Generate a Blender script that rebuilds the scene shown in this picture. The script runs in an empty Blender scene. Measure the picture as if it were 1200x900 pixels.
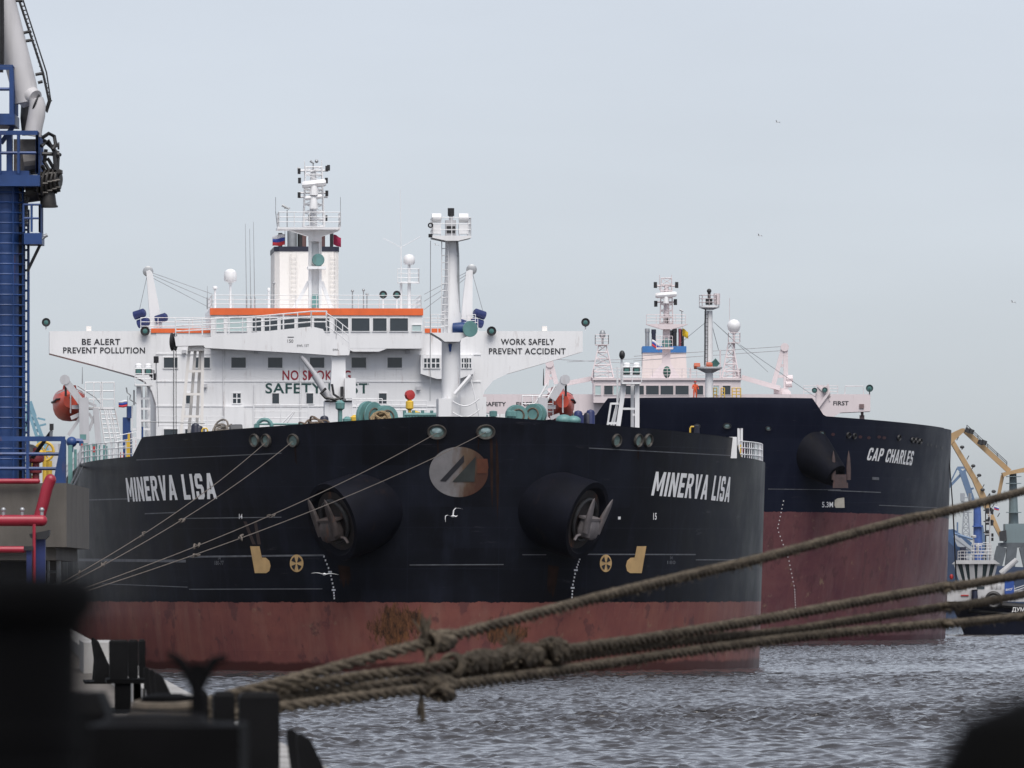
import bpy, bmesh, math, random
import numpy as np
from mathutils import Vector, Matrix, Quaternion
random.seed(7); np.random.seed(7)
SC = bpy.context.scene
COL = SC.collection
rad = math.radians
pi = math.pi
# ------------------------------------------------------------------ camera, sky, sun, exposure
F = 10343.0          # focal length in photo pixels (1200 wide)
HZ = 695.0           # horizon row in the photo
EYE = 4.5
cam = bpy.data.cameras.new('camera'); cam_o = bpy.data.objects.new('camera', cam); COL.objects.link(cam_o)
cam_o.location = (0, 0, EYE); cam_o.rotation_euler = (rad(90), 0, 0)
cam.sensor_width = 36; cam.lens = 36*F/1200; cam.shift_y = (HZ-450)/1200
cam.clip_start = 0.5; cam.clip_end = 60000
cam.dof.use_dof = True; cam.dof.focus_distance = 560; cam.dof.aperture_fstop = 16.0
SC.camera = cam_o
SUN_EL, SUN_AZ = 58, 168      # azimuth measured clockwise from +Y (the viewing direction)
wd = bpy.data.worlds.new('World'); SC.world = wd; wd.use_nodes = True
nt = wd.node_tree; nt.nodes.clear()
SKY_LOW, SKY_HIGH = 0.86, 3.2
sky = nt.nodes.new('ShaderNodeTexSky'); sky.sky_type = 'NISHITA'; sky.sun_disc = False
sky.sun_elevation = rad(SUN_EL); sky.sun_rotation = rad(SUN_AZ)
sky.altitude = 0; sky.air_density = 0.5; sky.dust_density = 0.65; sky.ozone_density = 3.0
hs = nt.nodes.new('ShaderNodeHueSaturation'); hs.inputs['Saturation'].default_value = 0.33
hs.inputs['Value'].default_value = 1.0
bg = nt.nodes.new('ShaderNodeBackground'); bg.inputs['Strength'].default_value = 0.10
out = nt.nodes.new('ShaderNodeOutputWorld')
# thin high overcast: brighter towards the zenith, very faint cloud streaks
tcw = nt.nodes.new('ShaderNodeTexCoord'); sepw = nt.nodes.new('ShaderNodeSeparateXYZ'); nt.links.new(tcw.outputs['Generated'], sepw.inputs[0])
mz = nt.nodes.new('ShaderNodeMapRange'); nt.links.new(sepw.outputs[2], mz.inputs[0]); mz.inputs[1].default_value = 0.0; mz.inputs[2].default_value = 0.9; mz.inputs[3].default_value = SKY_LOW; mz.inputs[4].default_value = SKY_HIGH
mpw = nt.nodes.new('ShaderNodeMapping'); nt.links.new(tcw.outputs['Generated'], mpw.inputs[0]); mpw.inputs['Scale'].default_value = (14, 14, 60)
nzw = nt.nodes.new('ShaderNodeTexNoise'); nt.links.new(mpw.outputs[0], nzw.inputs['Vector']); nzw.inputs['Scale'].default_value = 1.0; nzw.inputs['Detail'].default_value = 5
mcl = nt.nodes.new('ShaderNodeMapRange'); nt.links.new(nzw.outputs['Fac'], mcl.inputs[0]); mcl.inputs[1].default_value = .3; mcl.inputs[2].default_value = .7; mcl.inputs[3].default_value = .97; mcl.inputs[4].default_value = 1.03
mul = nt.nodes.new('ShaderNodeMath'); mul.operation = 'MULTIPLY'; nt.links.new(mz.outputs[0], mul.inputs[0]); nt.links.new(mcl.outputs[0], mul.inputs[1])
vm = nt.nodes.new('ShaderNodeVectorMath'); vm.operation = 'SCALE'; nt.links.new(hs.outputs[0], vm.inputs[0]); nt.links.new(mul.outputs[0], vm.inputs['Scale'])
nt.links.new(sky.outputs[0], hs.inputs['Color']); nt.links.new(vm.outputs[0], bg.inputs['Color'])
nt.links.new(bg.outputs[0], out.inputs['Surface'])
sl = bpy.data.lights.new('sun', 'SUN'); sl.energy = 2.65; sl.angle = rad(40); sl.color = (1, .95, .88)
sun = bpy.data.objects.new('sun', sl); COL.objects.link(sun)
sdir = Vector((math.sin(rad(SUN_AZ))*math.cos(rad(SUN_EL)), math.cos(rad(SUN_AZ))*math.cos(rad(SUN_EL)), math.sin(rad(SUN_EL))))
sun.rotation_euler = sdir.to_track_quat('Z', 'Y').to_euler(); sun.location = sdir*100
SC.view_settings.view_transform = 'Standard'; SC.view_settings.look = 'None'
SC.view_settings.gamma = 1; SC.view_settings.use_curve_mapping = False
SC.view_settings.exposure = 0.23
SC.cycles.max_bounces = 6

# ------------------------------------------------------------------ helpers
def W(px, py, D):
    "world point seen at a photo pixel, at distance D along the view axis"
    return Vector(((px-600)/F*D, D, EYE-(py-HZ)/F*D))
def V(*a): return Vector(a)

class MB:
    "collects vertices and faces, then links them as one mesh object"
    def __init__(s): s.v = []; s.f = []
    def add(s, vs, fs):
        o = len(s.v); s.v += [tuple(p) for p in vs]; s.f += [tuple(i+o for i in f) for f in fs]; return s
    def box(s, x0, x1, y0, y1, z0, z1):
        vs = [(x, y, z) for z in (z0, z1) for y in (y0, y1) for x in (x0, x1)]
        return s.add(vs, [(0,2,3,1), (4,5,7,6), (0,1,5,4), (2,6,7,3), (0,4,6,2), (1,3,7,5)])
    def obox(s, c, ax, ay, az):
        "oriented box: centre and three half-axis vectors"
        c, ax, ay, az = map(Vector, (c, ax, ay, az))
        vs = [c+ax*i+ay*j+az*k for k in (-1, 1) for j in (-1, 1) for i in (-1, 1)]
        return s.add(vs, [(0,2,3,1), (4,5,7,6), (0,1,5,4), (2,6,7,3), (0,4,6,2), (1,3,7,5)])
    def beam(s, p, q, w, h, up=(0,0,1)):
        p, q = Vector(p), Vector(q); d = (q-p); L = d.length
        if L < 1e-6: return s
        d /= L; up = Vector(up)
        if abs(d.dot(up)) > .98: up = Vector((0,1,0))
        x = d.cross(up).normalized(); y = x.cross(d)
        return s.obox((p+q)/2, x*w/2, d*L/2, y*h/2)
    def tube(s, p, q, r, r2=None, n=8, cap=True):
        r2 = r if r2 is None else r2
        p, q = Vector(p), Vector(q); d = q-p
        if d.length < 1e-6: return s
        d.normalize(); a = Vector((0,0,1)) if abs(d.z) < .9 else Vector((1,0,0))
        x = d.cross(a).normalized(); y = d.cross(x)
        vs = []
        for c, rr in ((p, r), (q, r2)):
            for i in range(n):
                t = 2*pi*i/n; vs.append(c+(x*math.cos(t)+y*math.sin(t))*rr)
        fs = [(i, (i+1) % n, n+(i+1) % n, n+i) for i in range(n)]
        if cap: fs += [tuple(range(n-1, -1, -1)), tuple(range(n, 2*n))]
        return s.add(vs, fs)
    def path(s, pts, r, n=8, closed=False):
        pts = [Vector(p) for p in pts]; N = len(pts)
        rs = r if isinstance(r, (list, tuple)) else [r]*N
        rings = []; prev = None
        for i in range(N):
            if closed: d = pts[(i+1) % N]-pts[i-1]
            else: d = pts[min(i+1, N-1)]-pts[max(i-1, 0)]
            d.normalize()
            if prev is None:
                a = Vector((0,0,1)) if abs(d.z) < .9 else Vector((1,0,0)); x = d.cross(a).normalized()
            else: x = (prev-d*prev.dot(d)).normalized()
            prev = x; y = d.cross(x)
            rings.append([pts[i]+(x*math.cos(2*pi*k/n)+y*math.sin(2*pi*k/n))*rs[i] for k in range(n)])
        return s.loft(rings, closed=closed)
    def loft(s, rings, closed=False, cap=True):
        n = len(rings[0]); vs = [p for r in rings for p in r]; fs = []
        R = len(rings)
        for j in range(R if closed else R-1):
            a = j*n; b = ((j+1) % R)*n
            for i in range(n): fs.append((a+i, a+(i+1) % n, b+(i+1) % n, b+i))
        if cap and not closed: fs += [tuple(range(n-1, -1, -1)), tuple(range((R-1)*n, R*n))]
        return s.add(vs, fs)
    def lathe(s, prof, c=(0,0,0), axis=(0,0,1), n=20):
        "prof: list of (radius, height) along axis"
        c = Vector(c); d = Vector(axis).normalized()
        a = Vector((0,0,1)) if abs(d.z) < .9 else Vector((1,0,0))
        x = d.cross(a).normalized(); y = d.cross(x)
        rings = [[c+d*h+(x*math.cos(2*pi*k/n)+y*math.sin(2*pi*k/n))*max(r, 1e-4) for k in range(n)] for r, h in prof]
        return s.loft(rings)
    def ball(s, c, rx, ry=None, rz=None, n=14, m=9):
        ry = rx if ry is None else ry; rz = rx if rz is None else rz; c = Vector(c)
        rings = []
        for j in range(m+1):
            t = -pi/2+pi*j/m; k = max(math.cos(t), 1e-3)
            rings.append([c+Vector((rx*k*math.cos(2*pi*i/n), ry*k*math.sin(2*pi*i/n), rz*math.sin(t))) for i in range(n)])
        return s.loft(rings)
    def prism(s, poly, fn0, fn1):
        "extrude a 2D polygon: fn0/fn1 map (a,b) to the two end faces"
        n = len(poly); vs = [fn0(*p) for p in poly]+[fn1(*p) for p in poly]
        fs = [tuple(range(n-1, -1, -1)), tuple(range(n, 2*n))]+[(i, (i+1) % n, n+(i+1) % n, n+i) for i in range(n)]
        return s.add(vs, fs)
    def xz(s, poly, y0, y1):
        return s.prism(poly, lambda a, b: (a, y0, b), lambda a, b: (a, y1, b))
    def disc(s, c, axis, r, t=.02, n=20): return s.lathe([(0, 0), (r, 0), (r, t), (0, t)], c, axis, n)
    def torus(s, c, axis, R, r, n=24, m=8, sx=1, sy=1, xdir=None):
        c = Vector(c); d = Vector(axis).normalized()
        a = Vector(xdir) if xdir is not None else (Vector((0,0,1)) if abs(d.z) < .9 else Vector((1,0,0)))
        y = d.cross(a).normalized(); x = y.cross(d)
        pts = [c+x*math.cos(2*pi*i/n)*R*sx+y*math.sin(2*pi*i/n)*R*sy for i in range(n)]
        return s.path(pts, r, m, closed=True)
    def rail(s, pts, h=1.05, gap=1.5, r=.03, bars=3):
        pts = [Vector(p) for p in pts]
        for a, b in zip(pts[:-1], pts[1:]):
            L = (b-a).length; k = max(1, round(L/gap))
            for i in range(k+1):
                p = a.lerp(b, i/k); s.tube(p, p+Vector((0,0,h)), r, n=5)
            for j in range(1, bars+1):
                z = Vector((0,0,h*j/bars)); s.tube(a+z, b+z, r*.9, n=5)
        return s
    def ladder(s, p, q, w=.5, side=(1,0,0), r=.03, step=.35):
        p, q = Vector(p), Vector(q); sd = Vector(side).normalized()*w/2
        s.tube(p-sd, q-sd, r, n=5); s.tube(p+sd, q+sd, r, n=5)
        k = max(2, int((q-p).length/step))
        for i in range(1, k): c = p.lerp(q, i/k); s.tube(c-sd, c+sd, r*.8, n=4)
        return s
    def build(s, name, mat, parent=None, smooth=True, ang=35):
        me = bpy.data.meshes.new(name); me.from_pydata(s.v, [], s.f); me.update()
        bm = bmesh.new(); bm.from_mesh(me); bmesh.ops.recalc_face_normals(bm, faces=bm.faces); bm.to_mesh(me); bm.free()
        me.materials.append(mat)
        if smooth:
            me.shade_smooth(); me.set_sharp_from_angle(angle=rad(ang))
        o = bpy.data.objects.new(name, me); COL.objects.link(o)
        if parent: o.parent = parent
        return o

def tag(o, label=None, cat=None, group=None, kind=None):
    if label: o['label'] = label
    if cat: o['category'] = cat
    if group: o['group'] = group
    if kind: o['kind'] = kind
    return o
def empty(name, loc=(0,0,0), rz=0, **k):
    o = bpy.data.objects.new(name, None); COL.objects.link(o); o.location = loc; o.rotation_euler.z = rz
    o.empty_display_size = .5
    return tag(o, **k)
KIDS = {}
def copy_tree(o, parent=None):
    c = o.copy(); COL.objects.link(c)
    if parent: c.parent = parent
    for ch in list(o.children): copy_tree(ch, c)
    return c

def text_geo(txt, bold=0.0, cw=1.0, shear=0.0, space=1.0):
    "outline letters as flat geometry; cap height 1, starts at x=0; returns verts, faces, width"
    cu = bpy.data.curves.new('lettering', 'FONT'); cu.body = txt; cu.size = 1; cu.offset = bold; cu.resolution_u = 4
    cu.space_character = space
    ob = bpy.data.objects.new('lettering', cu); COL.objects.link(ob)
    dg = bpy.context.evaluated_depsgraph_get(); dg.update()
    me = ob.evaluated_get(dg).to_mesh()
    vs = [v.co.copy() for v in me.vertices]; fs = [tuple(p.vertices) for p in me.polygons]
    ob.evaluated_get(dg).to_mesh_clear()
    bpy.data.objects.remove(ob); bpy.data.curves.remove(cu)
    x0 = min(v.x for v in vs); y0 = min(v.y for v in vs); y1 = max(v.y for v in vs); k = 1/(y1-y0)
    vs = [((v.x-x0)*k*cw+shear*(v.y-y0)*k, (v.y-y0)*k) for v in vs]
    return vs, fs, max(v[0] for v in vs)
def text_flat(mb, txt, p0, xd, zd, height, width=None, **k):
    vs, fs, w = text_geo(txt, **k)
    sx = (width/w) if width else height
    p0, xd, zd = Vector(p0), Vector(xd), Vector(zd)
    return mb.add([p0+xd*(a*sx)+zd*(b*height) for a, b in vs], fs)

# ------------------------------------------------------------------ materials
class NT:
    def __init__(s, name):
        s.m = bpy.data.materials.new(name); s.m.use_nodes = True; s.t = s.m.node_tree
        s.b = s.t.nodes['Principled BSDF']
        s.tc = s.t.nodes.new('ShaderNodeTexCoord')
    def n(s, typ, props=None, **ins):
        nd = s.t.nodes.new('ShaderNode'+typ)
        for k, v in (props or {}).items(): setattr(nd, k, v)
        for k, v in ins.items():
            key = int(k[1:]) if k[0] == '_' and k[1:].isdigit() else k.replace('_', ' ')
            s.set(nd.inputs[key], v)
        return nd
    def set(s, sock, v):
        if isinstance(v, bpy.types.Node): s.t.links.new(v.outputs[0], sock)
        elif isinstance(v, bpy.types.NodeSocket): s.t.links.new(v, sock)
        else: sock.default_value = v
    def noise(s, vec, scale, detail=4, rough=.55, stretch=None, loc=(0,0,0)):
        if stretch or loc != (0,0,0):
            mp = s.n('Mapping', Vector=vec, Scale=stretch or (1,1,1), Location=loc); vec = mp.outputs[0]
        nd = s.n('TexNoise', Vector=vec, Scale=scale, Detail=detail, Roughness=rough)
        return nd.outputs['Fac']
    def ramp(s, fac, lo, hi):
        return s.n('MapRange', _0=fac, _1=lo, _2=hi, _3=0.0, _4=1.0).outputs[0]
    def math(s, op, a, b=0.0, clamp=False):
        nd = s.n('Math', {'operation': op, 'use_clamp': clamp}, _0=a, _1=b); return nd.outputs[0]
    def mix(s, fac, a, b):
        nd = s.t.nodes.new('ShaderNodeMix'); nd.data_type = 'RGBA'
        s.set(nd.inputs[0], fac); s.set(nd.inputs[6], a if not isinstance(a, tuple) else (*a[:3], 1)); s.set(nd.inputs[7], b if not isinstance(b, tuple) else (*b[:3], 1))
        return nd.outputs[2]
    def bump(s, h, strength=.3, dist=.05):
        nd = s.n('Bump', Height=h, Strength=strength, Distance=dist); s.t.links.new(nd.outputs[0], s.b.inputs['Normal'])
    def out(s, col, rough=.5, metal=0.0, spec=None):
        s.set(s.b.inputs['Base Color'], col if not isinstance(col, tuple) else (*col[:3], 1))
        s.set(s.b.inputs['Roughness'], rough); s.set(s.b.inputs['Metallic'], metal)
        if spec is not None: s.b.inputs['Specular IOR Level'].default_value = spec
        return s.m
def paint(name, col, rough=.5, var=.18, scale=.8, rust=0.0, dirt=0.25, metal=0.0, bump=0.0, spec=None, rustcol=(.16,.06,.025)):
    "painted or bare surface with uneven tone, vertical grime streaks and rust"
    t = NT(name); P = t.tc.outputs['Object']
    a = t.noise(P, scale, 5); c1 = tuple(c*(1-var) for c in col); c2 = tuple(min(1, c*(1+var)) for c in col)
    c = t.mix(t.ramp(a, .3, .7), c1, c2)
    st = t.noise(P, 1.0, 5, .6, stretch=(2.2, 2.2, .22))
    c = t.mix(t.math('MULTIPLY', t.ramp(st, .5, .8), dirt), c, tuple(x*.45 for x in col))
    if rust:
        r = t.noise(P, 1.0, 6, .65, stretch=(1.8, 1.8, .35), loc=(7, 3, 1))
        c = t.mix(t.math('MULTIPLY', t.ramp(r, .66-.12*rust, .74), min(1, rust)), c, rustcol)
    if bump: t.bump(t.noise(P, scale*12, 3), bump, .02)
    return t.out(c, rough, metal, spec)
def plain(name, col, rough=.5, metal=0.0): return NT(name).out(col, rough, metal)

WHITE = paint('white_ship_paint', (.72,.72,.73), .45, .05, .12, rust=.5, dirt=.22)
WHITE2 = paint('warm_white_ship_paint', (.62,.55,.56), .45, .05, .12, rust=.3, dirt=.14)
CREAM = paint('cream_funnel_paint', (.72,.69,.66), .5, .04, .2, rust=.35, dirt=.2)
NAVY = paint('navy_paint', (.012,.014,.03), .45)
BLACK = paint('black_paint', (.012,.012,.014), .5)
ORANGE = paint('orange_trim_paint', (.72,.13,.03), .5, .1)
BOATORANGE = paint('lifeboat_orange_fibreglass', (.62,.078,.038), .35, .14, .5, dirt=.4)
TEAL = paint('teal_machinery_paint', (.11,.235,.23), .5, .2, 1.5, rust=.5)
GLASS = NT('window_glass').out((.03,.04,.05), .08)
GLASSL = NT('pale_greenish_glass').out((.42,.52,.52), .2)  # paler greenish colour for some panes
GLASSG = NT('green_lamp_glass').out((.06,.16,.15), .15)
STEEL = paint('galvanised_steel', (.35,.36,.37), .45, .15, 2, metal=.6)
DARKSTEEL = paint('dark_greasy_steel', (.03,.03,.032), .5, .3, 3, metal=.3)
ROYAL = paint('royal_blue_paint', (.012,.044,.155), .45, .3, .9, rust=.45, dirt=.45)
BLUECAP = paint('funnel_blue_band', (.03,.14,.36), .5, .1)
YELLOW = paint('yellow_paint', (.65,.42,.05), .5, .15)
REDPIPE = paint('red_pipe_paint', (.27,.013,.03), .38, .15, 1.5, dirt=.4)
RED = paint('red_paint', (.4,.03,.03), .5)
GREYP = paint('light_grey_crane_paint', (.46,.46,.48), .5, .1, .3, rust=.2, dirt=.3)
DKBLUE = paint('dark_blue_paint', (.01,.02,.10), .5)
BRONZE = paint('beige_marking_paint', (.50,.33,.15), .6, .15, 1.2, rust=.4)
LETTER = paint('white_lettering_paint', (.74,.74,.75), .55, .08, 1.5, dirt=.25)
LETBLK = plain('black_lettering_paint', (.015,.015,.02), .5)
LETGRN = plain('dark_green_lettering_paint', (.008,.05,.045), .5)
LETRED = plain('dark_red_lettering_paint', (.27,.008,.022), .5)
PALELINE = paint('faded_pale_line_paint', (.11,.115,.13), .6, .3, 2)
CONC = None
def make_concrete(name, col, rough=.85):
    t = NT(name); P = t.tc.outputs['Object']
    c = t.mix(t.ramp(t.noise(P, .8, 6), .3, .7), tuple(x*.72 for x in col), col)
    c = t.mix(t.math('MULTIPLY', t.ramp(t.noise(P, 1, 6, .6, stretch=(2, 2, .25)), .48, .75), .6), c, tuple(x*.4 for x in col))
    c = t.mix(t.math('MULTIPLY', t.ramp(t.noise(P, 40, 3), .55, .7), .35), c, tuple(x*1.25 for x in col))
    t.bump(t.noise(P, 25, 5), .5, .01)
    return t.out(c, rough)
CONC = make_concrete('weathered_concrete', (.115,.104,.092))
CONCL = make_concrete('pale_kerb_concrete', (.36,.35,.34))
def make_hull(name, topcol, redcol, z0, slope, patches=(), fade=(.03,.035,.05), wet=(.06,.022,.02), fadeamt=.45):
    t = NT(name); P = t.tc.outputs['Object']
    sx = t.n('SeparateXYZ', _0=P); X, Y, Z = sx.outputs
    # plating: faint lighter welds and uneven plates
    zz = t.math('FRACT', t.math('MULTIPLY', Z, 1/2.35)); seam = t.math('LESS_THAN', t.math('ABSOLUTE', t.math('SUBTRACT', zz, .5)), .012)
    n1 = t.noise(P, .22, 6, .62); st = t.noise(P, 1, 6, .62, stretch=(1.1, 1.1, .12)); st2 = t.noise(P, 1, 5, .6, stretch=(3.5, 3.5, .35), loc=(4,2,9))
    top = t.mix(t.math('MULTIPLY', t.ramp(n1, .42, .75), fadeamt), topcol, fade)
    top = t.mix(t.math('MULTIPLY', t.ramp(st, .52, .8), fadeamt*.9), top, tuple(x*1.25 for x in fade))
    top = t.mix(t.math('MULTIPLY', seam, .25), top, fade)
    sc = t.noise(P, 1, 6, .7, stretch=(.35, .35, 2.2), loc=(1,8,3))
    top = t.mix(t.math('MULTIPLY', t.ramp(sc, .64, .72), .35), top, (.075,.075,.085))
    wn = t.n('TexWhiteNoise', Vector=t.n('CombineXYZ', _0=t.math('FLOOR', t.math('MULTIPLY', X, 1/5.2)), _1=t.math('FLOOR', t.math('MULTIPLY', Z, 1/2.35)), _2=1.0).outputs[0])
    top = t.mix(t.math('MULTIPLY', wn.outputs['Value'], .30), top, fade)
    vs_ = t.math('LESS_THAN', t.math('ABSOLUTE', t.math('SUBTRACT', t.math('FRACT', t.math('MULTIPLY', X, 1/5.2)), .5)), .006); top = t.mix(t.math('MULTIPLY', vs_, .3), top, fade)
    # anti-fouling red with purple wear, scrapes and a weedy wet band
    rd = t.mix(t.ramp(t.noise(P, .35, 6, .65), .4, .75), redcol, tuple(x*y for x, y in zip(redcol, (.66,.62,.78))))
    rd = t.mix(t.math('MULTIPLY', t.ramp(st2, .55, .75), .4), rd, (.07,.032,.036))
    rd = t.mix(t.math('MULTIPLY', t.ramp(st, .5, .72), .5), rd, (redcol[0]*1.15, redcol[1]*1.6, redcol[2]*1.5))
    blk = t.noise(P, 1, 5, .6, stretch=(.8, .8, .6), loc=(3, 9, 2))
    rd = t.mix(t.math('MULTIPLY', t.ramp(blk, .58, .64), .6), rd, (.075,.036,.040))
    rd = t.mix(t.math('MULTIPLY', t.ramp(t.noise(P, 1, 6, .7, stretch=(1.2, 1.2, 1.0), loc=(5, 1, 6)), .61, .70), .6), rd, (.22,.16,.105))
    for (px, py, pz, r, rz) in patches:      # rusted scrape patches with a fixed place
        d = t.n('VectorMath', {'operation': 'LENGTH'}, _0=t.n('VectorMath', {'operation': 'MULTIPLY'}, _0=t.n('VectorMath', {'operation': 'SUBTRACT'}, _0=P, _1=(px, py, pz)).outputs[0], _1=(1/r, 1/r, 1/rz)).outputs[0]).outputs['Value']
        nz = t.noise(P, 1.5, 8, .72, stretch=(1.5, 1.5, .55))
        msk = t.ramp(t.math('ADD', t.math('SUBTRACT', 1.0, d), t.math('MULTIPLY', t.math('SUBTRACT', nz, .5), 2.2)), .25, .5)
        n3 = t.noise(P, 1, 7, .75, stretch=(4.5, 4.5, 1.4))
        rc = t.mix(t.ramp(n3, .36, .66), (.022,.015,.014), (.17,.075,.034))
        rd = t.mix(msk, rd, rc)
    wob = t.math('MULTIPLY', t.math('SUBTRACT', t.noise(P, .9, 5), .5), .5)
    w = t.ramp(t.math('ADD', Z, wob), .65, .45)
    rd = t.mix(w, rd, wet)
    lim = t.math('SUBTRACT', z0, t.math('MULTIPLY', Y, slope))
    edge = t.math('ADD', Z, t.math('ADD', t.math('MULTIPLY', t.math('SUBTRACT', t.noise(P, 1.3, 5, .65), .5), .28), t.math('MULTIPLY', t.math('SUBTRACT', t.noise(P, 1, 4, .7, stretch=(5, 5, .6)), .5), .18)))
    isred = t.math('LESS_THAN', edge, lim)
    col = t.mix(isred, top, rd)
    t.set(t.b.inputs['Roughness'], t.n('MapRange', _0=n1, _1=.3, _2=.7, _3=.36, _4=.54).outputs[0])
    plate = t.noise(P, .55, 3, .5); oil = t.math('MULTIPLY', t.math('SINE', t.math('MULTIPLY', Z, 6.5)), t.noise(P, .5, 3, .6, stretch=(1, 1, .4), loc=(2,2,2))); oil2 = t.math('MULTIPLY', t.math('SINE', t.math('MULTIPLY', Y, 3.4)), .35)
    t.bump(t.math('ADD', t.math('ADD', plate, t.math('MULTIPLY', seam, .15)), t.math('MULTIPLY', t.math('ADD', oil, oil2), .16)), .3, .06)
    t.set(t.b.inputs['Base Color'], col); t.b.inputs['Specular IOR Level'].default_value = .13
    return t.m
# ------------------------------------------------------------------ water
def sea_tile(N, T, wv, rms, wdir, seed, spread, chop):
    rng = np.random.default_rng(seed)
    k1 = np.fft.fftfreq(N, T/N)*2*pi; kx, ky = np.meshgrid(k1, k1, indexing='ij'); k = np.hypot(kx, ky); k[0,0] = 1
    L = wv*wv/9.81; wa = rad(wdir); cs = (kx*math.cos(wa)+ky*math.sin(wa))/k
    ph = np.exp(-1/(k*L)**2)/k**4*(spread+cs**2)*np.exp(-(k*T/N*.55)**2); ph[0,0] = 0
    h = (rng.normal(size=(N,N))+1j*rng.normal(size=(N,N)))*np.sqrt(ph)
    hh = np.fft.ifft2(h).real; sc = rms/hh.std(); h *= sc
    return T, N, hh*sc, np.fft.ifft2(1j*kx/k*h).real*chop, np.fft.ifft2(1j*ky/k*h).real*chop
def build_water():
    tiles = [sea_tile(512, 61.0, 1.55, .047, 65, 3, 1.1, 1.6), sea_tile(512, 97.0, 2.7, .026, 40, 5, .8, 1.0)]
    def grow(a, b, n): return a+(b-a)*(np.linspace(0, 1, n+1)[1:]**3)
    xs = np.concatenate([np.arange(-32, -13, .5), np.arange(-13, 32, .12), np.arange(32, 60.01, .26)])
    ys = np.concatenate([np.arange(212, 500, .14), np.arange(500, 960, .34)])
    xs = np.concatenate([grow(-32, -9000, 30)[::-1], xs, grow(60, 9000, 30)])
    ys = np.concatenate([grow(212, -400, 16)[::-1], ys, grow(960, 9000, 40)])
    X, Y = np.meshgrid(xs, ys, indexing='ij')
    def smp(A, N, T, rot):
        c, s_ = math.cos(rot), math.sin(rot); xx, yy = X*c-Y*s_, X*s_+Y*c
        u = (xx/T*N) % N; v = (yy/T*N) % N
        i = np.floor(u).astype(int) % N; j = np.floor(v).astype(int) % N; fu = u-np.floor(u); fv = v-np.floor(v); i1 = (i+1) % N; j1 = (j+1) % N
        return A[i,j]*(1-fu)*(1-fv)+A[i1,j]*fu*(1-fv)+A[i,j1]*(1-fu)*fv+A[i1,j1]*fu*fv
    fade = np.clip((X+32)/6, 0, 1)*np.clip((60-X)/6, 0, 1)*np.clip((Y-212)/4, 0, 1)*np.clip((1000-Y)/80, 0, 1)
    gust = .85+.3*np.sin(X*.05+Y*.013)*np.sin(Y*.031+1+X*.02)+.15*np.sin(X*.21-Y*.06)     # broad patches of stronger chop
    Z = 0*X; X2 = X.copy(); Y2 = Y.copy()
    for (T, N, hh, dx, dy), rot, g in zip(tiles, (0.0, .35), (gust, 1.0)):
        c, s_ = math.cos(rot), math.sin(rot); f = fade*g
        Z += smp(hh, N, T, rot)*f; a, b = smp(dx, N, T, rot)*f, smp(dy, N, T, rot)*f; X2 += a*c+b*s_; Y2 += -a*s_+b*c
    nx, ny = X.shape; co = np.stack([X2, Y2, Z], -1).reshape(-1, 3).astype(np.float32)
    idx = np.arange(nx*ny).reshape(nx, ny)
    q = np.stack([idx[:-1,:-1], idx[1:,:-1], idx[1:,1:], idx[:-1,1:]], -1).reshape(-1, 4).astype(np.int32)
    me = bpy.data.meshes.new('water'); me.vertices.add(len(co)); me.vertices.foreach_set('co', co.ravel())
    me.loops.add(q.size); me.loops.foreach_set('vertex_index', q.ravel()); me.polygons.add(len(q))
    me.polygons.foreach_set('loop_start', np.arange(0, q.size, 4, dtype=np.int32)); me.update(calc_edges=True); me.shade_smooth()
    t = NT('harbour_water'); P = t.tc.outputs['Object']
    n = t.math('ADD', t.noise(P, 1, 4, .6, stretch=(4, 4, 1)), t.math('MULTIPLY', t.noise(P, 1, 3, .6, stretch=(12, 12, 1), loc=(3,3,3)), .4))
    t.bump(n, .35, .03)
    t.out((.034,.032,.033), .06); t.b.inputs['IOR'].default_value = 1.333
    me.materials.append(t.m)
    o = bpy.data.objects.new('water', me); COL.objects.link(o); tag(o, kind='structure')
build_water()

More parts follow.
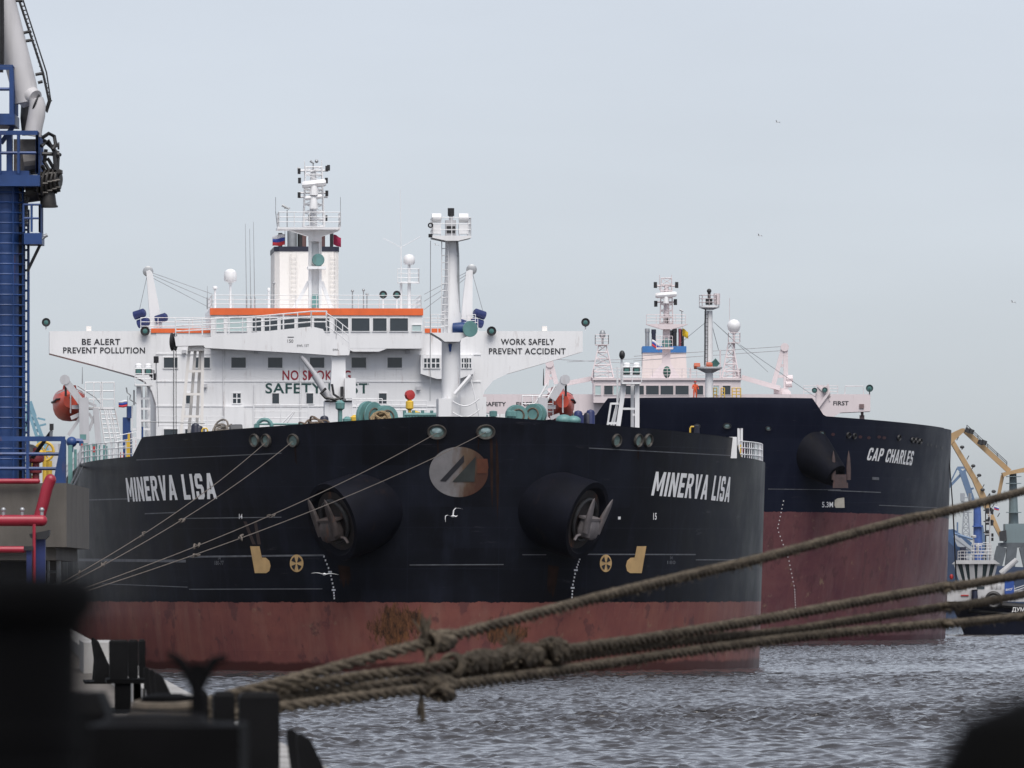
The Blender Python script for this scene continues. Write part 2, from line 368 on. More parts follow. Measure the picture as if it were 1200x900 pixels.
# plain stencil-like block capitals for the ship names, drawn as outlines
GLYPH = {
 'M': (.8, [(0,0),(0,1),(.2,1),(.4,.45),(.6,1),(.8,1),(.8,0),(.61,0),(.61,.62),(.46,.2),(.34,.2),(.19,.62),(.19,0)]),
 'I': (.2, [(0,0),(0,1),(.2,1),(.2,0)]),
 'N': (.62, [(0,0),(0,1),(.2,1),(.43,.42),(.43,1),(.62,1),(.62,0),(.43,0),(.19,.6),(.19,0)]),
 'E': (.52, [(0,0),(0,1),(.52,1),(.52,.82),(.2,.82),(.2,.6),(.47,.6),(.47,.42),(.2,.42),(.2,.18),(.52,.18),(.52,0)]),
 'R': (.62, [(0,.705),(0,1),(.4,1),(.55,.93),(.6,.8),(.6,.64),(.53,.5),(.44,.45),(.62,0),(.41,0),(.26,.41),(.2,.41),(.2,0),(0,0),(0,.695),(.2,.695),(.2,.58),(.36,.58),(.4,.64),(.4,.77),(.36,.83),(.2,.83),(.2,.705)]),
 'V': (.64, [(0,1),(.21,1),(.32,.33),(.43,1),(.64,1),(.43,0),(.21,0)]),
 'A': (.66, [(0,0),(.22,1),(.44,1),(.66,0),(.46,0),(.42,.2),(.335,.2),(.335,.37),(.385,.37),(.33,.70),(.275,.37),(.325,.37),(.325,.2),(.24,.2),(.2,0)]),
 'L': (.5, [(0,0),(0,1),(.2,1),(.2,.18),(.5,.18),(.5,0)]),
 'S': (.56, [(0,.12),(.1,0),(.46,0),(.56,.12),(.56,.45),(.47,.56),(.2,.58),(.2,.82),(.36,.82),(.36,.7),(.55,.7),(.55,.88),(.45,1),(.11,1),(0,.88),(0,.53),(.09,.42),(.36,.41),(.36,.18),(.2,.18),(.2,.31),(0,.31)]),
 'C': (.56, [(.56,.66),(.56,.86),(.45,1),(.12,1),(0,.86),(0,.14),(.12,0),(.45,0),(.56,.14),(.56,.35),(.37,.35),(.37,.18),(.2,.18),(.2,.82),(.37,.82),(.37,.66)]),
 'P': (.6, [(0,.705),(0,1),(.4,1),(.55,.93),(.6,.8),(.6,.6),(.53,.45),(.4,.4),(.2,.4),(.2,0),(0,0),(0,.695),(.2,.695),(.2,.57),(.36,.57),(.4,.63),(.4,.77),(.36,.83),(.2,.83),(.2,.705)]),
 'H': (.62, [(0,0),(0,1),(.2,1),(.2,.6),(.42,.6),(.42,1),(.62,1),(.62,0),(.42,0),(.42,.41),(.2,.41),(.2,0)]),
 ' ': (.26, [])}
def block_text(txt, gap=.13):
    from mathutils.geometry import tessellate_polygon
    vs, fs, x = [], [], 0.0
    for ch in txt:
        w, pl = GLYPH[ch]
        if pl:
            o = len(vs); vs += [(x+a, b) for a, b in pl]; fs += [tuple(o+i for i in t) for t in tessellate_polygon([[Vector((a, b, 0)) for a, b in pl]])]
        x += w+gap
    return vs, fs, x-gap
# ------------------------------------------------------------------ ship frames and hulls
class Ship:
    def __init__(s, O, dirv, B, L, H, rake, finer, ztop):
        s.O = Vector((O[0], O[1], 0)); d = Vector((dirv[0], dirv[1], 0)).normalized(); s.d = d; s.p = Vector((d.y, -d.x, 0))
        s.B, s.Lb, s.H, s.rake, s.finer, s.ztop = B, L, H, rake, finer, ztop
        s.rz = math.atan2(-d.x, d.y)
    def w(s, q): return s.O+s.p*q[0]+s.d*q[1]+Vector((0, 0, q[2]))
    def loc(s, P):
        r = Vector(P)-s.O; return Vector((r.dot(s.p), r.dot(s.d), r.z))
    def L(s, px, py, st):
        "ship-local point seen at a photo pixel on the cross-section at station st"
        rx = (px-600)/F; Y = (st+s.O.dot(s.d))/(rx*s.d.x+s.d.y); return s.loc(W(px, py, Y))
    def D(s, t, st): return s.w((t, st, 0)).y
    def pix(s, q):
        P = s.w(q); return 600+F*P.x/P.y, HZ-F*(P.z-EYE)/P.y
    def hull(s, phi, z):
        f = 1-max(-.1, min(1.05, z/s.H)); L = s.Lb+s.finer*f
        return Vector((s.B*math.sin(phi), s.rake*f+L*(1-math.cos(phi)), z))
    def nrm(s, phi, z):
        e = .01; a = s.hull(phi+e, z)-s.hull(phi-e, z); b = s.hull(phi, z+.05)-s.hull(phi, z-.05)
        n = a.cross(b).normalized(); return n if n.y < 0 else -n
    def phi(s, px, z):
        lo, hi = -pi/2*.999, pi/2*.999
        for _ in range(50):
            m = (lo+hi)/2
            if s.pix(s.hull(m, z))[0] < px: lo = m
            else: hi = m
        return m
    def surf(s, px, py):
        "angle and height on the bow drum seen at a photo pixel"
        z = 8.0
        for _ in range(12):
            ph = s.phi(px, z); q = s.hull(ph, z); z = EYE-(py-HZ)/F*s.w(q).y
        return ph, z
    def on(s, ph, z, off=.02): return s.hull(ph, z)+s.nrm(ph, z)*off
    def at(s, px, py, off=.02):
        ph, z = s.surf(px, py); return s.on(ph, z, off), s.nrm(ph, z)
    def build_hull(s, mat, parent, aft=225, end=240, zb=-1.5):
        K = 260; M = 64; cols = []
        def col(fn):
            # ztop depends on where the point is: settle it by iteration
            z = s.H
            for _ in range(4): q = fn(z); z = s.ztop(q)
            return [fn(zb+(z-zb)*j/M) for j in range(M+1)]
        for i in range(K+1):
            ph = -pi/2+pi*i/K; cols.append(col(lambda z: s.hull(ph, z)))
        def side(sg, st, wd=1.0): return col(lambda z: Vector((sg*s.B*wd, max(st, s.hull(pi/2, z).y+.01), z)))
        sts = list(np.linspace(s.Lb+s.finer+s.rake+2, aft, 12))
        right = [side(1, st) for st in sts]+[side(1, aft+(end-aft)*.6, .93), side(1, end, .75)]
        left = [side(-1, st) for st in sts]+[side(-1, aft+(end-aft)*.6, .93), side(-1, end, .75)]
        allc = left[::-1]+cols+right
        mb = MB(); mb.loft(allc, cap=False)
        # ring of inner bulwark plate and the deck, a little below the rail
        n = len(allc); vs = []
        for c in allc: vs.append(c[-1])
        inner = []
        for c in allc:
            q = c[-1]; k = 1-.25/s.B; cy = s.Lb; inner.append(Vector((q.x*k, q.y+(.25 if q.y < s.Lb else 0), q.z)))
        deck = []
        for c in allc:                        # deck edge sits just inside the plating at deck height
            q = min(c, key=lambda p: abs(p.z-s.deckz)); k = 1-.5/s.B
            deck.append(Vector((q.x*k, q.y+(.6 if q.y < s.Lb else 0), s.deckz)))
        mb.loft([vs, inner, deck], cap=False)
        mb.f = [f for f in mb.f]
        # drop the loft's closing strip at the stern of the open ring is harmless; deck sheet:
        o = len(mb.v); mb.v += [tuple(q) for q in deck]; 
        for i in range(n//2): 
            a, b = i, n-1-i
            if a+1 < b-1: mb.f.append((o+a, o+a+1, o+b-1, o+b))
        return mb.build('hull', mat, parent, ang=30)
    # --- things applied to the bow plating
    def strip(s, mb, px0, px1, py0, py1, th=.05, off=.02, n=30):
        ring = []
        for i in range(n+1):
            px = px0+(px1-px0)*i/n; py = py0+(py1-py0)*i/n; ph, z = s.surf(px, py)
            ring.append([s.on(ph, z-th/2, off), s.on(ph, z+th/2, off)])
        vs = [p for r in ring for p in r]; fs = [(2*i, 2*i+2, 2*i+3, 2*i+1) for i in range(n)]
        return mb.add(vs, fs)
    def lettering(s, txt, px0, px1, py_top0, py_bot0, py_top1, py_bot1, off=.03, bold=.03, cw=1.0, lean=0.0, space=1.05):
        "letters wrapped on the plating between two photo columns"
        vs, fs, w = block_text(txt) if all(c in GLYPH for c in txt) else text_geo(txt, bold=bold, cw=cw, space=space)
        pa, zb0 = s.surf(px0, py_bot0); _, zt0 = s.surf(px0, py_top0); pb, zb1 = s.surf(px1, py_bot1); _, zt1 = s.surf(px1, py_top1)
        # equal steps along the plating rather than equal steps of the angle
        tab = [0.0]; NN = 60
        for i in range(NN):
            a = s.hull(pa+(pb-pa)*i/NN, zb0); b = s.hull(pa+(pb-pa)*(i+1)/NN, zb0); tab.append(tab[-1]+(b-a).length)
        out = []
        for a, b in vs:
            u = a/w; d = u*tab[-1]; i = max(0, min(NN-1, int(np.searchsorted(tab, d))-1))
            fr = (i+(d-tab[i])/(tab[i+1]-tab[i]))/NN
            z = (zb0+(zb1-zb0)*u)*(1-b)+(zt0+(zt1-zt0)*u)*b; ph = pa+(pb-pa)*fr+lean*b/s.B
            out.append(s.on(ph, z, off))
        return MB().add(out, fs)
    def decal(s, poly, off=.02, sub=1):
        "flat painted shape given as photo pixels, laid on the plating"
        pts = []
        for (a, b) in poly: ph, z = s.surf(a, b); pts.append((ph, z))
        return pts
    def fan(s, mb, pix, off=.02, rings=5):
        "filled painted shape: rings shrinking to the centre so that it follows the plating"
        q = [s.surf(a, b) for a, b in pix]; n = len(q)
        c = (sum(p[0] for p in q)/n, sum(p[1] for p in q)/n); vs = []
        for r in range(rings):
            k = 1-r/rings
            for p in q: vs.append(s.on(c[0]+(p[0]-c[0])*k, c[1]+(p[1]-c[1])*k, off))
        vs.append(s.on(c[0], c[1], off)); fs = []
        for r in range(rings-1):
            for i in range(n): fs.append((r*n+i, r*n+(i+1) % n, (r+1)*n+(i+1) % n, (r+1)*n+i))
        for i in range(n): fs.append(((rings-1)*n+i, (rings-1)*n+(i+1) % n, rings*n))
        return mb.add(vs, fs)

def lerp(x, x0, x1, a, b): u = max(0, min(1, (x-x0)/(x1-x0))); return a+(b-a)*u
def mtop(q):
    s_ = q.y
    a = lerp(abs(q.x), 2, 18.3, 14.5, 13.55)
    if s_ < 16.6: return a
    if s_ < 18.2: return lerp(s_, 16.6, 18.2, 13.5, 12.5)
    return lerp(s_, 18.2, 36, 12.5, 12.25)
def ctop(q):
    t = abs(q.x); base = lerp(t, 9, 24, 20.95, 20.2)
    if q.y > 30: return 20.2
    if t < 9.6: return 22.5
    if t < 10.6: return lerp(t, 9.6, 10.6, 22.3, base)
    return base
MS = Ship((-3.22, 500), (-12.45, 195), 20.75, 36, 14.0, 3.2, 1.5, mtop); MS.deckz = 11.2
CS = Ship((18.3, 812), (-.3, 224), 24.3, 44, 21.0, 5.0, 8.0, ctop); CS.deckz = 19.0
P_ = MS.surf(465, 733); pt1 = MS.hull(*P_); P_ = MS.surf(590, 742); pt2 = MS.hull(*P_)
HULLM = make_hull('black_and_red_hull_paint', (.0035,.0038,.006), (.195,.073,.060), 3.97, -.001, [(pt1.x, pt1.y, pt1.z, 2.5, 1.7), (pt2.x, pt2.y, pt2.z, 2.2, 1.0)], fade=(.015,.018,.030), fadeamt=.6)
HULLC = make_hull('navy_and_crimson_hull_paint', (.0035,.005,.015), (.130,.054,.058), 12.05, .009, (), fade=(.014,.018,.034), wet=(.06,.018,.024), fadeamt=.35)
TANKER = empty('oil_tanker', (MS.O.x, MS.O.y, 0), MS.rz, label='big black tanker with red waterline and white bridge, moored bow-on along the quay', cat='ship')
TANKER2 = empty('oil_tanker', (CS.O.x, CS.O.y, 0), CS.rz, label='farther tanker behind, navy over high crimson hull with pinkish white bridge', cat='ship')
HULL1 = MS.build_hull(HULLM, TANKER)
HULL2 = CS.build_hull(HULLC, TANKER2, 255, 272)
# ------------------------------------------------------------------ nearer tanker: superstructure
def q1(px, py, s): return MS.L(px, py, s)
def panel(S, px0, px1, py0, py1, s, depth):
    "box whose front face covers a photo rectangle on station s; returns x0,x1,z0,z1"
    a = S.L(px0, py1, s); b = S.L(px1, py0, s); return a.x, b.x, a.z, b.z
def bx(S, mb, px0, px1, py0, py1, s, depth, zlow=None):
    x0, x1, z0, z1 = panel(S, px0, px1, py0, py1, s, depth)
    if zlow is not None: z0 = zlow
    return mb.box(x0, x1, s, s+depth, z0, z1)
def window(S, parent, px0, px1, py0, py1, s, glass=None, fr=.07, frame=None, mull=()):
    x0, x1, z0, z1 = panel(S, px0, px1, py0, py1, s, 0)
    m = MB()
    for a in ((x0-fr, x1+fr, z1, z1+fr), (x0-fr, x1+fr, z0-fr, z0), (x0-fr, x0, z0, z1), (x1, x1+fr, z0, z1)):
        m.box(a[0], a[1], s-.08, s+.02, a[2], a[3])
    for u in mull:
        xm = x0+(x1-x0)*u; m.box(xm-.04, xm+.04, s-.06, s-.012, z0, z1)
    if mull: zm = z0+(z1-z0)*.5; m.box(x0, x1, s-.055, s-.014, zm-.04, zm+.04)
    o = m.build('window', frame or WHITE, parent, smooth=False)
    MB().box(x0+.003, x1-.003, s-.03, s-.008, z0+.003, z1-.003).build('pane', glass or GLASS, o, smooth=False)
    return o
def lamp(c, r, parent, axis=(0,-1,0), mat=None, glass=None, name='floodlight'):
    "round deep floodlight with a glass front"
    c = Vector(c); a = Vector(axis).normalized()
    o = MB().lathe([(0, .9*r), (r*.55, .9*r), (r*.95, .25*r), (r*1.05, -.1*r), (r*1.05, -.3*r), (r*.9, -.3*r), (r*.9, -.1*r)], c, -a, 14).build(name, mat or DARKSTEEL, parent)
    MB().lathe([(0, 0), (r*.88, 0), (r*.5, .16*r), (0, .2*r)], c-a*.05*r, a, 14).build('lens', glass or GLASSG, o)
    return o
SW = 195
HOUSE = empty('deckhouse', parent=None) if False else None
def poly(S, pts, s): return [(S.L(a, b, s).x, S.L(a, b, s).z) for a, b in pts]

m = MB()
lf = poly(MS, [(185,388), (58,388), (58,414), (110,427.5), (157,440.5), (170,447), (178,458), (183,474)], SW)
m.xz([(a, b) for a, b in lf], SW+.05, SW+4.2)
rt = [(557,388), (683,388), (683,412), (640,425), (595,438), (578,446), (568,458), (563,474)]
m.xz(poly(MS, rt, SW), SW+.05, SW+4.2)
x0, x1, z0, z1 = panel(MS, 183, 563, 388, 500, SW, 0)
m.box(x0, x1, SW, SW+32, MS.deckz+.01, z1+.012)
deckhouse = m.build('deckhouse', WHITE, TANKER, smooth=False)
HX0, HX1, HZ1 = x0, x1, z1
# tiers: raised plate edges and doors that break up the big white front
m = MB()
for py in (415, 447, 476): 
    z = q1(370, py, SW).z; m.box(HX0-.02, HX1+.02, SW-.05, SW+.3, z-.05, z+.05)
for px in (247, 309, 431, 495):
    x = q1(px, 450, SW).x; m.box(x-.03, x+.03, SW-.03, SW+.1, MS.deckz+.2, HZ1-.3)
m.build('plate_seam', WHITE, deckhouse, smooth=False)
for px0, px1 in ((192,208), (229,246), (271,288), (314,331), (363,380), (412,429), (454,471)):
    window(MS, deckhouse, px0, px1, 419, 431, SW)
for a in ((218,223), (319,327), (359,367), (444,453)): window(MS, deckhouse, *a, 461, 473, SW)
window(MS, deckhouse, 273, 282, 461, 472.5, SW, mull=(.5,))
for a in ((192,208), (217,231), (232,240)): window(MS, deckhouse, *a, 503, 510, SW)
bx(MS, MB(), 263, 286, 477, 503, SW-.5, .499).build('front_locker', WHITE, deckhouse, smooth=False)
m = MB()
for px in (204, 262, 298, 352): m.tube(q1(px, 500, SW-.12), q1(px, 390 if px != 298 else 450, SW-.12), .05, n=6)
m.build('drain_pipe', WHITE, deckhouse)
for px, y in ((216, 412), (300, 412), (352, 412), (478, 412), (240, 452), (490, 455)):
    p = q1(px, y, SW-.2); MB().box(p.x-.16, p.x+.16, SW-.3, SW-.001, p.z-.14, p.z+.14).build('bulkhead_light', GREYP, deckhouse, smooth=False)
m = MB(); m.rail([q1(184, 503, SW-3), q1(262, 503, SW-3)], 1.0, 1.4, .03); m.build('lower_front_railing', WHITE, deckhouse)
# bay with small paned windows on the port side of the front
m = MB(); bx(MS, m, 493, 519, 416, 438, SW-.9, .9); bx(MS, m, 538, 555, 416, 438, SW-.9, .9)
m.xz(poly(MS, [(493,438), (555,438), (538,444), (512,444)], SW-.9), SW-.9, SW-.01)
m.build('bay', WHITE, deckhouse, smooth=False)
for a in ((497,504), (506,515), (541,546), (547,552)): window(MS, deckhouse, *a, 420, 431, SW-.9, mull=(.5,))
for txt, pa, pb, y0, y1, mt in (('BE ALERT', 96, 141, 397, 404, LETBLK), ('PREVENT POLLUTION', 74, 170, 407, 414, LETBLK), ('WORK SAFELY', 587, 650, 397, 404, LETBLK), ('PREVENT ACCIDENT', 573, 663, 408, 415, LETBLK), ('NO SMOKING', 331, 411, 434, 445.5, LETRED), ('SAFETY FIRST', 311, 432, 449, 461, LETGRN)):
    a = q1(pa, y1, SW-.03); b = q1(pb, y0, SW-.03)
    yy = SW-.025 if y0 > 430 else SW+.02
    text_flat(MB(), txt, (a.x, yy, a.z), (1,0,0), (0,0,1), b.z-a.z, b.x-a.x, bold=.018, space=1.08).build('lettering', mt, deckhouse, smooth=False)
for px, s in ((62, 1), (678, 1)):
    p = q1(px-8 if px < 300 else px+8, 387, SW+1)
    o = MB().tube((p.x, SW+1, p.z), (p.x, SW+1, p.z+.35), .06, n=6).build('searchlight_stand', WHITE, deckhouse)
    lamp((p.x, SW+.9, p.z+.62), .33, deckhouse, name='searchlight')
for px in (104, 638):
    p = q1(px, 388, SW+1); MB().box(p.x-.2, p.x+.2, SW+.8, SW+1.2, p.z, p.z+.38).build('wing_box', CREAM, deckhouse, smooth=False)
for px, py in ((170, 388), (576, 388), (450, 404)):
    p = q1(px, py, SW-.35); lamp((p.x, SW-.35, p.z), .36, deckhouse)
# wheelhouse
m = MB(); SH = SW-1.6
wx0, wx1, wz0, wz1 = panel(MS, 247, 495, 369, 408, SH, 0)
m.box(wx0, wx1, SH, SH+14, wz0, wz1)
m.xz(poly(MS, [(405,408), (455,408), (444,412), (414,412)], SH), SH+.01, SH+1.5)
wheel = m.build('wheelhouse', WHITE, TANKER, smooth=False)
for a, b, g in ((253,262,1), (267,289,1), (296,306,0), (310,325,0), (329,345,0), (349,364,0), (368,386,0), (392,408,0), (412,433,0), (437,453,0), (457,478,0), (483,493.5,1)):
    window(MS, wheel, a, b, 373 if a < 480 else 381, 388, SH, GLASSL if g else GLASS, fr=.05)
m = MB(); bx(MS, m, 246, 496, 361.5, 369, SH-.12, .3); m.build('orange_fascia', ORANGE, wheel, smooth=False)
m = MB(); bx(MS, m, 246.3, 495.7, 361.7, 369, SH+.185, 14); m.build('roof', WHITE, wheel, smooth=False)
for a in ((177, 247), (498, 557)): bx(MS, MB(), *a, 385, 390, SW-.06, .5).build('orange_fascia', ORANGE, deckhouse, smooth=False)
zt = q1(300, 361.5, SH).z; zw = HZ1+.02
m = MB(); m.rail([(wx0+.1, SH+13, zt), (wx0+.1, SH+.1, zt), (wx1-.1, SH+.1, zt), (wx1-.1, SH+13, zt)], 1.05, 1.6, .028)
m.build('monkey_island_railing', WHITE, wheel)
m = MB()
for a, b in ((165, 246), (497, 560)):
    p, r = q1(a, 388, SW+.3), q1(b, 388, SW+.3); MB().rail([(p.x, SW+.4, zw), (r.x, SW+.4, zw)], 1.0, 1.5, .028).build('bridge_wing_railing', WHITE, deckhouse)
# masts, domes and aerials on the wheelhouse roof
def dome(S, px, py_top, py_bot, rpx, s, z0, parent, name='radome', ball=False, mat=None):
    mt = mat or WHITE
    a = S.L(px, py_top, s); b = S.L(px, py_bot, s); r = S.L(px+rpx, py_top, s).x-a.x
    h = a.z-b.z; x = a.x
    o = MB().tube((x, s, z0), (x, s, b.z), .11, .08, 8).build('dome_post', mt, parent)
    if ball: prof = [(0, 0), (r*.5, .07*h), (r*.88, .27*h), (r, .5*h), (r*.88, .74*h), (r*.5, .93*h), (0, h)]
    else: prof = [(0.1, -.2*h), (r*.35, -.02*h), (r*.86, .08*h), (r, .2*h), (r, .58*h), (r*.88, .8*h), (r*.5, .95*h), (0, h)]
    MB().lathe(prof, (x, s, b.z), (0,0,1), 18).build(name, mt, o)
    return o
dome(MS, 270, 315, 331, 7.6, SH+3, zt, wheel)
dome(MS, 252, 335, 339, 3, SH+3, zt, wheel)
dome(MS, 315, 337, 342, 1.8, SH+4, zt, wheel)
m = MB()
for px, y in ((289, 262), (294, 268), (298.5, 260), (243, 335)):
    p = q1(px, 362, SH+5); r = q1(px-(1.5 if px > 250 else 0), y, SH+5); m.tube(p, r, .035, .015, 5); m.tube(p, p+V(0,0,.9), .07, n=6)
for px, y in ((321, 332), (413, 341), (426, 340), (430, 345)):
    p = q1(px, 362, SH+2); r = q1(px, y, SH+2); m.tube(p, r, .06, .05, 6); m.ball(r, .12)
m.build('whip_aerial', STEEL, wheel)
for px in (449, 465):
    p = q1(px, 362, SH+2); r = q1(px, 349, SH+2)
    o = MB().tube(p, r, .06, n=6).build('lamp_post', WHITE, wheel); lamp(r+V(0,0,.25), .3, o)
# aerial mast with cage on the port side of the roof
m = MB(); p = q1(479.5, 362, SH+4); r = q1(479.5, 311, SH+4)
m.tube(p, r, .16, .12, 10); a = q1(470, 362, SH+4); b = q1(470, 330, SH+4); m.tube(a, b, .1, n=8)
h = q1(470, 331, SH+4); m.tube(V(a.x, h.y, h.z), V(p.x+.8, h.y, h.z), .07, n=6)
m.rail([(a.x-.3, h.y-.6, h.z), (p.x+.75, h.y-.6, h.z), (p.x+.75, h.y+.6, h.z)], 1.05, .7, .03); m.box(a.x-.3, p.x+.8, h.y-.6, h.y+.6, h.z-.06, h.z)
c = q1(470, 290, SH+4); m.tube(b, c, .045, n=6); m.tube(c, q1(469, 222, SH+4), .03, .015, 5)
m.tube(c, q1(449, 279, SH+4), .022, n=5); m.tube(c, q1(493, 277, SH+4), .022, n=5)
am = m.build('aerial_mast', WHITE, wheel)
MB().lathe([(0, 0), (.38, .08), (.46, .25), (.45, .62), (.3, .82), (0, .9)], r, (0,0,1), 16).build('radome', WHITE, am)
# radar mast
SM = SH+5.5
def lattice(m, S, c, wb, wt, y0, y1, s, n, r=.07, dep=None):
    a = S.L(c, y0, s); b = S.L(c, y1, s); k = S.L(c+10, y0, s).x-a.x; wb, wt = wb*k/10, wt*k/10
    cs = []
    for i in range(n+1):
        u = i/n; z = a.z+(b.z-a.z)*u; w = wb+(wt-wb)*u; x = a.x+(b.x-a.x)*u
        cs.append([V(x-w/2, s-w/2, z), V(x+w/2, s-w/2, z), V(x+w/2, s+w/2, z), V(x-w/2, s+w/2, z)])
    for j in range(4): m.tube(cs[0][j], cs[-1][j], r, r*.8, 6)
    for i in range(n+1):
        for j in range(4): m.tube(cs[i][j], cs[i][(j+1) % 4], r*.6, n=5)
        if i < n:
            for j in range(4):
                a2, b2 = (cs[i][j], cs[i+1][(j+1) % 4]) if (i+j) % 2 else (cs[i][(j+1) % 4], cs[i+1][j]); m.tube(a2, b2, r*.5, n=5)
    return cs
m = MB(); x0, x1, z0, z1 = panel(MS, 362, 377, 270, 362, SM, 0)
m.box(x0, x0+.22, SM, SM+1.0, z0, z1); m.box(x1-.22, x1, SM, SM+1.0, z0, z1); m.box(x0+.2, x1-.2, SM+.35, SM+1.0, z0, z1)
m.beam(q1(345, 361, SM+.5), q1(362, 330, SM+.5), .28, .28, (0,1,0)); m.beam(q1(388, 361, SM+.5), q1(377, 330, SM+.5), .28, .28, (0,1,0))
bx(MS, m, 361, 382, 312, 315, SM-.9, 1.6); 
m.xz(poly(MS, [(334,268), (398,268), (396,271), (377,277), (377,283), (362,283), (362,277)], SM), SM-.2, SM+1.2)
bx(MS, m, 325, 399, 266.5, 268.5, SM-1.6, 3.4)
lattice(m, MS, 367.5, 24, 19, 266, 196, SM+.4, 8, .07)
for y in (200, 231, 226): 
    p = q1(350, y, SM+.1); r = q1(384, y, SM+.1); m.tube(p, r, .09, n=6)
m.tube(q1(350,200,SM), q1(350,196,SM), .12, n=6); m.tube(q1(385,200,SM), q1(385,196,SM), .12, n=6)
for px in (357, 377): m.tube(q1(px, 205, SM+.2), q1(px, 188, SM+.2), .05, .03, 5)
m.tube(q1(367, 266, SM+.4), q1(367, 198, SM+.4), .3, .22, 8)
mast = m.build('radar_mast', WHITE, TANKER)
m = MB(); zp = q1(330, 266.5, SM).z; a, b = q1(326, 266.5, SM).x, q1(398, 266.5, SM).x
m.rail([(a, SM+1.7, zp), (a, SM-1.5, zp), (b, SM-1.5, zp), (b, SM+1.7, zp)], 1.15, 1.1, .035); m.build('railing', WHITE, mast)
for pa, pb, ya, yb, r in ((354, 382, 217, 214, .3), (357.5, 377.5, 232.5, 230, .18)):
    p, q = q1(pa, ya, SM-1), q1(pb, yb, SM-1); mid = (p+q)/2
    m = MB(); m.path([p, p.lerp(q, .08), p.lerp(q, .92), q], [r*.7, r, r, r*.7], 8); m.lathe([(.35, -.9), (.3, -.3), (.22, 0)], mid, (0,0,1), 10); m.tube(mid+V(0,0,-.7), mid+V(0,1.4,-.7), .18, n=6)
    m.build('radar_scanner', WHITE, mast)
m = MB()
for px, y in ((350.5, 201), (383, 198), (350.5, 229), (383, 227), (351, 212), (382.5, 212), (382, 256), (363, 256), (385, 197)): p = q1(px, y, SM-.2); MB().tube(p-V(0,0,.2), p+V(0,0,.25), .12, n=8).build('navigation_light', DARKSTEEL, mast)
m = MB(); p = q1(336.5, 266, SM); r = q1(336.5, 246, SM); m.tube(p, r, .05, n=6); m.tube(q1(330.5, 240.5, SM), q1(339, 245, SM), .12, .07, 6); m.tube(q1(340,244,SM), q1(333,244,SM), .05, n=5)
p = q1(367, 198, SM); r = q1(367, 191, SM); m.tube(p, r, .06, n=6); m.tube(q1(363.5, 188.5, SM), q1(368, 192, SM), .12, .06, 6); m.ball(q1(371, 189, SM), .15)
for px in (323, 399): p = q1(px, 248, SM); m.tube(p, q1(px, 231, SM), .02, n=4); m.tube(p, q1(px+2 if px < 350 else px-2, 266, SM), .03, n=4)
m.build('wind_vane', STEEL, mast)
p = q1(373, 304.5, SM-.7); m = MB(); m.lathe([(.45, .0), (.5, .1), (.4, .5), (.12, .9), (.1, 1.3)], p, (0,1,0), 16); m.build('fog_horn', TEAL, mast)
m = MB(); bx(MS, m, 366, 373, 345, 360, SM-.6, .5); m.build('compass_stand', TEAL, mast, smooth=False)
# funnel
SF = SW+26
m = MB(); x0, x1, z0, z1 = panel(MS, 322, 397, 294.5, 380, SF, 0)
pl = [(x0+.4, SF), (x1-.4, SF), (x1, SF+.5), (x1, SF+9), (x0, SF+9), (x0, SF+.5)]
m.prism(pl, lambda a, b: (a, b, HZ1-1), lambda a, b: (a, b, z1)); funnel = m.build('funnel', CREAM, TANKER, smooth=False)
x0, x1, z0, z1 = panel(MS, 321.3, 397.7, 289, 294.5, SF, 0)
pl = [(x0+.4, SF-.05), (x1-.4, SF-.05), (x1, SF+.45), (x1, SF+9.05), (x0, SF+9.05), (x0, SF+.45)]
MB().prism(pl, lambda a, b: (a, b, z0), lambda a, b: (a, b, z1)).build('navy_band', NAVY, funnel, smooth=False)
for pa, pb, y, mt in ((336.5, 348, 270, STEEL), (348.5, 356, 271, DARKSTEEL), (352, 359, 275, plain('brown_stack', (.13,.07,.065), .6)), (376, 381, 274, plain('brown_exhaust', (.10,.05,.05), .6)), (386.5, 390.5, 271, BLACK), (326, 331, 273, DARKSTEEL)):
    a = q1((pa+pb)/2, 289, SF+3); b = q1((pa+pb)/2, y, SF+3); r = (q1(pb, 289, SF+3).x-q1(pa, 289, SF+3).x)/2
    MB().lathe([(r, -.5), (r, b.z-a.z), (r*.85, b.z-a.z), (r*.85, b.z-a.z-.5), (0, b.z-a.z-.5)], a, (0,0,1), 14).build('exhaust_pipe', mt, funnel)
m = MB()
for px in (344, 390): m.ladder(q1(px, 361, SF-.15), q1(px, 296, SF-.15), .5)
m.build('ladder', CREAM, funnel)
# provision cranes on the wings, with their wires
for pts, base, mx in (([(171.5,318), (175.5,316), (178.5,319), (190,378), (176,378)], (168,194), 1), ([(550.5,316), (546.5,318), (541,368), (541,388), (553.5,388), (554,317)], (536,562), -1)):
    m = MB(); s = SW+3; m.xz(poly(MS, pts, s), s, s+.9)
    bot = max(p[1] for p in pts); bx(MS, m, base[0]+4, base[1]-4, bot, bot+8, s-.2, 1.3)
    o = m.build('provision_crane', WHITE, TANKER, smooth=False)
    p = q1(pts[0][0]+2, pts[0][1], s+.4); MB().lathe([(.3, -.3), (.42, -.25), (.42, .25), (.3, .3)], p, (0,1,0), 12).build('sheave', STEEL, o)
    for px, py in (((163.5, 368), (168, 378), (189, 373)) if mx > 0 else ((562, 368), (559, 378), (537, 383), (541,379))):
        c = q1(px, py, s-.5); MB().lathe([(.16, -.5), (.34, -.45), (.34, .4), (.22, .5)], c, (mx*.8, -.3, .25), 12).build('winch_motor', DKBLUE, o)
    m = MB()
    far = q1(250, 345, SH+6) if mx > 0 else q1(497, 345, SH+6)
    for k in (0, -.5, -1.1): m.tube(p+V(0,0,k*.3), far+V(0,0,k*1.1), .022, n=4)
    m.tube(p, q1(163 if mx > 0 else 566, 365, s), .02, n=4); m.build('wire', STEEL, o)

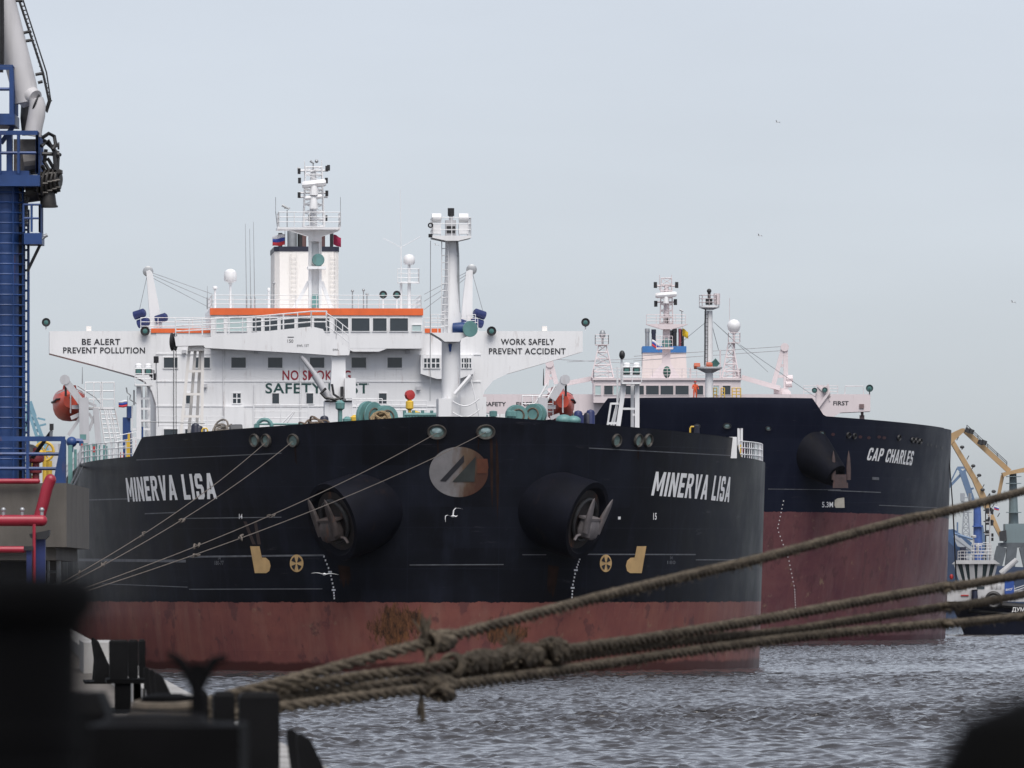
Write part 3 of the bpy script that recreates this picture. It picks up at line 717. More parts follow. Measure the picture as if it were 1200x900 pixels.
# ------------------------------------------------------------------ foremast
SFM = 10
m = MB(); a = q1(528.5, 492, SFM); z = lambda y: q1(528.5, y, SFM).z-a.z; R = lambda w: (q1(528.5+w/2, 450, SFM).x-a.x)
m.lathe([(R(22), -1), (R(22), z(402)), (R(24), z(396)), (R(24), z(370)), (R(20), z(357)), (R(14.5), z(325)), (R(13.5), z(282)), (R(13.5), z(278))], a, (0,0,1), 20)
m.xz(poly(MS, [(505.5,277), (551,277), (551,279.5), (536,283), (522,283), (505.5,279.5)], SFM), SFM-1.1, SFM+1.1)
m.xz(poly(MS, [(504,390.5), (556,390.5), (540,397), (537,401), (520,401), (515,397)], SFM), SFM-1.1, SFM+1.1)
bx(MS, m, 514, 529, 467, 495, SFM-1.5, 2.5); bx(MS, m, 530, 570, 465, 495, SFM+.6, 1.6)
fore = m.build('foremast', WHITE, TANKER)
m = MB(); zp = q1(500, 277, SFM).z; xa, xb = q1(506, 277, SFM).x, q1(550.5, 277, SFM).x
m.rail([(xa, SFM+1, zp), (xa, SFM-1, zp), (xb, SFM-1, zp), (xb, SFM+1, zp)], 1.05, .9, .025)
zp = q1(500, 390.5, SFM).z; xa, xb = q1(504, 390, SFM).x, q1(556, 390, SFM).x; m.rail([(xa, SFM-1, zp), (q1(520,390,SFM).x, SFM-1, zp)], 1.05, .5, .025); m.rail([(xb-.5, SFM-1, zp), (xb, SFM-1, zp)], 1.05, .5, .025)
m.build('railing', WHITE, fore)
for pa, pb in ((506.5, 517), (538, 549)):
    m = MB(); bx(MS, m, pa, pb, 263, 274, SFM-.6, .7); bx(MS, m, pa, pa+1.2, 250, 276, SFM-.5, .2); bx(MS, m, pb-1.2, pb, 250, 276, SFM-.5, .2)
    c = q1((pa+pb)/2, 255.5, SFM-.4); m.lathe([(.0, -.3), (.27, -.28), (.27, .25), (.0, .3)], c, (1,0,0), 12); m.build('floodlight', WHITE, fore)
m = MB(); bx(MS, m, 522.5, 534.5, 258, 276, SFM-.2, .8); p = q1(528.5, 258, SFM); m.tube(p, q1(528.5, 245, SFM), .12, n=8); m.build('light_box', GREYP, fore, smooth=False)
m = MB()
for ya, yb in ((265, 268), (270, 273)): bx(MS, m, 523.5, 533.5, ya, yb, SFM-.26, .05)
p = q1(528.5, 247, SFM); m.tube(p-V(0,0,.3), p+V(0,0,.15), .19, n=8); c = q1(504.5, 264, SFM-1); m.torus(c, (0,1,0), .12, .05, 10, 6); m.tube(c+V(0,0,-.7), c+V(0,0,-.5), .12, n=8)
m.build('navigation_light', BLACK, fore)
m = MB(); m.path([q1(536,283,SFM-.1), q1(537,300,SFM), q1(537.5,350,SFM), q1(538.5,366,SFM-.2)], .07, 6)
for y in (300, 324, 345): m.tube(q1(528,y,SFM), q1(538,y,SFM), .05, n=5)
m.build('cable_pipe', STEEL, fore)
m = MB()
for y in range(293, 392, 5): c = q1(524, y, SFM-.75); m.tube(c, c+V(.0,.3,0), .02, n=4)
m.ladder(q1(521.5, 390, SFM-.6), q1(521.5, 283, SFM-.45), .38, step=.4); m.build('ladder', WHITE, fore)
p = q1(551, 385.5, SFM-1.2); m = MB(); m.lathe([(.46, -.05), (.47, .02), (.30, .1), (.2, .5), (.12, .9)], p, (-.35,1,.05), 18); m.build('fog_horn', TEAL, fore)
p = q1(541, 385, SFM-.8); MB().lathe([(.0, -.55), (.33, -.5), (.38, .0), (.33, .5), (0, .55)], p, (1,-.2,0), 14).build('horn_motor', ROYAL, fore)
m = MB(); p = q1(527.5, 407, SFM-.65); m.tube(p+V(0,0,.2), p-V(0,0,.25), .12, .05, 8); m.build('hanging_bell', ROYAL, fore)
m = MB(); m.tube(q1(533, 462, SFM-1), q1(552, 440, SFM-1), .14, n=6); m.tube(q1(551, 441, SFM-1), q1(562, 490, SFM-1), .04, n=5)
for y0, sag in ((470, 8), (483, 8)):
    m.path([q1(530+32*i/10, y0+sag*math.sin(pi*i/10)*.9-(3*i/10), SFM-1.3) for i in range(11)], .035, 5)
m.build('derrick', WHITE, fore)
MB().tube(q1(504.5, 282, SFM-1), q1(504, 470, SFM-1), .02, n=4).build('halyard', STEEL, fore)

# ------------------------------------------------------------------ hose crane with its boom, and boom rest
SCR = 92
m = MB(); x0, x1, z0, z1 = panel(MS, 380, 413, 470, 500, SCR, 0); m.box(x0, x1, SCR-.6, SCR+1.2, MS.deckz, z1)
crane = m.build('hose_crane', WHITE, TANKER, smooth=False)
m = MB(); m.xz(poly(MS, [(386.5,470), (389,417), (404.5,417), (405,470)], SCR), SCR-.4, SCR+.9); m.build('pillar', WHITE, crane, smooth=False)
m = MB(); bx(MS, m, 404, 417, 443, 467, SCR-.9, 1.1); m.build('control_cabinet', WHITE, crane, smooth=False)
m = MB(); m.xz(poly(MS, [(204,395), (210,393.5), (240,396), (300,389.5), (365,383), (378,386), (382,394), (388,395.5), (392,397), (410,409), (408.5,416.5), (392,417), (350,414), (240,408), (238,405), (206,406)], SCR), SCR-.7, SCR+.5)
boom = m.build('boom', WHITE, crane, smooth=False)
m = MB(); c = q1(203.5, 400.5, SCR-.1); m.lathe([(.55, -.12), (.62, -.12), (.5, 0), (.62, .12), (.55, .12)], c, (.95,-.3,0), 20); m.build('sheave', DARKSTEEL, boom)
m = MB(); pts = [q1(206, 394, SCR-.7), q1(300, 389, SCR-.7), q1(365, 383, SCR-.7), q1(383, 383, SCR-.7)]; m.rail(pts, 1.05, .9, .033); m.rail([p+V(0,1.1,0) for p in pts], 1.05, 1.8, .028)
m.rail([q1(383,390,SCR-.7), q1(394,397,SCR-.7), q1(409,409,SCR-.7)], 1.3, .7, .033)
m.build('handrail', WHITE, boom)
m = MB(); m.tube(q1(353, 417, SCR-.4), q1(370, 440, SCR-.4), .16, n=10); m.tube(q1(369, 439, SCR-.4), q1(388, 470, SCR-.4), .26, n=12); m.build('hydraulic_ram', GREYP, crane)
m = MB(); m.path([q1(382,455,SCR-.9), q1(376,461,SCR-.9), q1(381,466,SCR-.9), q1(392,468,SCR-.9), q1(402,466,SCR-.9)], .1, 6); m.path([q1(389,450,SCR-.9), q1(391,462,SCR-.9), q1(400,468,SCR-.9)], .09, 6); bx(MS, m, 399, 402.5, 453, 468, SCR-.7, .3); bx(MS, m, 380.5, 412.5, 469.3, 471, SCR-.65, .1)
m.build('hydraulic_hose', DARKSTEEL, crane)
m = MB(); text_flat(m, '150', q1(337, 401.5, SCR-.72), (1,0,0), (0,0,1), .22, .38); text_flat(m, 'SWL 15T', q1(348, 406.5, SCR-.72), (1,0,.02), (0,0,1), .16, .8); text_flat(m, 'SWL', q1(390, 411, SCR-.72), (1,0,0), (0,0,1), .14, .4)
x0, x1, z0, z1 = panel(MS, 336.5, 344, 395, 397.5, SCR, 0); m.box(x0, x1, SCR-.72, SCR-.705, z0+.1, z1); m.build('lettering', LETBLK, boom, smooth=False)
m = MB()
for px in (203.6, 206.4): m.tube(q1(px, 404, SCR-.1), q1(px, 511, SCR-.1), .022, n=5)
m.build('hoist_wire', DARKSTEEL, crane)
m = MB()
for a, b in (((222,408), (211.5,513)), ((229,408), (221,513)), ((237.5,408), (236.5,513)), ((235,408), (230,513))): m.beam(q1(*a, SCR+.1), q1(*b, SCR+(.1 if a[0] in (222,237.5) else 1.6)), .2, .2, (0,1,0))
for y, a, b in ((435,220.5,236.8), (462,217,236.8), (488,214,236.8)): m.beam(q1(a, y, SCR+.1), q1(b, y, SCR+.1), .16, .16)
bx(MS, m, 221, 239, 405.5, 411, SCR-.4, 1.4); m.build('boom_rest', CREAM, TANKER, smooth=False)

# ------------------------------------------------------------------ light towers either side, lifeboats and davits
def light_tower(S, s, px, legs, plat, lights, rungs, name='light_tower'):
    m = MB(); (pl0, pl1, py) = plat
    for (a, ya, b, yb, w, ds) in legs: m.beam(S.L(a, ya, s+ds), S.L(b, yb, s+ds), w, w, (0,1,0))
    for y, a, b in rungs: m.beam(S.L(a, y, s), S.L(b, y, s), .14, .14)
    o = m.build(name, WHITE, TANKER, smooth=False)
    m = MB(); bx(S, m, pl0, pl1, py, py+2, s-.7, 1.6); zp = S.L(pl0, py, s).z
    m.rail([(S.L(pl0,py,s).x, s-.65, zp), (S.L(pl1,py,s).x, s-.65, zp)], 1.0, .7, .03); m.build('platform', WHITE, o, smooth=False)
    for (a, b, y0, y1) in lights:
        m = MB(); bx(S, m, a, b, y0, y1, s-.5, .7); x0, x1, z0, z1 = panel(S, a, b, y0-5, y0, s, 0)
        m.lathe([(0, 0), ((x1-x0)*.5, 0), ((x1-x0)*.48, (z1-z0)*.7), ((x1-x0)*.3, z1-z0), (0, z1-z0)], ((x0+x1)/2, s-.15, z0), (0,0,1), 12)
        f = m.build('floodlight', WHITE, o)
        x0, x1, z0, z1 = panel(S, a+.3, b-.3, y0+.8, y1-.4, s-.5, 0)
        m = MB(); m.box(x0, x1, s-.62, s-.505, z0, z1); g = m.build('housing', DARKSTEEL, f, smooth=False) if False else m.build('lamp_frame', DARKSTEEL, o, smooth=False)
        MB().box(x0+.07, x1-.07, s-.66, s-.622, z0+.07, z1-.07).build('lens', GLASSG, g, smooth=False)
    return o
light_tower(MS, 86, 735, [(731.5,450,724,502,.28,0), (746.5,450,746.5,504,.3,0), (729,450,716,500,.12,1), (741,450,741,503,.2,1.3), (728.5,418,728.5,452,.14,.3), (723.5,430,723.5,474,.12,.9), (716,472,712,498,.12,1), (723.5,474,719,500,.12,1)],
            (729, 751, 448), [(730,738.5,430,439), (741.5,750,430,439)], [(479, 725.5, 746.5), (473,716,725), (496,712,725), (486,741,746.5)])
p = q1(729, 418.5, 86); 
light_tower(MS, 92, 168, [(162.5,453,162.5,515,.3,0), (174.5,453,174.5,515,.2,.5), (166,453,167,515,.12,1.2), (171,453,171,515,.1,1.4), (155,475,155,515,.1,.5)],
            (158, 179, 450), [(158,166.5,431,439), (169.5,178,431,439)], [(479,162,176), (467,162,175), (493,162,176), (503,155,176)])
m = MB(); m.ball(p+V(0,0,.15), .2, .2, .3)
m.build('signal_lamp', BLACK, TANKER)
for px, y in ((178,437), (180,441), (183,421)): c = q1(px, y, 92); MB().tube(c-V(0,0,.25), c+V(0,0,.2), .17, n=8).build('signal_lamp', BLACK, TANKER)
MB().tube(q1(183,441,92), q1(183,424,92), .04, n=5).build('lamp_stay', STEEL, TANKER)
m = MB(); m.tube(q1(148,454,92), q1(149,460,92), .05, n=5); m.tube(q1(149,460,92), q1(153,463,92), .04, n=5); m.tube(q1(153,463,92), q1(152,468,92), .04, n=5); m.tube(q1(152,468,92), q1(160,473,92), .04, n=5); m.tube(q1(157,457,92), q1(157,475,92), .06, n=5)
m.tube(q1(160, 494, 92), q1(240, 496, 92), .03, n=4); m.tube(q1(183,424,92), q1(186,500,92), .02, n=4); m.build('stay', STEEL, TANKER)

def lifeboat(px0, px1, py0, py1, s, label, flip):
    x0, x1, z0, z1 = panel(MS, px0, px1, py0, py1, s, 0); cx = (x0+x1)/2; w = (x1-x0)/2; h = z1-z0; wpos = MS.w((cx, s, z0))
    root = empty('lifeboat', wpos, MS.rz, label=label, cat='lifeboat', group='orange lifeboats on davits')
    rings = []; L = 8.0; n = 20
    for j in range(15):
        u = j/14; k = max(.10, math.sin(pi*(.06+.88*u))**.55); keel = h*.16*(1-k)
        ring = []
        for i in range(n):
            a = 2*pi*i/n; c, sn = math.cos(a), math.sin(a)
            ring.append((w*k*math.copysign(abs(c)**.75, c), (u-.12)*L, .50*h+keel*.5+(.5*h*k if sn < 0 else .40*h*k)*math.copysign(abs(sn)**.85, sn)))
        rings.append(ring)
    MB().loft(rings).build('hull', BOATORANGE, root)
    m = MB(); m.xz([(-w*.42, .84*h), (w*.42, .84*h), (w*.36, h), (-w*.36, h)], 4.2, 6.2); m.build('steering_cupola', BOATORANGE, root, smooth=False)
    m = MB()
    for sg in (-1, 1): m.path([(sg*w*1.03*math.sin(pi*(.06+.88*(.1+.07*i)))**.55 if i else 0, -.95 if i == 0 else (.05+.07*i-.12)*L, .62*h-(.04*h*i if i < 3 else .1*h)) for i in range(12)], .09, 6)
    m.build('rubbing_strake', BLACK, root)
    m = MB()
    for sg in (-1, 1):
        m.path([(sg*w*.1, -.9, .86*h), (sg*w*.45, -.35, .80*h), (sg*w*.75, .4, .74*h)], .05, 5)
    m.tube((0, -.98, .2*h), (0, -1.0, .75*h), .06, n=6); m.build('bow_fitting', WHITE, root)
    return root
lifeboat(62, 103, 450, 493, 196, 'orange lifeboat hanging left of the near tanker, above the pale railings', 0)
lifeboat(641, 676, 452, 492, 196, 'orange lifeboat hanging right of the near tanker, behind the green winch wheels', 1)
def davit(S, s, pts_arm, post, extra, parent, glist=()):
    m = MB(); m.beam(S.L(*pts_arm[0], s), S.L(*pts_arm[1], s), .55, .5, (0,1,0)); m.tube(S.L(*pts_arm[0], s)-V(0,.3,0), S.L(*pts_arm[0], s)+V(0,.3,0), .4, n=10)
    m.beam(S.L(*post[0], s), S.L(*post[1], s), .75, .6, (0,1,0))
    for a, b, w in extra: m.beam(S.L(*a, s+.4), S.L(*b, s+.4), w, w, (0,1,0))
    o = m.build('lifeboat_davit', GREYP, parent, smooth=False)
    m = MB(); p = S.L(pts_arm[0][0]+1, pts_arm[0][1]+3, s); m.tube(p, p-V(0,0,1.1), .1, n=6); m.build('fall_block', DARKSTEEL, o)
    return o
DA = davit(MS, 194, ((76,445), (97,474)), ((98,466), (99.5,540)), [((83,490), (97,484), .3), ((95,477), (84,477), .3), ((80,510), (95,488), .25), ((112,478), (116,525), .45), ((104,505), (112,485), .25), ((114,500), (104,484), .2), ((90,466),(113,476),.2)], TANKER)
DB = davit(MS, 194, ((662,445), (647,468)), ((636,466), (636,492)), [((645,490), (656,486), .3), ((651,477), (642,477), .3), ((628,490), (640,474), .3)], TANKER)
# platforms, stairs and tangle beside the lifeboats
m = MB(); s = 194.8
def rpx(pts, s, **k): m.rail([q1(a, b, s) for a, b in pts], **k)
rpx([(100,478), (120,478)], s, h=2.0, gap=.7, r=.05); rpx([(118,478), (134,478)], s, h=2.0, gap=.8, r=.05); bx(MS, m, 98, 135, 477, 479.5, s, 2.5)
m.build('boat_deck_platform', WHITE, TANKER, smooth=False)
for pa, pb in ((121,127), (126,135), (131,140)): MB().ladder(q1(pa,480,s), q1(pb,524,s), .5, r=.06).build('boat_deck_ladder', WHITE, TANKER)
MB().path([q1(91,452,s), q1(100,458,s), q1(112,466,s), q1(118,473,s)], .05, 5).build('davit_wire', STEEL, TANKER)
m = MB(); rpx([(612,492), (648,492)], s, h=1.9, gap=.7, r=.05); bx(MS, m, 612, 640, 482, 484, s+1, 1); m.build('boat_deck_platform', WHITE, TANKER, smooth=False); m = MB()
m.tube(q1(630,470,s), q1(641,450,s), .1, n=6); m.build('davit_spar', WHITE, TANKER); m = MB(); m.tube(q1(635,480,s), q1(651,452,s), .1, n=6); m.build('davit_spar', WHITE, TANKER); m = MB(); MB().tube(q1(637,452,s), q1(637,432,s), .06, .02, 5).build('whip_aerial', DARKSTEEL, TANKER); MB().tube(q1(96.5,450,s), q1(96.5,430,s), .05, .02, 5).build('whip_aerial', STEEL, TANKER)
m.path([q1(625,478,s), q1(632,464,s), q1(640,456,s), q1(646,462,s)], .06, 5)
m.build('davit_spar', WHITE, TANKER, smooth=False)
bx(MS, MB(), 568, 604, 485, 500, s-20, 3).build('white_deck_locker', WHITE, TANKER, smooth=False)
# starboard main-deck edge seen past the bow, with rails, fairlead rollers and posts
m = MB(); zd = 12.3
m.rail([V(p.x+.15, p.y+.1, zd) for p in [MS.hull(rad(-a), 12.3) for a in (60,65,70,75,80,85,89)]]+[(-20.4, 60, zd), (-20.4, 180, zd)], 1.1, 1.6, .035)
m.build('deck_edge_railing', WHITE, TANKER)
m = MB(); ptsr = [MS.hull(rad(a), 12.3)*1.0 for a in (60,64,68,72,76,80,84,88)]; m.rail([V(p.x-.15, p.y+.1, zd) for p in ptsr], 1.15, .8, .04)
m.build('deck_edge_railing', WHITE, TANKER)
s = 60
for a, b, y0, y1 in ((80,85,527,546), (95,103,525,545), (103.5,106,527,545), (108,114,525,545), (116,118,527,545), (121,123.5,527,545), (124,126,528,545), (87,90,532,546)):
    x0, x1, z0, z1 = panel(MS, a, b, y0, y1, s, 0); m = MB(); m.box(x0, x1, s, s+1.2, 11.2, z1); m.lathe([((x1-x0)*.55, 0), ((x1-x0)*.55, .3)], ((x0+x1)/2, s+.5, z1), (0,0,1), 10); m.build('mooring_roller', TEAL, TANKER)
bx(MS, MB(), 94, 101, 509, 515, 150, 1).build('teal_box', TEAL, TANKER, smooth=False); m = MB()
x0, x1, z0, z1 = panel(MS, 884.5, 891, 524, 541, 36, 0); m.box(x0, x1-.1, 36, 37.5, 11.2, z1); m.lathe([(.25, 0), (.25, 1.6)], ((x0+x1)/2, 35.6, z1-1.5), (0,0,1), 10)
m.build('mooring_roller', TEAL, TANKER)
for a, b, y0, y1, s in ((151,154.5,505,520,118), (166,168,500,512,80)): x0, x1, z0, z1 = panel(MS, a, b, y0, y1, s, 0); MB().box(x0, x1, s, s+1, 11.2, z1).build('blue_ventilator', ROYAL, TANKER, smooth=False)
m = MB(); x0, x1, z0, z1 = panel(MS, 144, 153, 489, 520, 120, 0); m.box(x0, x1, 120, 121, 11.2, z1)
m.tube(q1(152,490,120), q1(152,476,120), .22, n=8); m.build('blue_ventilator', ROYAL, TANKER); m = MB(); m.tube(q1(80,516,150), q1(97,517,150), .2, n=6); m.ball(q1(84,518,150), .4); m.tube(q1(84,518,150), q1(84,530,150), .15, n=6); bx(MS, m, 93, 98, 517, 522, 149, 1)
m.build('blue_ventilator', ROYAL, TANKER)
m = MB()
for a, y0, y1 in ((148.5,515,541), (151,508,541)): MB().tube(q1(a, y1, 40), q1(a, y0, 40), .09, n=6).build('yellow_ladder_post', YELLOW, TANKER)
for a, b, y in ((141,145,530), (157,160,516), (109,112,523), (95,97,520)): x0, x1, z0, z1 = panel(MS, a, b, y, y+7, 55, 0); MB().box(x0, x1, 55, 55.5, z0, z1).build('fire_box', RED, TANKER, smooth=False)
m = MB(); rpx([(135,532),(160,527)], 45, h=1.1, gap=1, r=.03)
for px in (128,133,138,143,156,158): m.tube(q1(px,542,45), q1(px, 512 if px > 150 else 526, 45), .06, n=5)
m.build('deck_pipework', WHITE, TANKER)
# ------------------------------------------------------------------ nearer tanker: bow markings, fairleads, anchors, deck gear
def fairlead(S, px, py, rx, ry, parent, rim=None, inner=None, eye=True):
    "oval cast chock set in the bulwark: heavy rim and a dished pale inside"
    ph, z = S.surf(px, py); n = S.nrm(ph, z); c = S.on(ph, z, .02)
    k = F/S.w(c).y; up = Vector((0,0,1)); up = (up-n*up.dot(n)).normalized(); sd = up.cross(n).normalized()
    fx = max(.25, abs(sd.x)); RX, RY = rx/k/fx, ry/k
    m = MB(); N = 26
    def ring(sc, d): return [c+sd*math.cos(2*pi*i/N)*RX*sc+up*math.sin(2*pi*i/N)*RY*sc+n*d for i in range(N)]
    m.loft([ring(1.0, -.15), ring(1.0, .06), ring(.93, .14), ring(.80, .12), ring(.70, .03), ring(.66, -.1)], cap=False)
    o = m.build('fairlead', rim or FAIRRIM, parent)
    m = MB(); m.loft([ring(.72, .025), ring(.6, .018), ring(.3, .014), ring(.05, .012)]); m.build('chock_opening', inner or FAIRIN, o)
    if eye:
        m = MB(); cc = c+up*RY*.18; m.loft([[cc+sd*math.cos(2*pi*i/14)*RX*a+up*math.sin(2*pi*i/14)*RY*a*.7+n*d for i in range(14)] for a, d in ((.52,.03), (.45,.05), (.05,.055))]); m.build('pale_opening', FAIRSKY, o)
    return o
FAIRRIM = paint('worn_chock_iron', (.055,.05,.045), .45, .5, 5, rust=.5, metal=.2)
FAIRIN = paint('chock_inside_teal', (.13,.19,.18), .5, .45, 4, rust=.9, dirt=.7)
FAIRSKY = paint('chock_opening_pale_teal', (.33,.45,.46), .5, .2, 4)
for px, rx in ((299,5.2), (312.5,5.4), (344,6.3), (722,5.6), (747.5,5.2), (759,5.0)): fairlead(MS, px, 516 if px < 1000 else 0, rx, 8, HULL1, eye=False)
for px in (512, 569): fairlead(MS, px, 506, 11.5, 9, HULL1)

# emblem: pale disc with a slanted black bar, a grey triangle, an orange panel, streaked by rust
def disc_pts(cx, cy, rx, ry, n=48): return [(cx+rx*math.cos(2*pi*i/n), cy+ry*math.sin(2*pi*i/n)) for i in range(n)]
t = NT('emblem_disc_paint'); P = t.tc.outputs['Object']; X = t.n('SeparateXYZ', _0=P).outputs[0]
ex = MS.at(538, 553)[0].x
nz = t.noise(P, 1, 6, .6, stretch=(2.6, 2.6, .5)); nz2 = t.noise(P, 1.8, 6, .65)
u = t.math('ADD', t.math('SUBTRACT', X, ex), t.math('MULTIPLY', t.math('SUBTRACT', nz, .5), 2.0))
c = t.mix(t.ramp(nz2, .3, .7), (.15,.145,.15), (.20,.19,.195))
c = t.mix(t.ramp(u, -.55, .35), c, (.10,.062,.038))
c = t.mix(t.ramp(t.math('ADD', u, t.math('MULTIPLY', t.math('SUBTRACT', 11.6, t.n('SeparateXYZ', _0=P).outputs[2]), .3)), .35, 1.25), c, (.055,.018,.009))
EMBLEM = t.out(c, .6)
m = MS.fan(MB(), disc_pts(537.5, 553, 34.5, 29.5), .02); emblem = m.build('emblem', EMBLEM, HULL1)
def sub_poly(px, k=10):
    out = []
    for a, b in zip(px, px[1:]+px[:1]): out += [(a[0]+(b[0]-a[0])*i/k, a[1]+(b[1]-a[1])*i/k) for i in range(k)]
    return out
MS.fan(MB(), sub_poly([(543.5,533), (543.8,541), (522.5,564), (515.5,563.5)]), .045).build('black_bar', LETBLK, emblem)
MS.fan(MB(), sub_poly([(557.5,534.5), (556,564.5), (530,564.5)]), .045).build('grey_triangle', paint('faded_grey_green_paint', (.022,.026,.025), .6, .3, 1), emblem)
MS.fan(MB(), sub_poly([(559,537.5), (571,537.5), (572.3,548), (570,554.5), (559,554.5)]), .045).build('orange_panel', paint('rusty_orange_paint', (.095,.028,.012), .6, .3, 1.2), emblem)
# ship name both sides
MS.lettering('MINERVA LISA', 150.5, 255, 560, 588, 554, 584.5, bold=.022, space=1.13, lean=-.30).build('ship_name', LETTER, HULL1, smooth=False)
MS.lettering('MINERVA LISA', 762.5, 853.5, 552.5, 580.5, 559, 588.5, bold=.022, space=1.13, lean=.34).build('ship_name', LETTER, HULL1, smooth=False)
# bulb and thruster symbols
bulb = [(293.5,640), (304.5,640), (303.5,653), (312,653.5), (316,657), (317.5,663), (316,669), (312.5,671.5), (299,671.5)]
MS.fan(MB(), sub_poly(bulb, 4), .03).build('bulbous_bow_mark', BRONZE, HULL1)
MS.fan(MB(), sub_poly([(1051-a-.5, b) for a, b in bulb], 4), .03).build('bulbous_bow_mark', BRONZE, HULL1)
for cx, rx in ((348, 8), (709.5, 7)):
    o = MS.fan(MB(), disc_pts(cx, 660, rx, 10.3, 30), .03).build('thruster_mark', BRONZE, HULL1)
    for a in (45, 135, 225, 315):
        pts = [(cx+rx*.13*math.cos(rad(a)), 660+1.3*math.sin(rad(a)))]+[(cx+rx*.8*math.cos(rad(a+d)), 660+8.2*math.sin(rad(a+d))) for d in (-24,-12,0,12,24)]
        MS.fan(MB(), sub_poly(pts, 2), .055).build('propeller_blade', LETBLK, o)
# pale weld and draught lines
for a in ((80,170,586.5,584,.07), (170,207,602,600.5,.06), (213,330,607.5,606,.05), (160,330,539,531,.05), (220,380,652.5,650.5,.10), (85,218,656,657.5,.16), (222,378,690.5,690,.05), (120,220,684,688,.05), (686,815,649.5,649.8,.07), (815,868,656,656,.06), (690,860,525,534,.05), (612,640,650,650,.05), (480,590,662,661.5,.05), (385,400,607,607,.1)):
    MS.strip(MB(), *a).build('weld_line', PALELINE, HULL1, smooth=False)
for a in ((380,383,607.6,607.6,.16), (724,727,607,607,.16)): MS.strip(MB(), *a, n=3).build('tug_mark', LETTER, HULL1, smooth=False)
MS.lettering('14', 280.5, 284.5, 602, 608, 602, 608, bold=.02).build('draught_figure', LETTER, HULL1, smooth=False)
MS.lettering('15', 765, 769, 601, 609, 601, 609, bold=.02).build('draught_figure', LETTER, HULL1, smooth=False)
MS.lettering('14', 256, 259, 652, 656, 652, 656, bold=.02).build('draught_figure', PALELINE, HULL1, smooth=False)
MS.lettering('180-77', 252, 262.5, 657, 662, 657, 662, bold=.02).build('draught_figure', PALELINE, HULL1, smooth=False)
MS.lettering('14', 785, 787.5, 651.5, 655.5, 651.5, 655.5, bold=.02).build('draught_figure', PALELINE, HULL1, smooth=False)
MS.lettering('180', 781.5, 791, 657, 661, 657, 661, bold=.02).build('draught_figure', PALELINE, HULL1, smooth=False)
for pts in ([(380,652), (387,670), (391,688), (392,701)], [(679,655), (674.5,668), (671,685), (670,700)]):
    m = MB()
    for i in range(13):
        u = i/12*3; k = min(2, int(u)); f = u-k; a = pts[k][0]*(1-f)+pts[k+1][0]*f; b = pts[k][1]*(1-f)+pts[k+1][1]*f
        if i in (4, 9): MS.fan(m, [(a-2.2,b-1), (a+2.2,b-1), (a+2.2,b+1), (a-2.2,b+1)], .03, 1)
        else: MS.fan(m, [(a-.8,b-1.1), (a+.8,b-1.1), (a+.8,b+1.1), (a-.8,b+1.1)], .03, 1)
    m.build('draught_mark', LETTER, HULL1, smooth=False)
for a, b in ((287,297), (299,303)):   # rust weeps above the starboard bulb mark
    MS.fan(MB(), [(a-1.5,611), (a+2,611), (b+3,638), (b-1,638)], .015, 2).build('rust_streak', paint('thin_rust_streak', (.035,.02,.018), .6), HULL1)

RUN = paint('dull_rust_run', (.022,.011,.008), .7, .4, 1.5, spec=.1)
for pts in ([(574,514), (577,514), (578,545), (577,598), (575,570)], [(581,512), (583,520), (585,560), (583,610), (581,560)], [(560,514), (562,514), (561,527), (560,527)], [(512,515), (514,515), (514,532), (513,532)],
            [(396,662), (410,664), (412,684), (408,700), (400,698), (399,680)], [(642,662), (655,664), (652,684), (648,701), (641,690)], [(345,524), (347,524), (348,545), (346,540)], [(747,524), (749,524), (748,540), (747,536)]):
    MS.fan(MB(), sub_poly(pts, 3), .012, 3).build('rust_streak', RUN, HULL1)
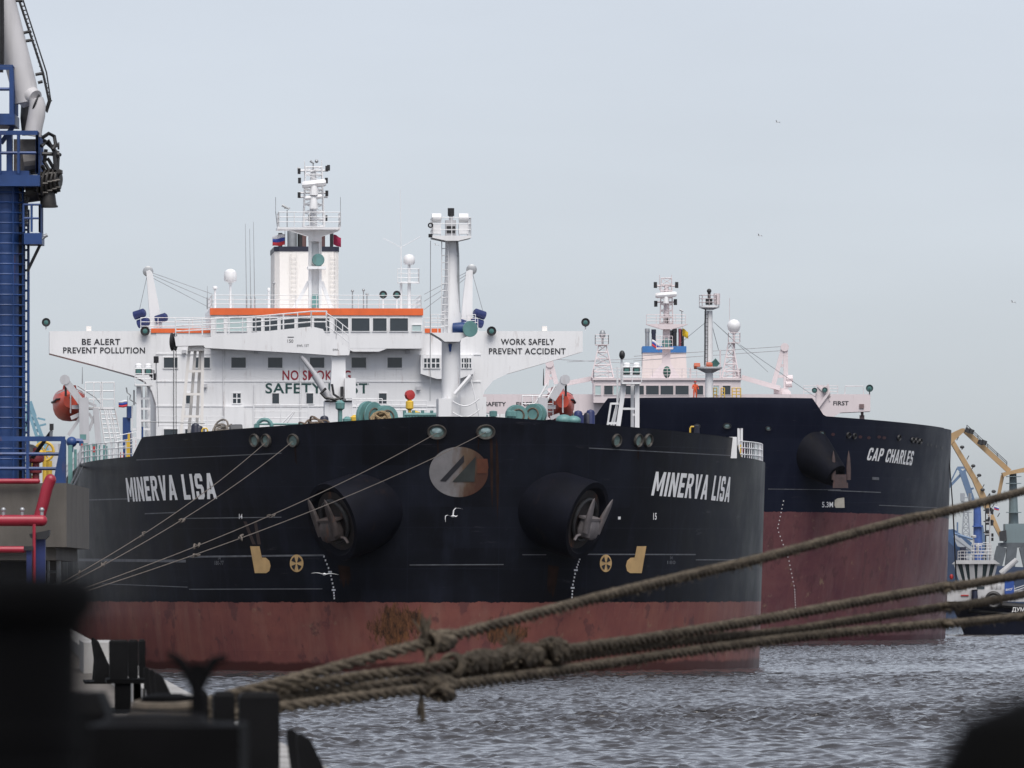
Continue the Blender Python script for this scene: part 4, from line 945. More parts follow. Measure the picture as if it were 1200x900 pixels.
# anchor bolsters: round pods standing out of the bow, each with a stockless anchor drawn up into it
PODM = paint('navy_bolster_paint', (.0045,.005,.009), .65, .35, .9, rust=.7, dirt=.5, spec=.08, rustcol=(.02,.013,.011))
PODF = paint('rusty_bolster_face', (.016,.012,.012), .65, .45, 1.2, rust=.9)
ANCH = [paint('shaded_rusty_brown_iron', (.062,.050,.048), .55, .35, 2.2, rust=.8, metal=.2), paint('lit_grey_anchor_iron', (.15,.135,.138), .55, .25, 2.2, rust=.6, metal=.2)]  # left iron darker, right paler: the right anchor's stronger light put in colour
def pod(S, bpx, bpy, axis, R, Lg, parent, anchor, label, cat_mat, k=1.0, face=None):
    ph, z = S.surf(bpx, bpy); b = S.on(ph, z, 0); ax = Vector(axis).normalized()
    o = MB().lathe([(R*.62, -R*1.6), (R*.90, -.75), (R*.99, .1), (R*1.0, Lg*.93), (R*.985, Lg), (R*.86, Lg), (R*.80, Lg-.35*k), (R*.6, Lg-.5*k), (0, Lg-.5*k)], b, ax, 44).build('anchor_bolster', PODM, parent, ang=50)
    fm = MB(); fc = b+ax*(Lg-.49*k); fm.lathe([(R*.83, 0), (R*.8, .1*k), (0, .1*k)], fc, ax, 36); fm.build('recess', face or PODF, o)
    fm = MB(); fm.torus(fc+ax*.25*k, ax, R*.52, .16*k, 30, 8); fm.build('hawse_ring', DARKSTEEL, o)
    up = Vector((0,0,1)); up = (up-ax*up.dot(ax)).normalized(); w = ax.cross(up).normalized()
    A = empty('anchor', S.w(b), S.rz, label=label, cat='anchor', group=anchor)
    c = ax*(Lg+.25*k)+up*(-.35*k); mt = ANCH[cat_mat]
    m = MB(); cr = []
    for u, hw, hd in ((-1.05,.35,.45), (-.85,.8,.6), (-.35,.95,.65), (.2,.85,.6), (.55,.75,.5)): cr.append([c+w*hw*k*sx*a+ax*hd*k*sy*bb+up*u*k for sx, sy, a, bb in ((1,1,.7,1), (1,1,1,.6), (1,-1,1,.6), (1,-1,.7,1), (-1,-1,.7,1), (-1,-1,1,.6), (-1,1,1,.6), (-1,1,.7,1))])
    m.loft(cr); m.obox(c+up*.62*k, w*1.0*k, ax*.55*k, up*.09*k); m.build('crown', mt, A)
    for sg, lean in ((1, .4), (-1, .95)):
        m = MB(); rr = []
        for v, hw, th in ((-.5,.22,.3), (.2,.30,.32), (.9,.34,.26), (1.6,.30,.18), (2.15,.17,.10), (2.4,.03,.03)):
            q = c+w*sg*k*(1.0+.10*v)+up*k*v+ax*k*(.35+lean*.22*max(0, v)); rr.append([q+w*hw*k*math.cos(2*pi*i/10)+(ax*.9-up*.2)*th*k*math.sin(2*pi*i/10) for i in range(10)])
        m.loft(rr); m.build('fluke', mt, A)
    m = MB(); m.tube(c, c-ax*1.9*k, .42*k, .36*k, 12); m.build('shank', mt, A)
    m = MB(); m.path([c+w*1.1*k-up*.75*k, c+w*1.55*k-up*.85*k, c+w*1.75*k-up*1.2*k], .12*k, 6) if cat_mat == 1 else m.path([c-w*1.1*k-up*.75*k, c-w*1.55*k-up*.85*k, c-w*1.75*k-up*1.2*k], .12*k, 6)
    m.build('shackle', mt, A)
    return o
pod(MS, 650, 598, (.80,-.52,-.27), 2.3, 2.2, HULL1, 'anchors of the near tanker', 'grey anchor in the right-hand bow pocket of the near tanker', 1, k=.72)
pod(MS, 425, 600, (-.80,-.52,-.27), 2.3, 2.2, HULL1, 'anchors of the near tanker', 'rusty brown anchor in the left-hand bow pocket of the near tanker', 0, k=.76)

# windlass drums, bollards, pipes and clutter along the forecastle rail
def drum(S, px, py_top, s, parent, tilt=0, R=1.3):
    c = S.L(px, py_top, s)-V(0,0,R*.98); ax = Vector((math.cos(rad(tilt)), math.sin(rad(tilt)), 0))
    o = MB().lathe([(0, -.2), (R*.25, -.2), (R*.25, -.10), (R*.74, -.12), (R*.80, -.34), (R*.97, -.36), (R, -.30), (R, -.1), (R*.45, -.05), (R*.45, .25), (R*.95, .25), (R*.95, .33), (0, .33)], c, ax, 28).build('winch_drum', TEAL, parent)
    MB().lathe([(R*.05, -.16), (R*.72, -.135), (R*.70, -.125), (0, -.13)], c, ax, 24).build('hub_dark_disc', WOUND, o)  # dark disc added to stand for the darkness inside the open hub
    m = MB()
    for i in range(7): m.torus(c+ax*(-.22+i*.09), ax, R*(.55+.1*(i % 2)), .06, 22, 6)
    m.build('wound_rope', WOUND, o)
    return o
WOUND = paint('wound_dark_rope', (.10,.08,.06), .8, .4, 6)
for px, py, tl in ((434,470.5,-42), (451.5,475,-70), (605.5,474.5,-78), (627,473,-118)): drum(MS, px, py, 24, TANKER, tl, (.95 if px < 440 else .72) if px < 500 else .64)
rng = random.Random(11)
def clutter(mat, items, s, name):
    m = MB()
    for a, b, y in items:
        x0, x1, z0, z1 = panel(MS, a, b, y, 500, s, 0); m.box(x0, x1, s, s+.8, MS.deckz, z1)
    return m.build(name, mat, TANKER, smooth=False)
m = MB(); x0, x1, z0, z1 = panel(MS, 474, 513, 486, 500, 22, 0); zb = z1
m.tube((x0,22,z1), (x1,22,z1), .12, n=8)
for i in range(12): x = x0+(x1-x0)*i/11; m.tube((x, 22, MS.deckz), (x, 22, z1+(.25 if i % 3 == 0 else .05)), .1, n=7)
x0, x1, z0, z1 = panel(MS, 466, 520, 489, 500, 23, 0); m.box(x0, x1, 23, 24, MS.deckz, z1); m.build('hydraulic_manifold', TEAL, TANKER)
for px, w in ((597,3), (601.5,2.5), (567,4.5), (578,3)):
    p = q1(px, 486 if w > 3 else 482, 20); MB().lathe([(.16,-2.5), (.16,-.3), (.24,-.3), (.24,0), (0,.05)], p, (0,0,1), 10).build('vent_post', TEAL, TANKER)
for px, y in ((398.5,471), (416,488), (421,486), (407,490)):
    p = q1(px, y, 30); MB().lathe([(.14,-2.5), (.14,-.5), (.28,-.4), (.3,-.05), (.1,.1)], p, (0,0,1), 10).build('vent_post', TEAL if px != 416 else YELLOW, TANKER)
p = q1(480, 463, 26); o = MB().lathe([(.1,-3), (.1,-.9), (.24,-.8), (.24,-.4), (.12,-.3), (.12,0)], p, (0,0,1), 10).build('fire_monitor', YELLOW, TANKER)
MB().lathe([(.0,-.15), (.3,-.1), (.3,.15), (.0,.2)], p, (.5,-1,.1), 10).build('monitor_nozzle', RED, o)
p = q1(487, 483, 25); MB().lathe([(.1,-2), (.28,-.4), (.28,0), (0,.1)], p, (0,0,1), 10).build('valve_wheel', YELLOW, TANKER)
for px, y in ((229,497), (380,488), (233,499.5), (677.5,482), (692,481), (689,484)):
    p = q1(px, y, 26); MB().lathe([(.26,-3), (.26,-.12), (.2,0), (0,.06)], p, (0,0,1), 12).build('mooring_post', NAVY if px not in (677.5, 692) else DKBLUE, TANKER)
def coilpile(pxa, pxb, y, s, mat, name, seed):
    r = random.Random(seed); m = MB(); a = q1(pxa, y, s); b = q1(pxb, y, s)
    for i in range(26):
        c = V(r.uniform(a.x+.25, b.x-.25), s+r.uniform(-.5,.5), a.z-.2-r.uniform(0,.9)); m.torus(c, (r.uniform(-.5,.5), r.uniform(-1,.2), r.uniform(.2,1)), r.uniform(.3,.6), .06, 16, 5)
    x = V((a.x+b.x)/2, s, a.z-1.6); m.ball(x, (b.x-a.x)*.5, .8, 1.3, 12, 8)
    return m.build(name, mat, TANKER)
coilpile(251, 268, 497, 22, paint('old_grey_rope', (.17,.15,.13), .85, .4, 5), 'rope_heap', 2)
coilpile(355, 384, 492, 18, paint('brown_blue_rope', (.13,.095,.07), .85, .5, 5), 'rope_heap', 3)
coilpile(441, 452, 484, 21, paint('tan_rope', (.25,.18,.10), .85, .4, 5), 'rope_heap', 4)
m = MB(); x0, x1, z0, z1 = panel(MS, 269, 284, 497, 505, 21, 0); m.lathe([(.0,0), (.38,.02), (.42,.3), (.42,.7), (.38,.74), (0,.75)], (x0, 21, z1-.42), (1,.1,0), 14); m.build('tarped_winch', paint('dark_tarpaulin', (.06,.06,.065), .7, .3, 2), TANKER)
m = MB(); p = q1(310, 495, 20); m.torus(p-V(0,0,.25), (0.1,1,0), .42, .12, 20, 8); a, b = q1(299,497,20), q1(357,497,20); m.tube(a, b, .07, n=6)
for px in (299, 318, 336, 357): c = q1(px, 497, 20); m.tube(c, c-V(0,0,2), .07, n=6)
m.build('handrail', TEAL, TANKER)
m = MB(); pts = [(297,479), (325,478.5), (360,478)]; 
m.rail([q1(297, 497, 60), q1(361, 497, 60)], 1.2, 1.4, .03); m.rail([q1(413, 495, 60), q1(448, 495, 60)], 1.5, .8, .03); m.rail([q1(418, 486, 60), q1(500, 486, 60)], .9, 2.6, .03)
m.tube(q1(327, 500, 50), q1(344, 482, 50), .04, n=5); m.tube(q1(333, 500, 50), q1(345, 483, 50), .04, n=5); m.build('forecastle_railing', WHITE, TANKER)
for px, y in ((240,502), (812,500)):
    p = q1(px, y, 17); m = MB(); m.path([p+V(-.16,0,-1.6), p+V(-.16,0,-.1), p+V(-.1,0,0), p+V(.1,0,0), p+V(.16,0,-.1), p+V(.16,0,-1.6)], .055, 6); m.build('yellow_hoop', YELLOW, TANKER)
p = q1(816.5, 498, 17); MB().lathe([(.17,-1.4), (.17,-.05), (0,.02)], p, (0,0,1), 10).build('mooring_post', NAVY, TANKER)
m = MB(); a, b = q1(865.5, 502, 22), q1(869, 502, 22); z = MS.deckz; m.path([V(a.x,22,z), a, b, V(b.x,22,z)], .08, 6); m.build('white_hoop', WHITE, TANKER)
m = MB(); a = q1(860.5, 512, 16); m.box(a.x-.3, a.x+.15, 16, 16.4, 12.4, a.z); m.build('white_locker', WHITE, TANKER, smooth=False)
m = MB(); a = q1(867, 521, 21); m.tube(a, V(a.x, 21, 11.3), .1, n=8); m.build('yellow_ladder_post', YELLOW, TANKER)
m = MB(); x0, x1, z0, z1 = panel(MS, 869, 871, 524, 530, 21, 0); m.box(x0, x1, 21, 21.4, z0, z1); m.build('fire_box', RED, TANKER, smooth=False)
clutter(YELLOW, [(664,666,487), (673,674.5,484)], 26, 'yellow_post'); clutter(DKBLUE, [(677,684,486.5)], 25, 'blue_locker'); pass
m = MB(); m.ball(q1(661, 492.5, 24), .5, .5, .35); m.ball(q1(672, 493, 24), .45, .5, .3); m.build('teal_cover', TEAL, TANKER)
for px, r in ((455,.45), (619,.5)):
    pass
# ------------------------------------------------------------------ farther tanker
def c1(px, py, s): return CS.L(px, py, s)
CW = 224
m = MB(); x0, x1, z0, z1 = panel(CS, 568, 1020, 462, 483, CW, 0)
m.xz(poly(CS, [(540,462), (1020,462), (1020,482), (985,483.5), (958,500), (600,500), (575,484), (540,482)], CW), CW, CW+4)
hx0, hx1 = c1(630, 470, CW).x, c1(930, 470, CW).x; m.box(hx0, hx1, CW+.02, CW+30, CS.deckz, z1-.02)
house2 = m.build('deckhouse', WHITE2, TANKER2, smooth=False)
SH2 = CW-1.5
m = MB(); bx(CS, m, 695.5, 868, 444.5, 472, SH2, 14); wh2 = m.build('wheelhouse', WHITE2, TANKER2, smooth=False)
m = MB(); bx(CS, m, 694.5, 869, 443, 445.5, SH2-.2, 14.4); m.build('roof', WHITE2, wh2, smooth=False)
for a, b, g in ((697.5,704,1), (708,718,0), (719,730,1), (733,745,0), (748,754.5,0), (757,772,0), (774,789,0), (791.5,807,0), (816,824,0), (836,842.5,1), (847,856,0)):
    window(CS, wh2, a, b, 452, 462.5, SH2, GLASSL if g else GLASS, fr=.08, frame=WHITE2)
for txt, a, b, y0, y1 in (('SAFETY', 568, 593, 471, 476), ('FIRST', 976.5, 994.5, 470, 475)):
    p, r = c1(a, y1, CW-.03), c1(b, y0, CW-.03); text_flat(MB(), txt, (p.x, CW-.03, p.z), (1,0,0), (0,0,1), r.z-p.z, r.x-p.x, bold=.02).build('lettering', LETBLK, house2, smooth=False)
p, r = c1(605, 476, CW-.03), c1(625, 471, CW-.03); text_flat(MB(), 'FIRST', (p.x, CW-.03, p.z), (1,0,0), (0,0,1), r.z-p.z, r.x-p.x, bold=.02).build('lettering', LETBLK, house2, smooth=False)
for a, b, g in ((668,672,0), (676,682,0)): window(CS, house2, a, b, 483, 490, CW, fr=.06, frame=WHITE2)
m = MB(); zt2 = c1(700, 443, SH2).z; a, b = c1(696, 443, SH2).x, c1(868, 443, SH2).x
m.rail([(a, SH2+10, zt2), (a, SH2, zt2), (b, SH2, zt2), (b, SH2+10, zt2)], 1.1, 1.7, .035); m.build('monkey_island_railing', WHITE2, wh2)
m = MB(); z = c1(700, 462, CW).z; m.rail([(c1(942,462,CW).x, CW+.4, z), (c1(982,462,CW).x, CW+.4, z)], 1.0, 1.5, .035); m.path([c1(990,462,CW+.4), c1(990.5,452.5,CW+.4), c1(1011.5,452.5,CW+.4), c1(1012,462,CW+.4)], .05, 6); m.build('bridge_wing_railing', WHITE2, house2)
p = c1(1019, 455, CW); o = MB().tube(V(p.x, CW, z), V(p.x, CW, p.z), .07, n=6).build('searchlight_stand', DARKSTEEL, house2); lamp(p, .42, house2, mat=paint('dark_teal_lamp', (.03,.07,.07)), name='searchlight')
m = MB(); bx(CS, m, 1007, 1012.5, 473.5, 478.5, CW-.15, .1); m.build('wing_hatch', paint('brownish_hatch', (.15,.10,.10), .6), house2, smooth=False)
m = MB(); bx(CS, m, 1009, 1012, 481, 489, CW+1, .8); bx(CS, m, 1007.5, 1013, 486.5, 492, CW+1, .8); m.build('crane_post', paint('dull_pink_grey', (.22,.15,.15), .6), TANKER2, smooth=False)
# odd white gangway crane folded by the bridge wing
m = MB(); s = CW-30
m.xz(poly(CS, [(956,455), (962,451), (972,453), (973,470), (969,488), (957,489)], s), s, s+1.6); m.beam(c1(957,451,s), c1(973,466,s), .22, .22, (0,1,0)); m.beam(c1(970,450,s), c1(973,470,s), .22, .22, (0,1,0)); m.beam(c1(958,478,s-.2), c1(972,459,s-.2), .3, .25, (0,1,0))
o = m.build('gangway_crane', WHITE2, TANKER2, smooth=False)
for px, y in ((954.5,457.5), (966.5,457)): lamp(c1(px, y, s-.4), .3, o, mat=paint('dark_teal_lamp', (.03,.07,.07)))
# funnel
s = CW+26; m = MB()
def yz(S, pa, y, s): q = S.L(pa, y, s); return q
a0, a1, b0, b1 = c1(750, 450, s), c1(808, 450, s), c1(753.5, 413, s), c1(804, 413, s)
zb = a0.z-6
m.loft([[V(a0.x, s, zb), V(a1.x, s, zb), V(a1.x, s+9, zb), V(a0.x, s+9, zb)], [V(b0.x, s+.6, b0.z), V(b1.x, s+.6, b0.z), V(b1.x, s+8.4, b0.z), V(b0.x, s+8.4, b0.z)]])
fun2 = m.build('funnel', paint('cream_funnel_paint_far', (.60,.53,.51), .5, .05, .2), TANKER2, smooth=False)
m = MB(); x0, x1, z0, z1 = panel(CS, 753, 804.5, 405.5, 413, s, 0); m.box(x0, x1, s+.45, s+8.5, z0, z1); m.build('blue_band', BLUECAP, fun2, smooth=False)
for pa, pb, y, mt in ((756,761,385,STEEL), (763.5,768.5,386,NAVY), (784,788,387,DARKSTEEL), (788,793,385,BLACK), (795,798.5,385,paint('dull_red_stack', (.25,.06,.07))), (798,801.5,386,BLACK)):
    a = c1((pa+pb)/2, 405.5, s+3); b = c1((pa+pb)/2, y, s+3); r = (c1(pb, 400, s+3).x-c1(pa, 400, s+3).x)/2
    MB().lathe([(r, -.5), (r, b.z-a.z-.5), (r*1.15, b.z-a.z-.45), (r*1.1, b.z-a.z), (r*.8, b.z-a.z), (0, b.z-a.z-.3)], a, (0,0,1), 12).build('exhaust_pipe', mt, fun2)
# radar mast
s = CW+5; m = MB()
m.loft([[c1(761,443,s), c1(797,443,s), c1(797,443,s)+V(0,1,0), c1(761,443,s)+V(0,1,0)], [c1(776,425,s), c1(786,425,s), c1(786,425,s)+V(0,1,0), c1(776,425,s)+V(0,1,0)], [c1(777,380,s), c1(785,380,s), c1(785,380,s)+V(0,1,0), c1(777,380,s)+V(0,1,0)]])
m.xz(poly(CS, [(757,380), (806,380), (800,382.5), (786,386), (776,386), (764,382.5)], s), s-1, s+1.5); bx(CS, m, 769, 789, 407, 409, s-.8, 1.6)
lattice(m, CS, 781, 15, 12, 379, 326, s+.4, 7, .08)
for y, a, b in ((335,767,793), (354,767,793)): m.tube(c1(a,y,s), c1(b,y,s), .11, n=6)
for px in (773,787): m.tube(c1(px, 340, s), c1(px, 322, s), .06, .04, 5)
m.tube(c1(781,379,s), c1(781,334,s), .38, .25, 8); mast2 = m.build('radar_mast', WHITE2, TANKER2, smooth=False)
m = MB(); z = c1(757, 380, s).z; a, b = c1(757.5,380,s).x, c1(803,380,s).x; m.rail([(a, s-.9, z), (b, s-.9, z)], 1.1, 1.2, .04); m.rail([(c1(769,407,s).x, s-.75, c1(769,407,s).z), (c1(788,407,s).x, s-.75, c1(769,407,s).z)], 1.3, .5, .035); m.build('railing', WHITE2, mast2)
for a, b, y, r in ((768,793,345.5,.32),):
    p, q = c1(a, y+1, s-.9), c1(b, y-1, s-.9); m = MB(); m.path([p, p.lerp(q,.08), p.lerp(q,.92), q], [r*.7,r,r,r*.7], 8); m.lathe([(.35,-1), (.3,-.4), (.2,0)], (p+q)/2, (0,0,1), 10); m.build('radar_scanner', WHITE, mast2)
p = c1(781, 402, s-.5); MB().lathe([(.5,0), (.55,.1), (.4,.4), (.15,.8)], p, (0,1,0), 14).build('fog_horn', TEAL, mast2)
for px, y in ((768,334), (793,334), (768.5,356), (791.5,354), (781,375)):
    p = c1(px, y, s-.3); MB().tube(p-V(0,0,.35), p+V(0,0,.35), .2, n=8).build('navigation_light', DARKSTEEL, mast2)
m = MB(); m.tube(c1(799,380,s), c1(799,364,s), .06, n=6); m.tube(c1(796.5,363,s), c1(801,365,s), .14, .08, 6); m.build('wind_vane', STEEL, mast2)
m = MB(); m.ball(c1(781.5,436,SH2+.5), .45, .4, .7); m.lathe([(.12,-1.4), (.12,0)], c1(781.5,436,SH2+.5), (0,0,1), 8); m.build('compass_stand', paint('dark_green_compass', (.03,.10,.08)), wh2)
# lattice towers with domes
for c, wb, wt, y0, y1, dy, rr, cage in ((706, 26, 9, 443, 405, 387, 3.2, (697.5,713,393,404.5)), (858, 20, 5, 443, 402, 382, 0, (853.5,867,392.5,402)), ):
    m = MB(); s = SH2+3; lattice(m, CS, c if rr else 856, wb, wt, y0, y1, s, 5, .09)
    a, b, ya, yb = cage; bx(CS, m, a, b, yb-1, yb, s-.8, 1.6); z = c1(a, yb-1, s).z; m.rail([(c1(a,yb,s).x, s+.7, z), (c1(a,yb,s).x, s-.75, z), (c1(b,yb,s).x, s-.75, z), (c1(b,yb,s).x, s+.7, z)], 1.1, .8, .04)
    if not rr: m.tube(c1(860,443,s), c1(860,389,s), .14, n=8)
    o = m.build('lattice_tower', WHITE2, wh2, smooth=False)
    if rr:
        p = c1(706, 396, s); MB().lathe([(.12,-.9), (.15,0), (.35,.15), (.38,.5), (.25,.85), (0,.95)], p, (0,0,1), 14).build('radome', STEEL, o)
    else:
        p = c1(860, 382, s); r = c1(868, 382, s).x-p.x; MB().lathe([(.15,-r*1.25), (r*.5,-r*1.0), (r*.85,-r*.52), (r,0), (r*.87,r*.5), (r*.5,r*.87), (0,r)], p, (0,0,1), 20).build('radome', WHITE, o)
m = MB(); m.tube(c1(865,443,SH2+4), c1(865,433,SH2+4), .3, n=10); m.tube(c1(855,376,SH2+3), c1(855,349,SH2+3), .03, n=4); m.tube(c1(844,443,SH2+1), c1(844,410,SH2+1), .1, n=6); m.tube(c1(809,443,SH2+1), c1(809,431,SH2+1), .12, n=6); m.build('aerial', WHITE2, wh2)
# stores cranes: A-frames with jibs
for base, top, jib, sgn in ((((905,456), (921,456)), ((918.5,406), (920.5,406)), ((869,442), (914,455)), 1), (((640,452), (652,450)), ((643,425), (645.5,425)), ((694,443.5), (655,451)), -1)):
    s = CW+4; m = MB()
    m.beam(c1(*base[0],s), c1(*top[0],s), .55, .5, (0,1,0)); m.beam(c1(*base[1],s), c1(*top[1],s), .55, .5, (0,1,0))
    for u in (.3, .55, .78): m.beam(c1(base[0][0]+(top[0][0]-base[0][0])*u, base[0][1]+(top[0][1]-base[0][1])*u, s), c1(base[1][0]+(top[1][0]-base[1][0])*u, base[1][1]+(top[1][1]-base[1][1])*u, s), .35, .3, (0,1,0))
    m.lathe([(0,-.4), (.5,-.4), (.5,.4), (0,.4)], c1(top[0][0]+1, top[0][1]+1, s), (0,1,0), 12)
    a, b, z0, z1 = panel(CS, base[0][0]+2, base[1][0]-1, 455, 462, s, 0); m.box(a, b, s-.8, s+1.2, z0, z1)
    o = m.build('stores_crane', WHITE2, TANKER2, smooth=False)
    MB().beam(c1(*jib[0],s-1.2), c1(*jib[1],s-1.2), .55, .7, (0,1,0)).build('jib', WHITE2, o, smooth=False)
    m = MB()
    if sgn > 0:
        for px, y in ((925,444), (924,450)): MB().tube(c1(px-3,y,s), c1(px+4,y-.5,s), .45, n=10).build('winch_motor', WHITE2, o)
        MB().lathe([(0,-.4), (.55,-.3), (.55,.3), (0,.4)], c1(921.5,461.5,s-1), (0,1,0), 12).build('winch_motor', WHITE2, o)
m = MB()
for a, b in (((917,406), (743,417.5)), ((914,411), (742,423)), ((665,424), (755,420)), ((650,421), (745,426))): m.tube(c1(*a,CW+4), c1(*b,CW+8), .035, n=4)
m.build('wire', STEEL, TANKER2)
# foremast
s = 12; m = MB(); a = c1(831, 470, s); zz = lambda y: c1(831, y, s).z-a.z; R = lambda w: w/2*(a.y*0+CS.w(a).y)/F
m.lathe([(R(9.5), -2), (R(9), zz(437)), (R(9), zz(430)), (R(8), zz(364))], a, (0,0,1), 16); m.lathe([(R(10), zz(437)), (R(30), zz(432)), (R(31), zz(430)), (0, zz(430))], a, (0,0,1), 16); m.lathe([(R(10), zz(363)), (R(24), zz(360.5)), (R(24), zz(358.5)), (0, zz(358.5))], a, (0,0,1), 16)
fore2 = m.build('foremast', WHITE, TANKER2)
m = MB(); z = c1(831,358.5,s).z; k = R(23)
ring = [(a.x+k*math.cos(2*pi*i/8), s+k*math.sin(2*pi*i/8), z) for i in range(9)]; m.rail(ring, 1.0, 2, .03); m.build('railing', WHITE2, fore2)
m = MB(); bx(CS, m, 827, 835, 350, 357, s-.4, .8); m.tube(c1(831,350,s), c1(831,339,s), .14, n=8); m.ball(c1(831,341,s), .22); m.build('light_box', DARKSTEEL, fore2, smooth=False)
m = MB(); m.tube(c1(840,357,s-.3), c1(840,344,s-.3), .32, n=10); m.build('floodlight', WHITE2, fore2)
m = MB(); m.path([c1(826.5,437,s), c1(826,380,s), c1(827,362,s)], .07, 6); m.ladder(c1(827.3,428,s-.42), c1(827.8,364,s-.38), .3, r=.025); m.build('ladder', DARKSTEEL, fore2)
p = c1(838.5, 426, s-.8); m = MB(); m.lathe([(.45,0), (.5,.05), (.3,.15), (.15,.7)], p, (-.5,1,.1), 4); m.build('fog_horn', paint('dark_teal_horn', (.04,.11,.10)), fore2, smooth=False)
m = MB(); m.lathe([(0,-.3), (.3,-.25), (.3,.3), (0,.35)], c1(816.5,429,s), (1,0,0), 10); m.build('orange_lamp', paint('rust_orange_lamp', (.4,.09,.04)), fore2)
m = MB(); m.lathe([(0,-.3), (.25,-.25), (.25,.3), (0,.35)], c1(831,427.5,s-.8), (1,0,0), 10); m.build('orange_lamp', paint('rust_orange_lamp2', (.4,.09,.04)), fore2)
m = MB()
for a_, b_ in (((829,376), (778,418)), ((836,377), (900,436)), ((836,377), (857,396)), ((834,380), (842,410)), ((867,404), (958,467))): m.tube(c1(*a_,s), c1(*b_, CW-10 if b_[0] != 842 else 40), .025, n=4)
m.build('stay', STEEL, TANKER2)
m = MB(); 
for px in (830, 846): pass
z = c1(840, 466, 9).z
# hull fittings
for px, y, rx, ry in ((817,499.5,4,3), (852,499,5,3.4), (900,502,3.2,2.6), (963,508,3.4,3), (994,510,2.6,3.6), (1001,511,2.2,3.6), (1053,513,1.9,3.8), (1069,515.5,1.8,3.6), (1073.5,516,1.8,3.6), (1078,517,1.8,3.6)):
    fairlead(CS, px, y, rx, ry, HULL2, eye=px < 980, rim=DARKSTEEL, inner=BLACK if px > 980 else None)  # pale eyes in the forward chocks are painted small glints
for px, y in ((1087,521), (1091,521.5), (1097,523), (1103.5,525), (976,509), (1008,512), (1018,513), (1030,512), (1036,513)):
    MS_ = CS.fan(MB(), disc_pts(px, y, 1.0 if px > 1040 else 2.2, 1.8, 12), .03, 2); MS_.build('scupper', BLACK if px > 1040 else paint('dull_red_patch', (.045,.012,.014)), HULL2, smooth=False)
CS.lettering('CAP CHARLES', 1015, 1068, 524.5, 539, 528.5, 545.5, bold=.022, space=1.12, lean=.45).build('ship_name', LETTER, HULL2, smooth=False)
bm = [(978,586), (981,584), (989,583), (989.5,595), (979,595), (977.5,592)]
CS.fan(MB(), sub_poly(bm, 3), .03).build('bulbous_bow_mark', paint('pale_marking_paint', (.45,.42,.36), .6), HULL2)
CS.lettering('5.3M', 963, 976, 588, 594.5, 588, 594.5, bold=.02).build('draught_figure', LETTER, HULL2, smooth=False)
for a in ((970,1032,574.5,577,.08), (1030,1098,592,595,.07), (1022,1030,560.5,561,.25), (900,985,573,574,.06)): CS.strip(MB(), *a).build('weld_line', PALELINE, HULL2, smooth=False)
m = MB(); pts = [(918,587), (911,620), (924,655), (931,690), (932,712)]
for i in range(30):
    u = i/29*4; k = min(3, int(u)); f = u-k; a = pts[k][0]*(1-f)+pts[k+1][0]*f; b = pts[k][1]*(1-f)+pts[k+1][1]*f; CS.fan(m, [(a-.5,b-.6), (a+.5,b-.6), (a+.5,b+.6), (a-.5,b+.6)], .03, 1)
m.build('draught_mark', LETTER, HULL2, smooth=False)
# bolster pod, smaller and more conical, with its anchor
ph, z = CS.surf(955, 536); b = CS.on(ph, z, 0); ax = V(.62,-.55,-.55).normalized()
o = MB().lathe([(2.6,-2.5), (2.1,-.2), (1.2,2.9), (1.1,3.1), (.8,3.1), (.7,2.8), (0,2.8)], b, ax, 36).build('anchor_bolster', PODM, HULL2)
A = empty('anchor', CS.w(b+ax*3.1), CS.rz, label='small reddish brown anchor hanging below the bow pocket of the farther tanker', cat='anchor')
m = MB(); m.obox(V(.3,-.3,-.3), (.6,0,0), (0,.3,0), (0,0,.4)); m.obox(V(.35,-.35,-.9), (.7,0,0), (0,.25,0), (0,0,.25)); m.build('crown', paint('red_brown_anchor_iron', (.045,.026,.026), .6, .3, 2, rust=.5), A, smooth=False)
for sg in (-1, 1):
    m = MB(); m.loft([[V(.4+sg*.7+w*math.cos(2*pi*i/8), -.5+w*.6*math.sin(2*pi*i/8), zz_) for i in range(8)] for zz_, w in ((-.4,.2), (.6,.22), (1.6,.15), (2.3,.02))]); m.build('fluke', paint('red_brown_fluke_iron', (.05,.03,.029), .6, .3, 2, rust=.8), A)
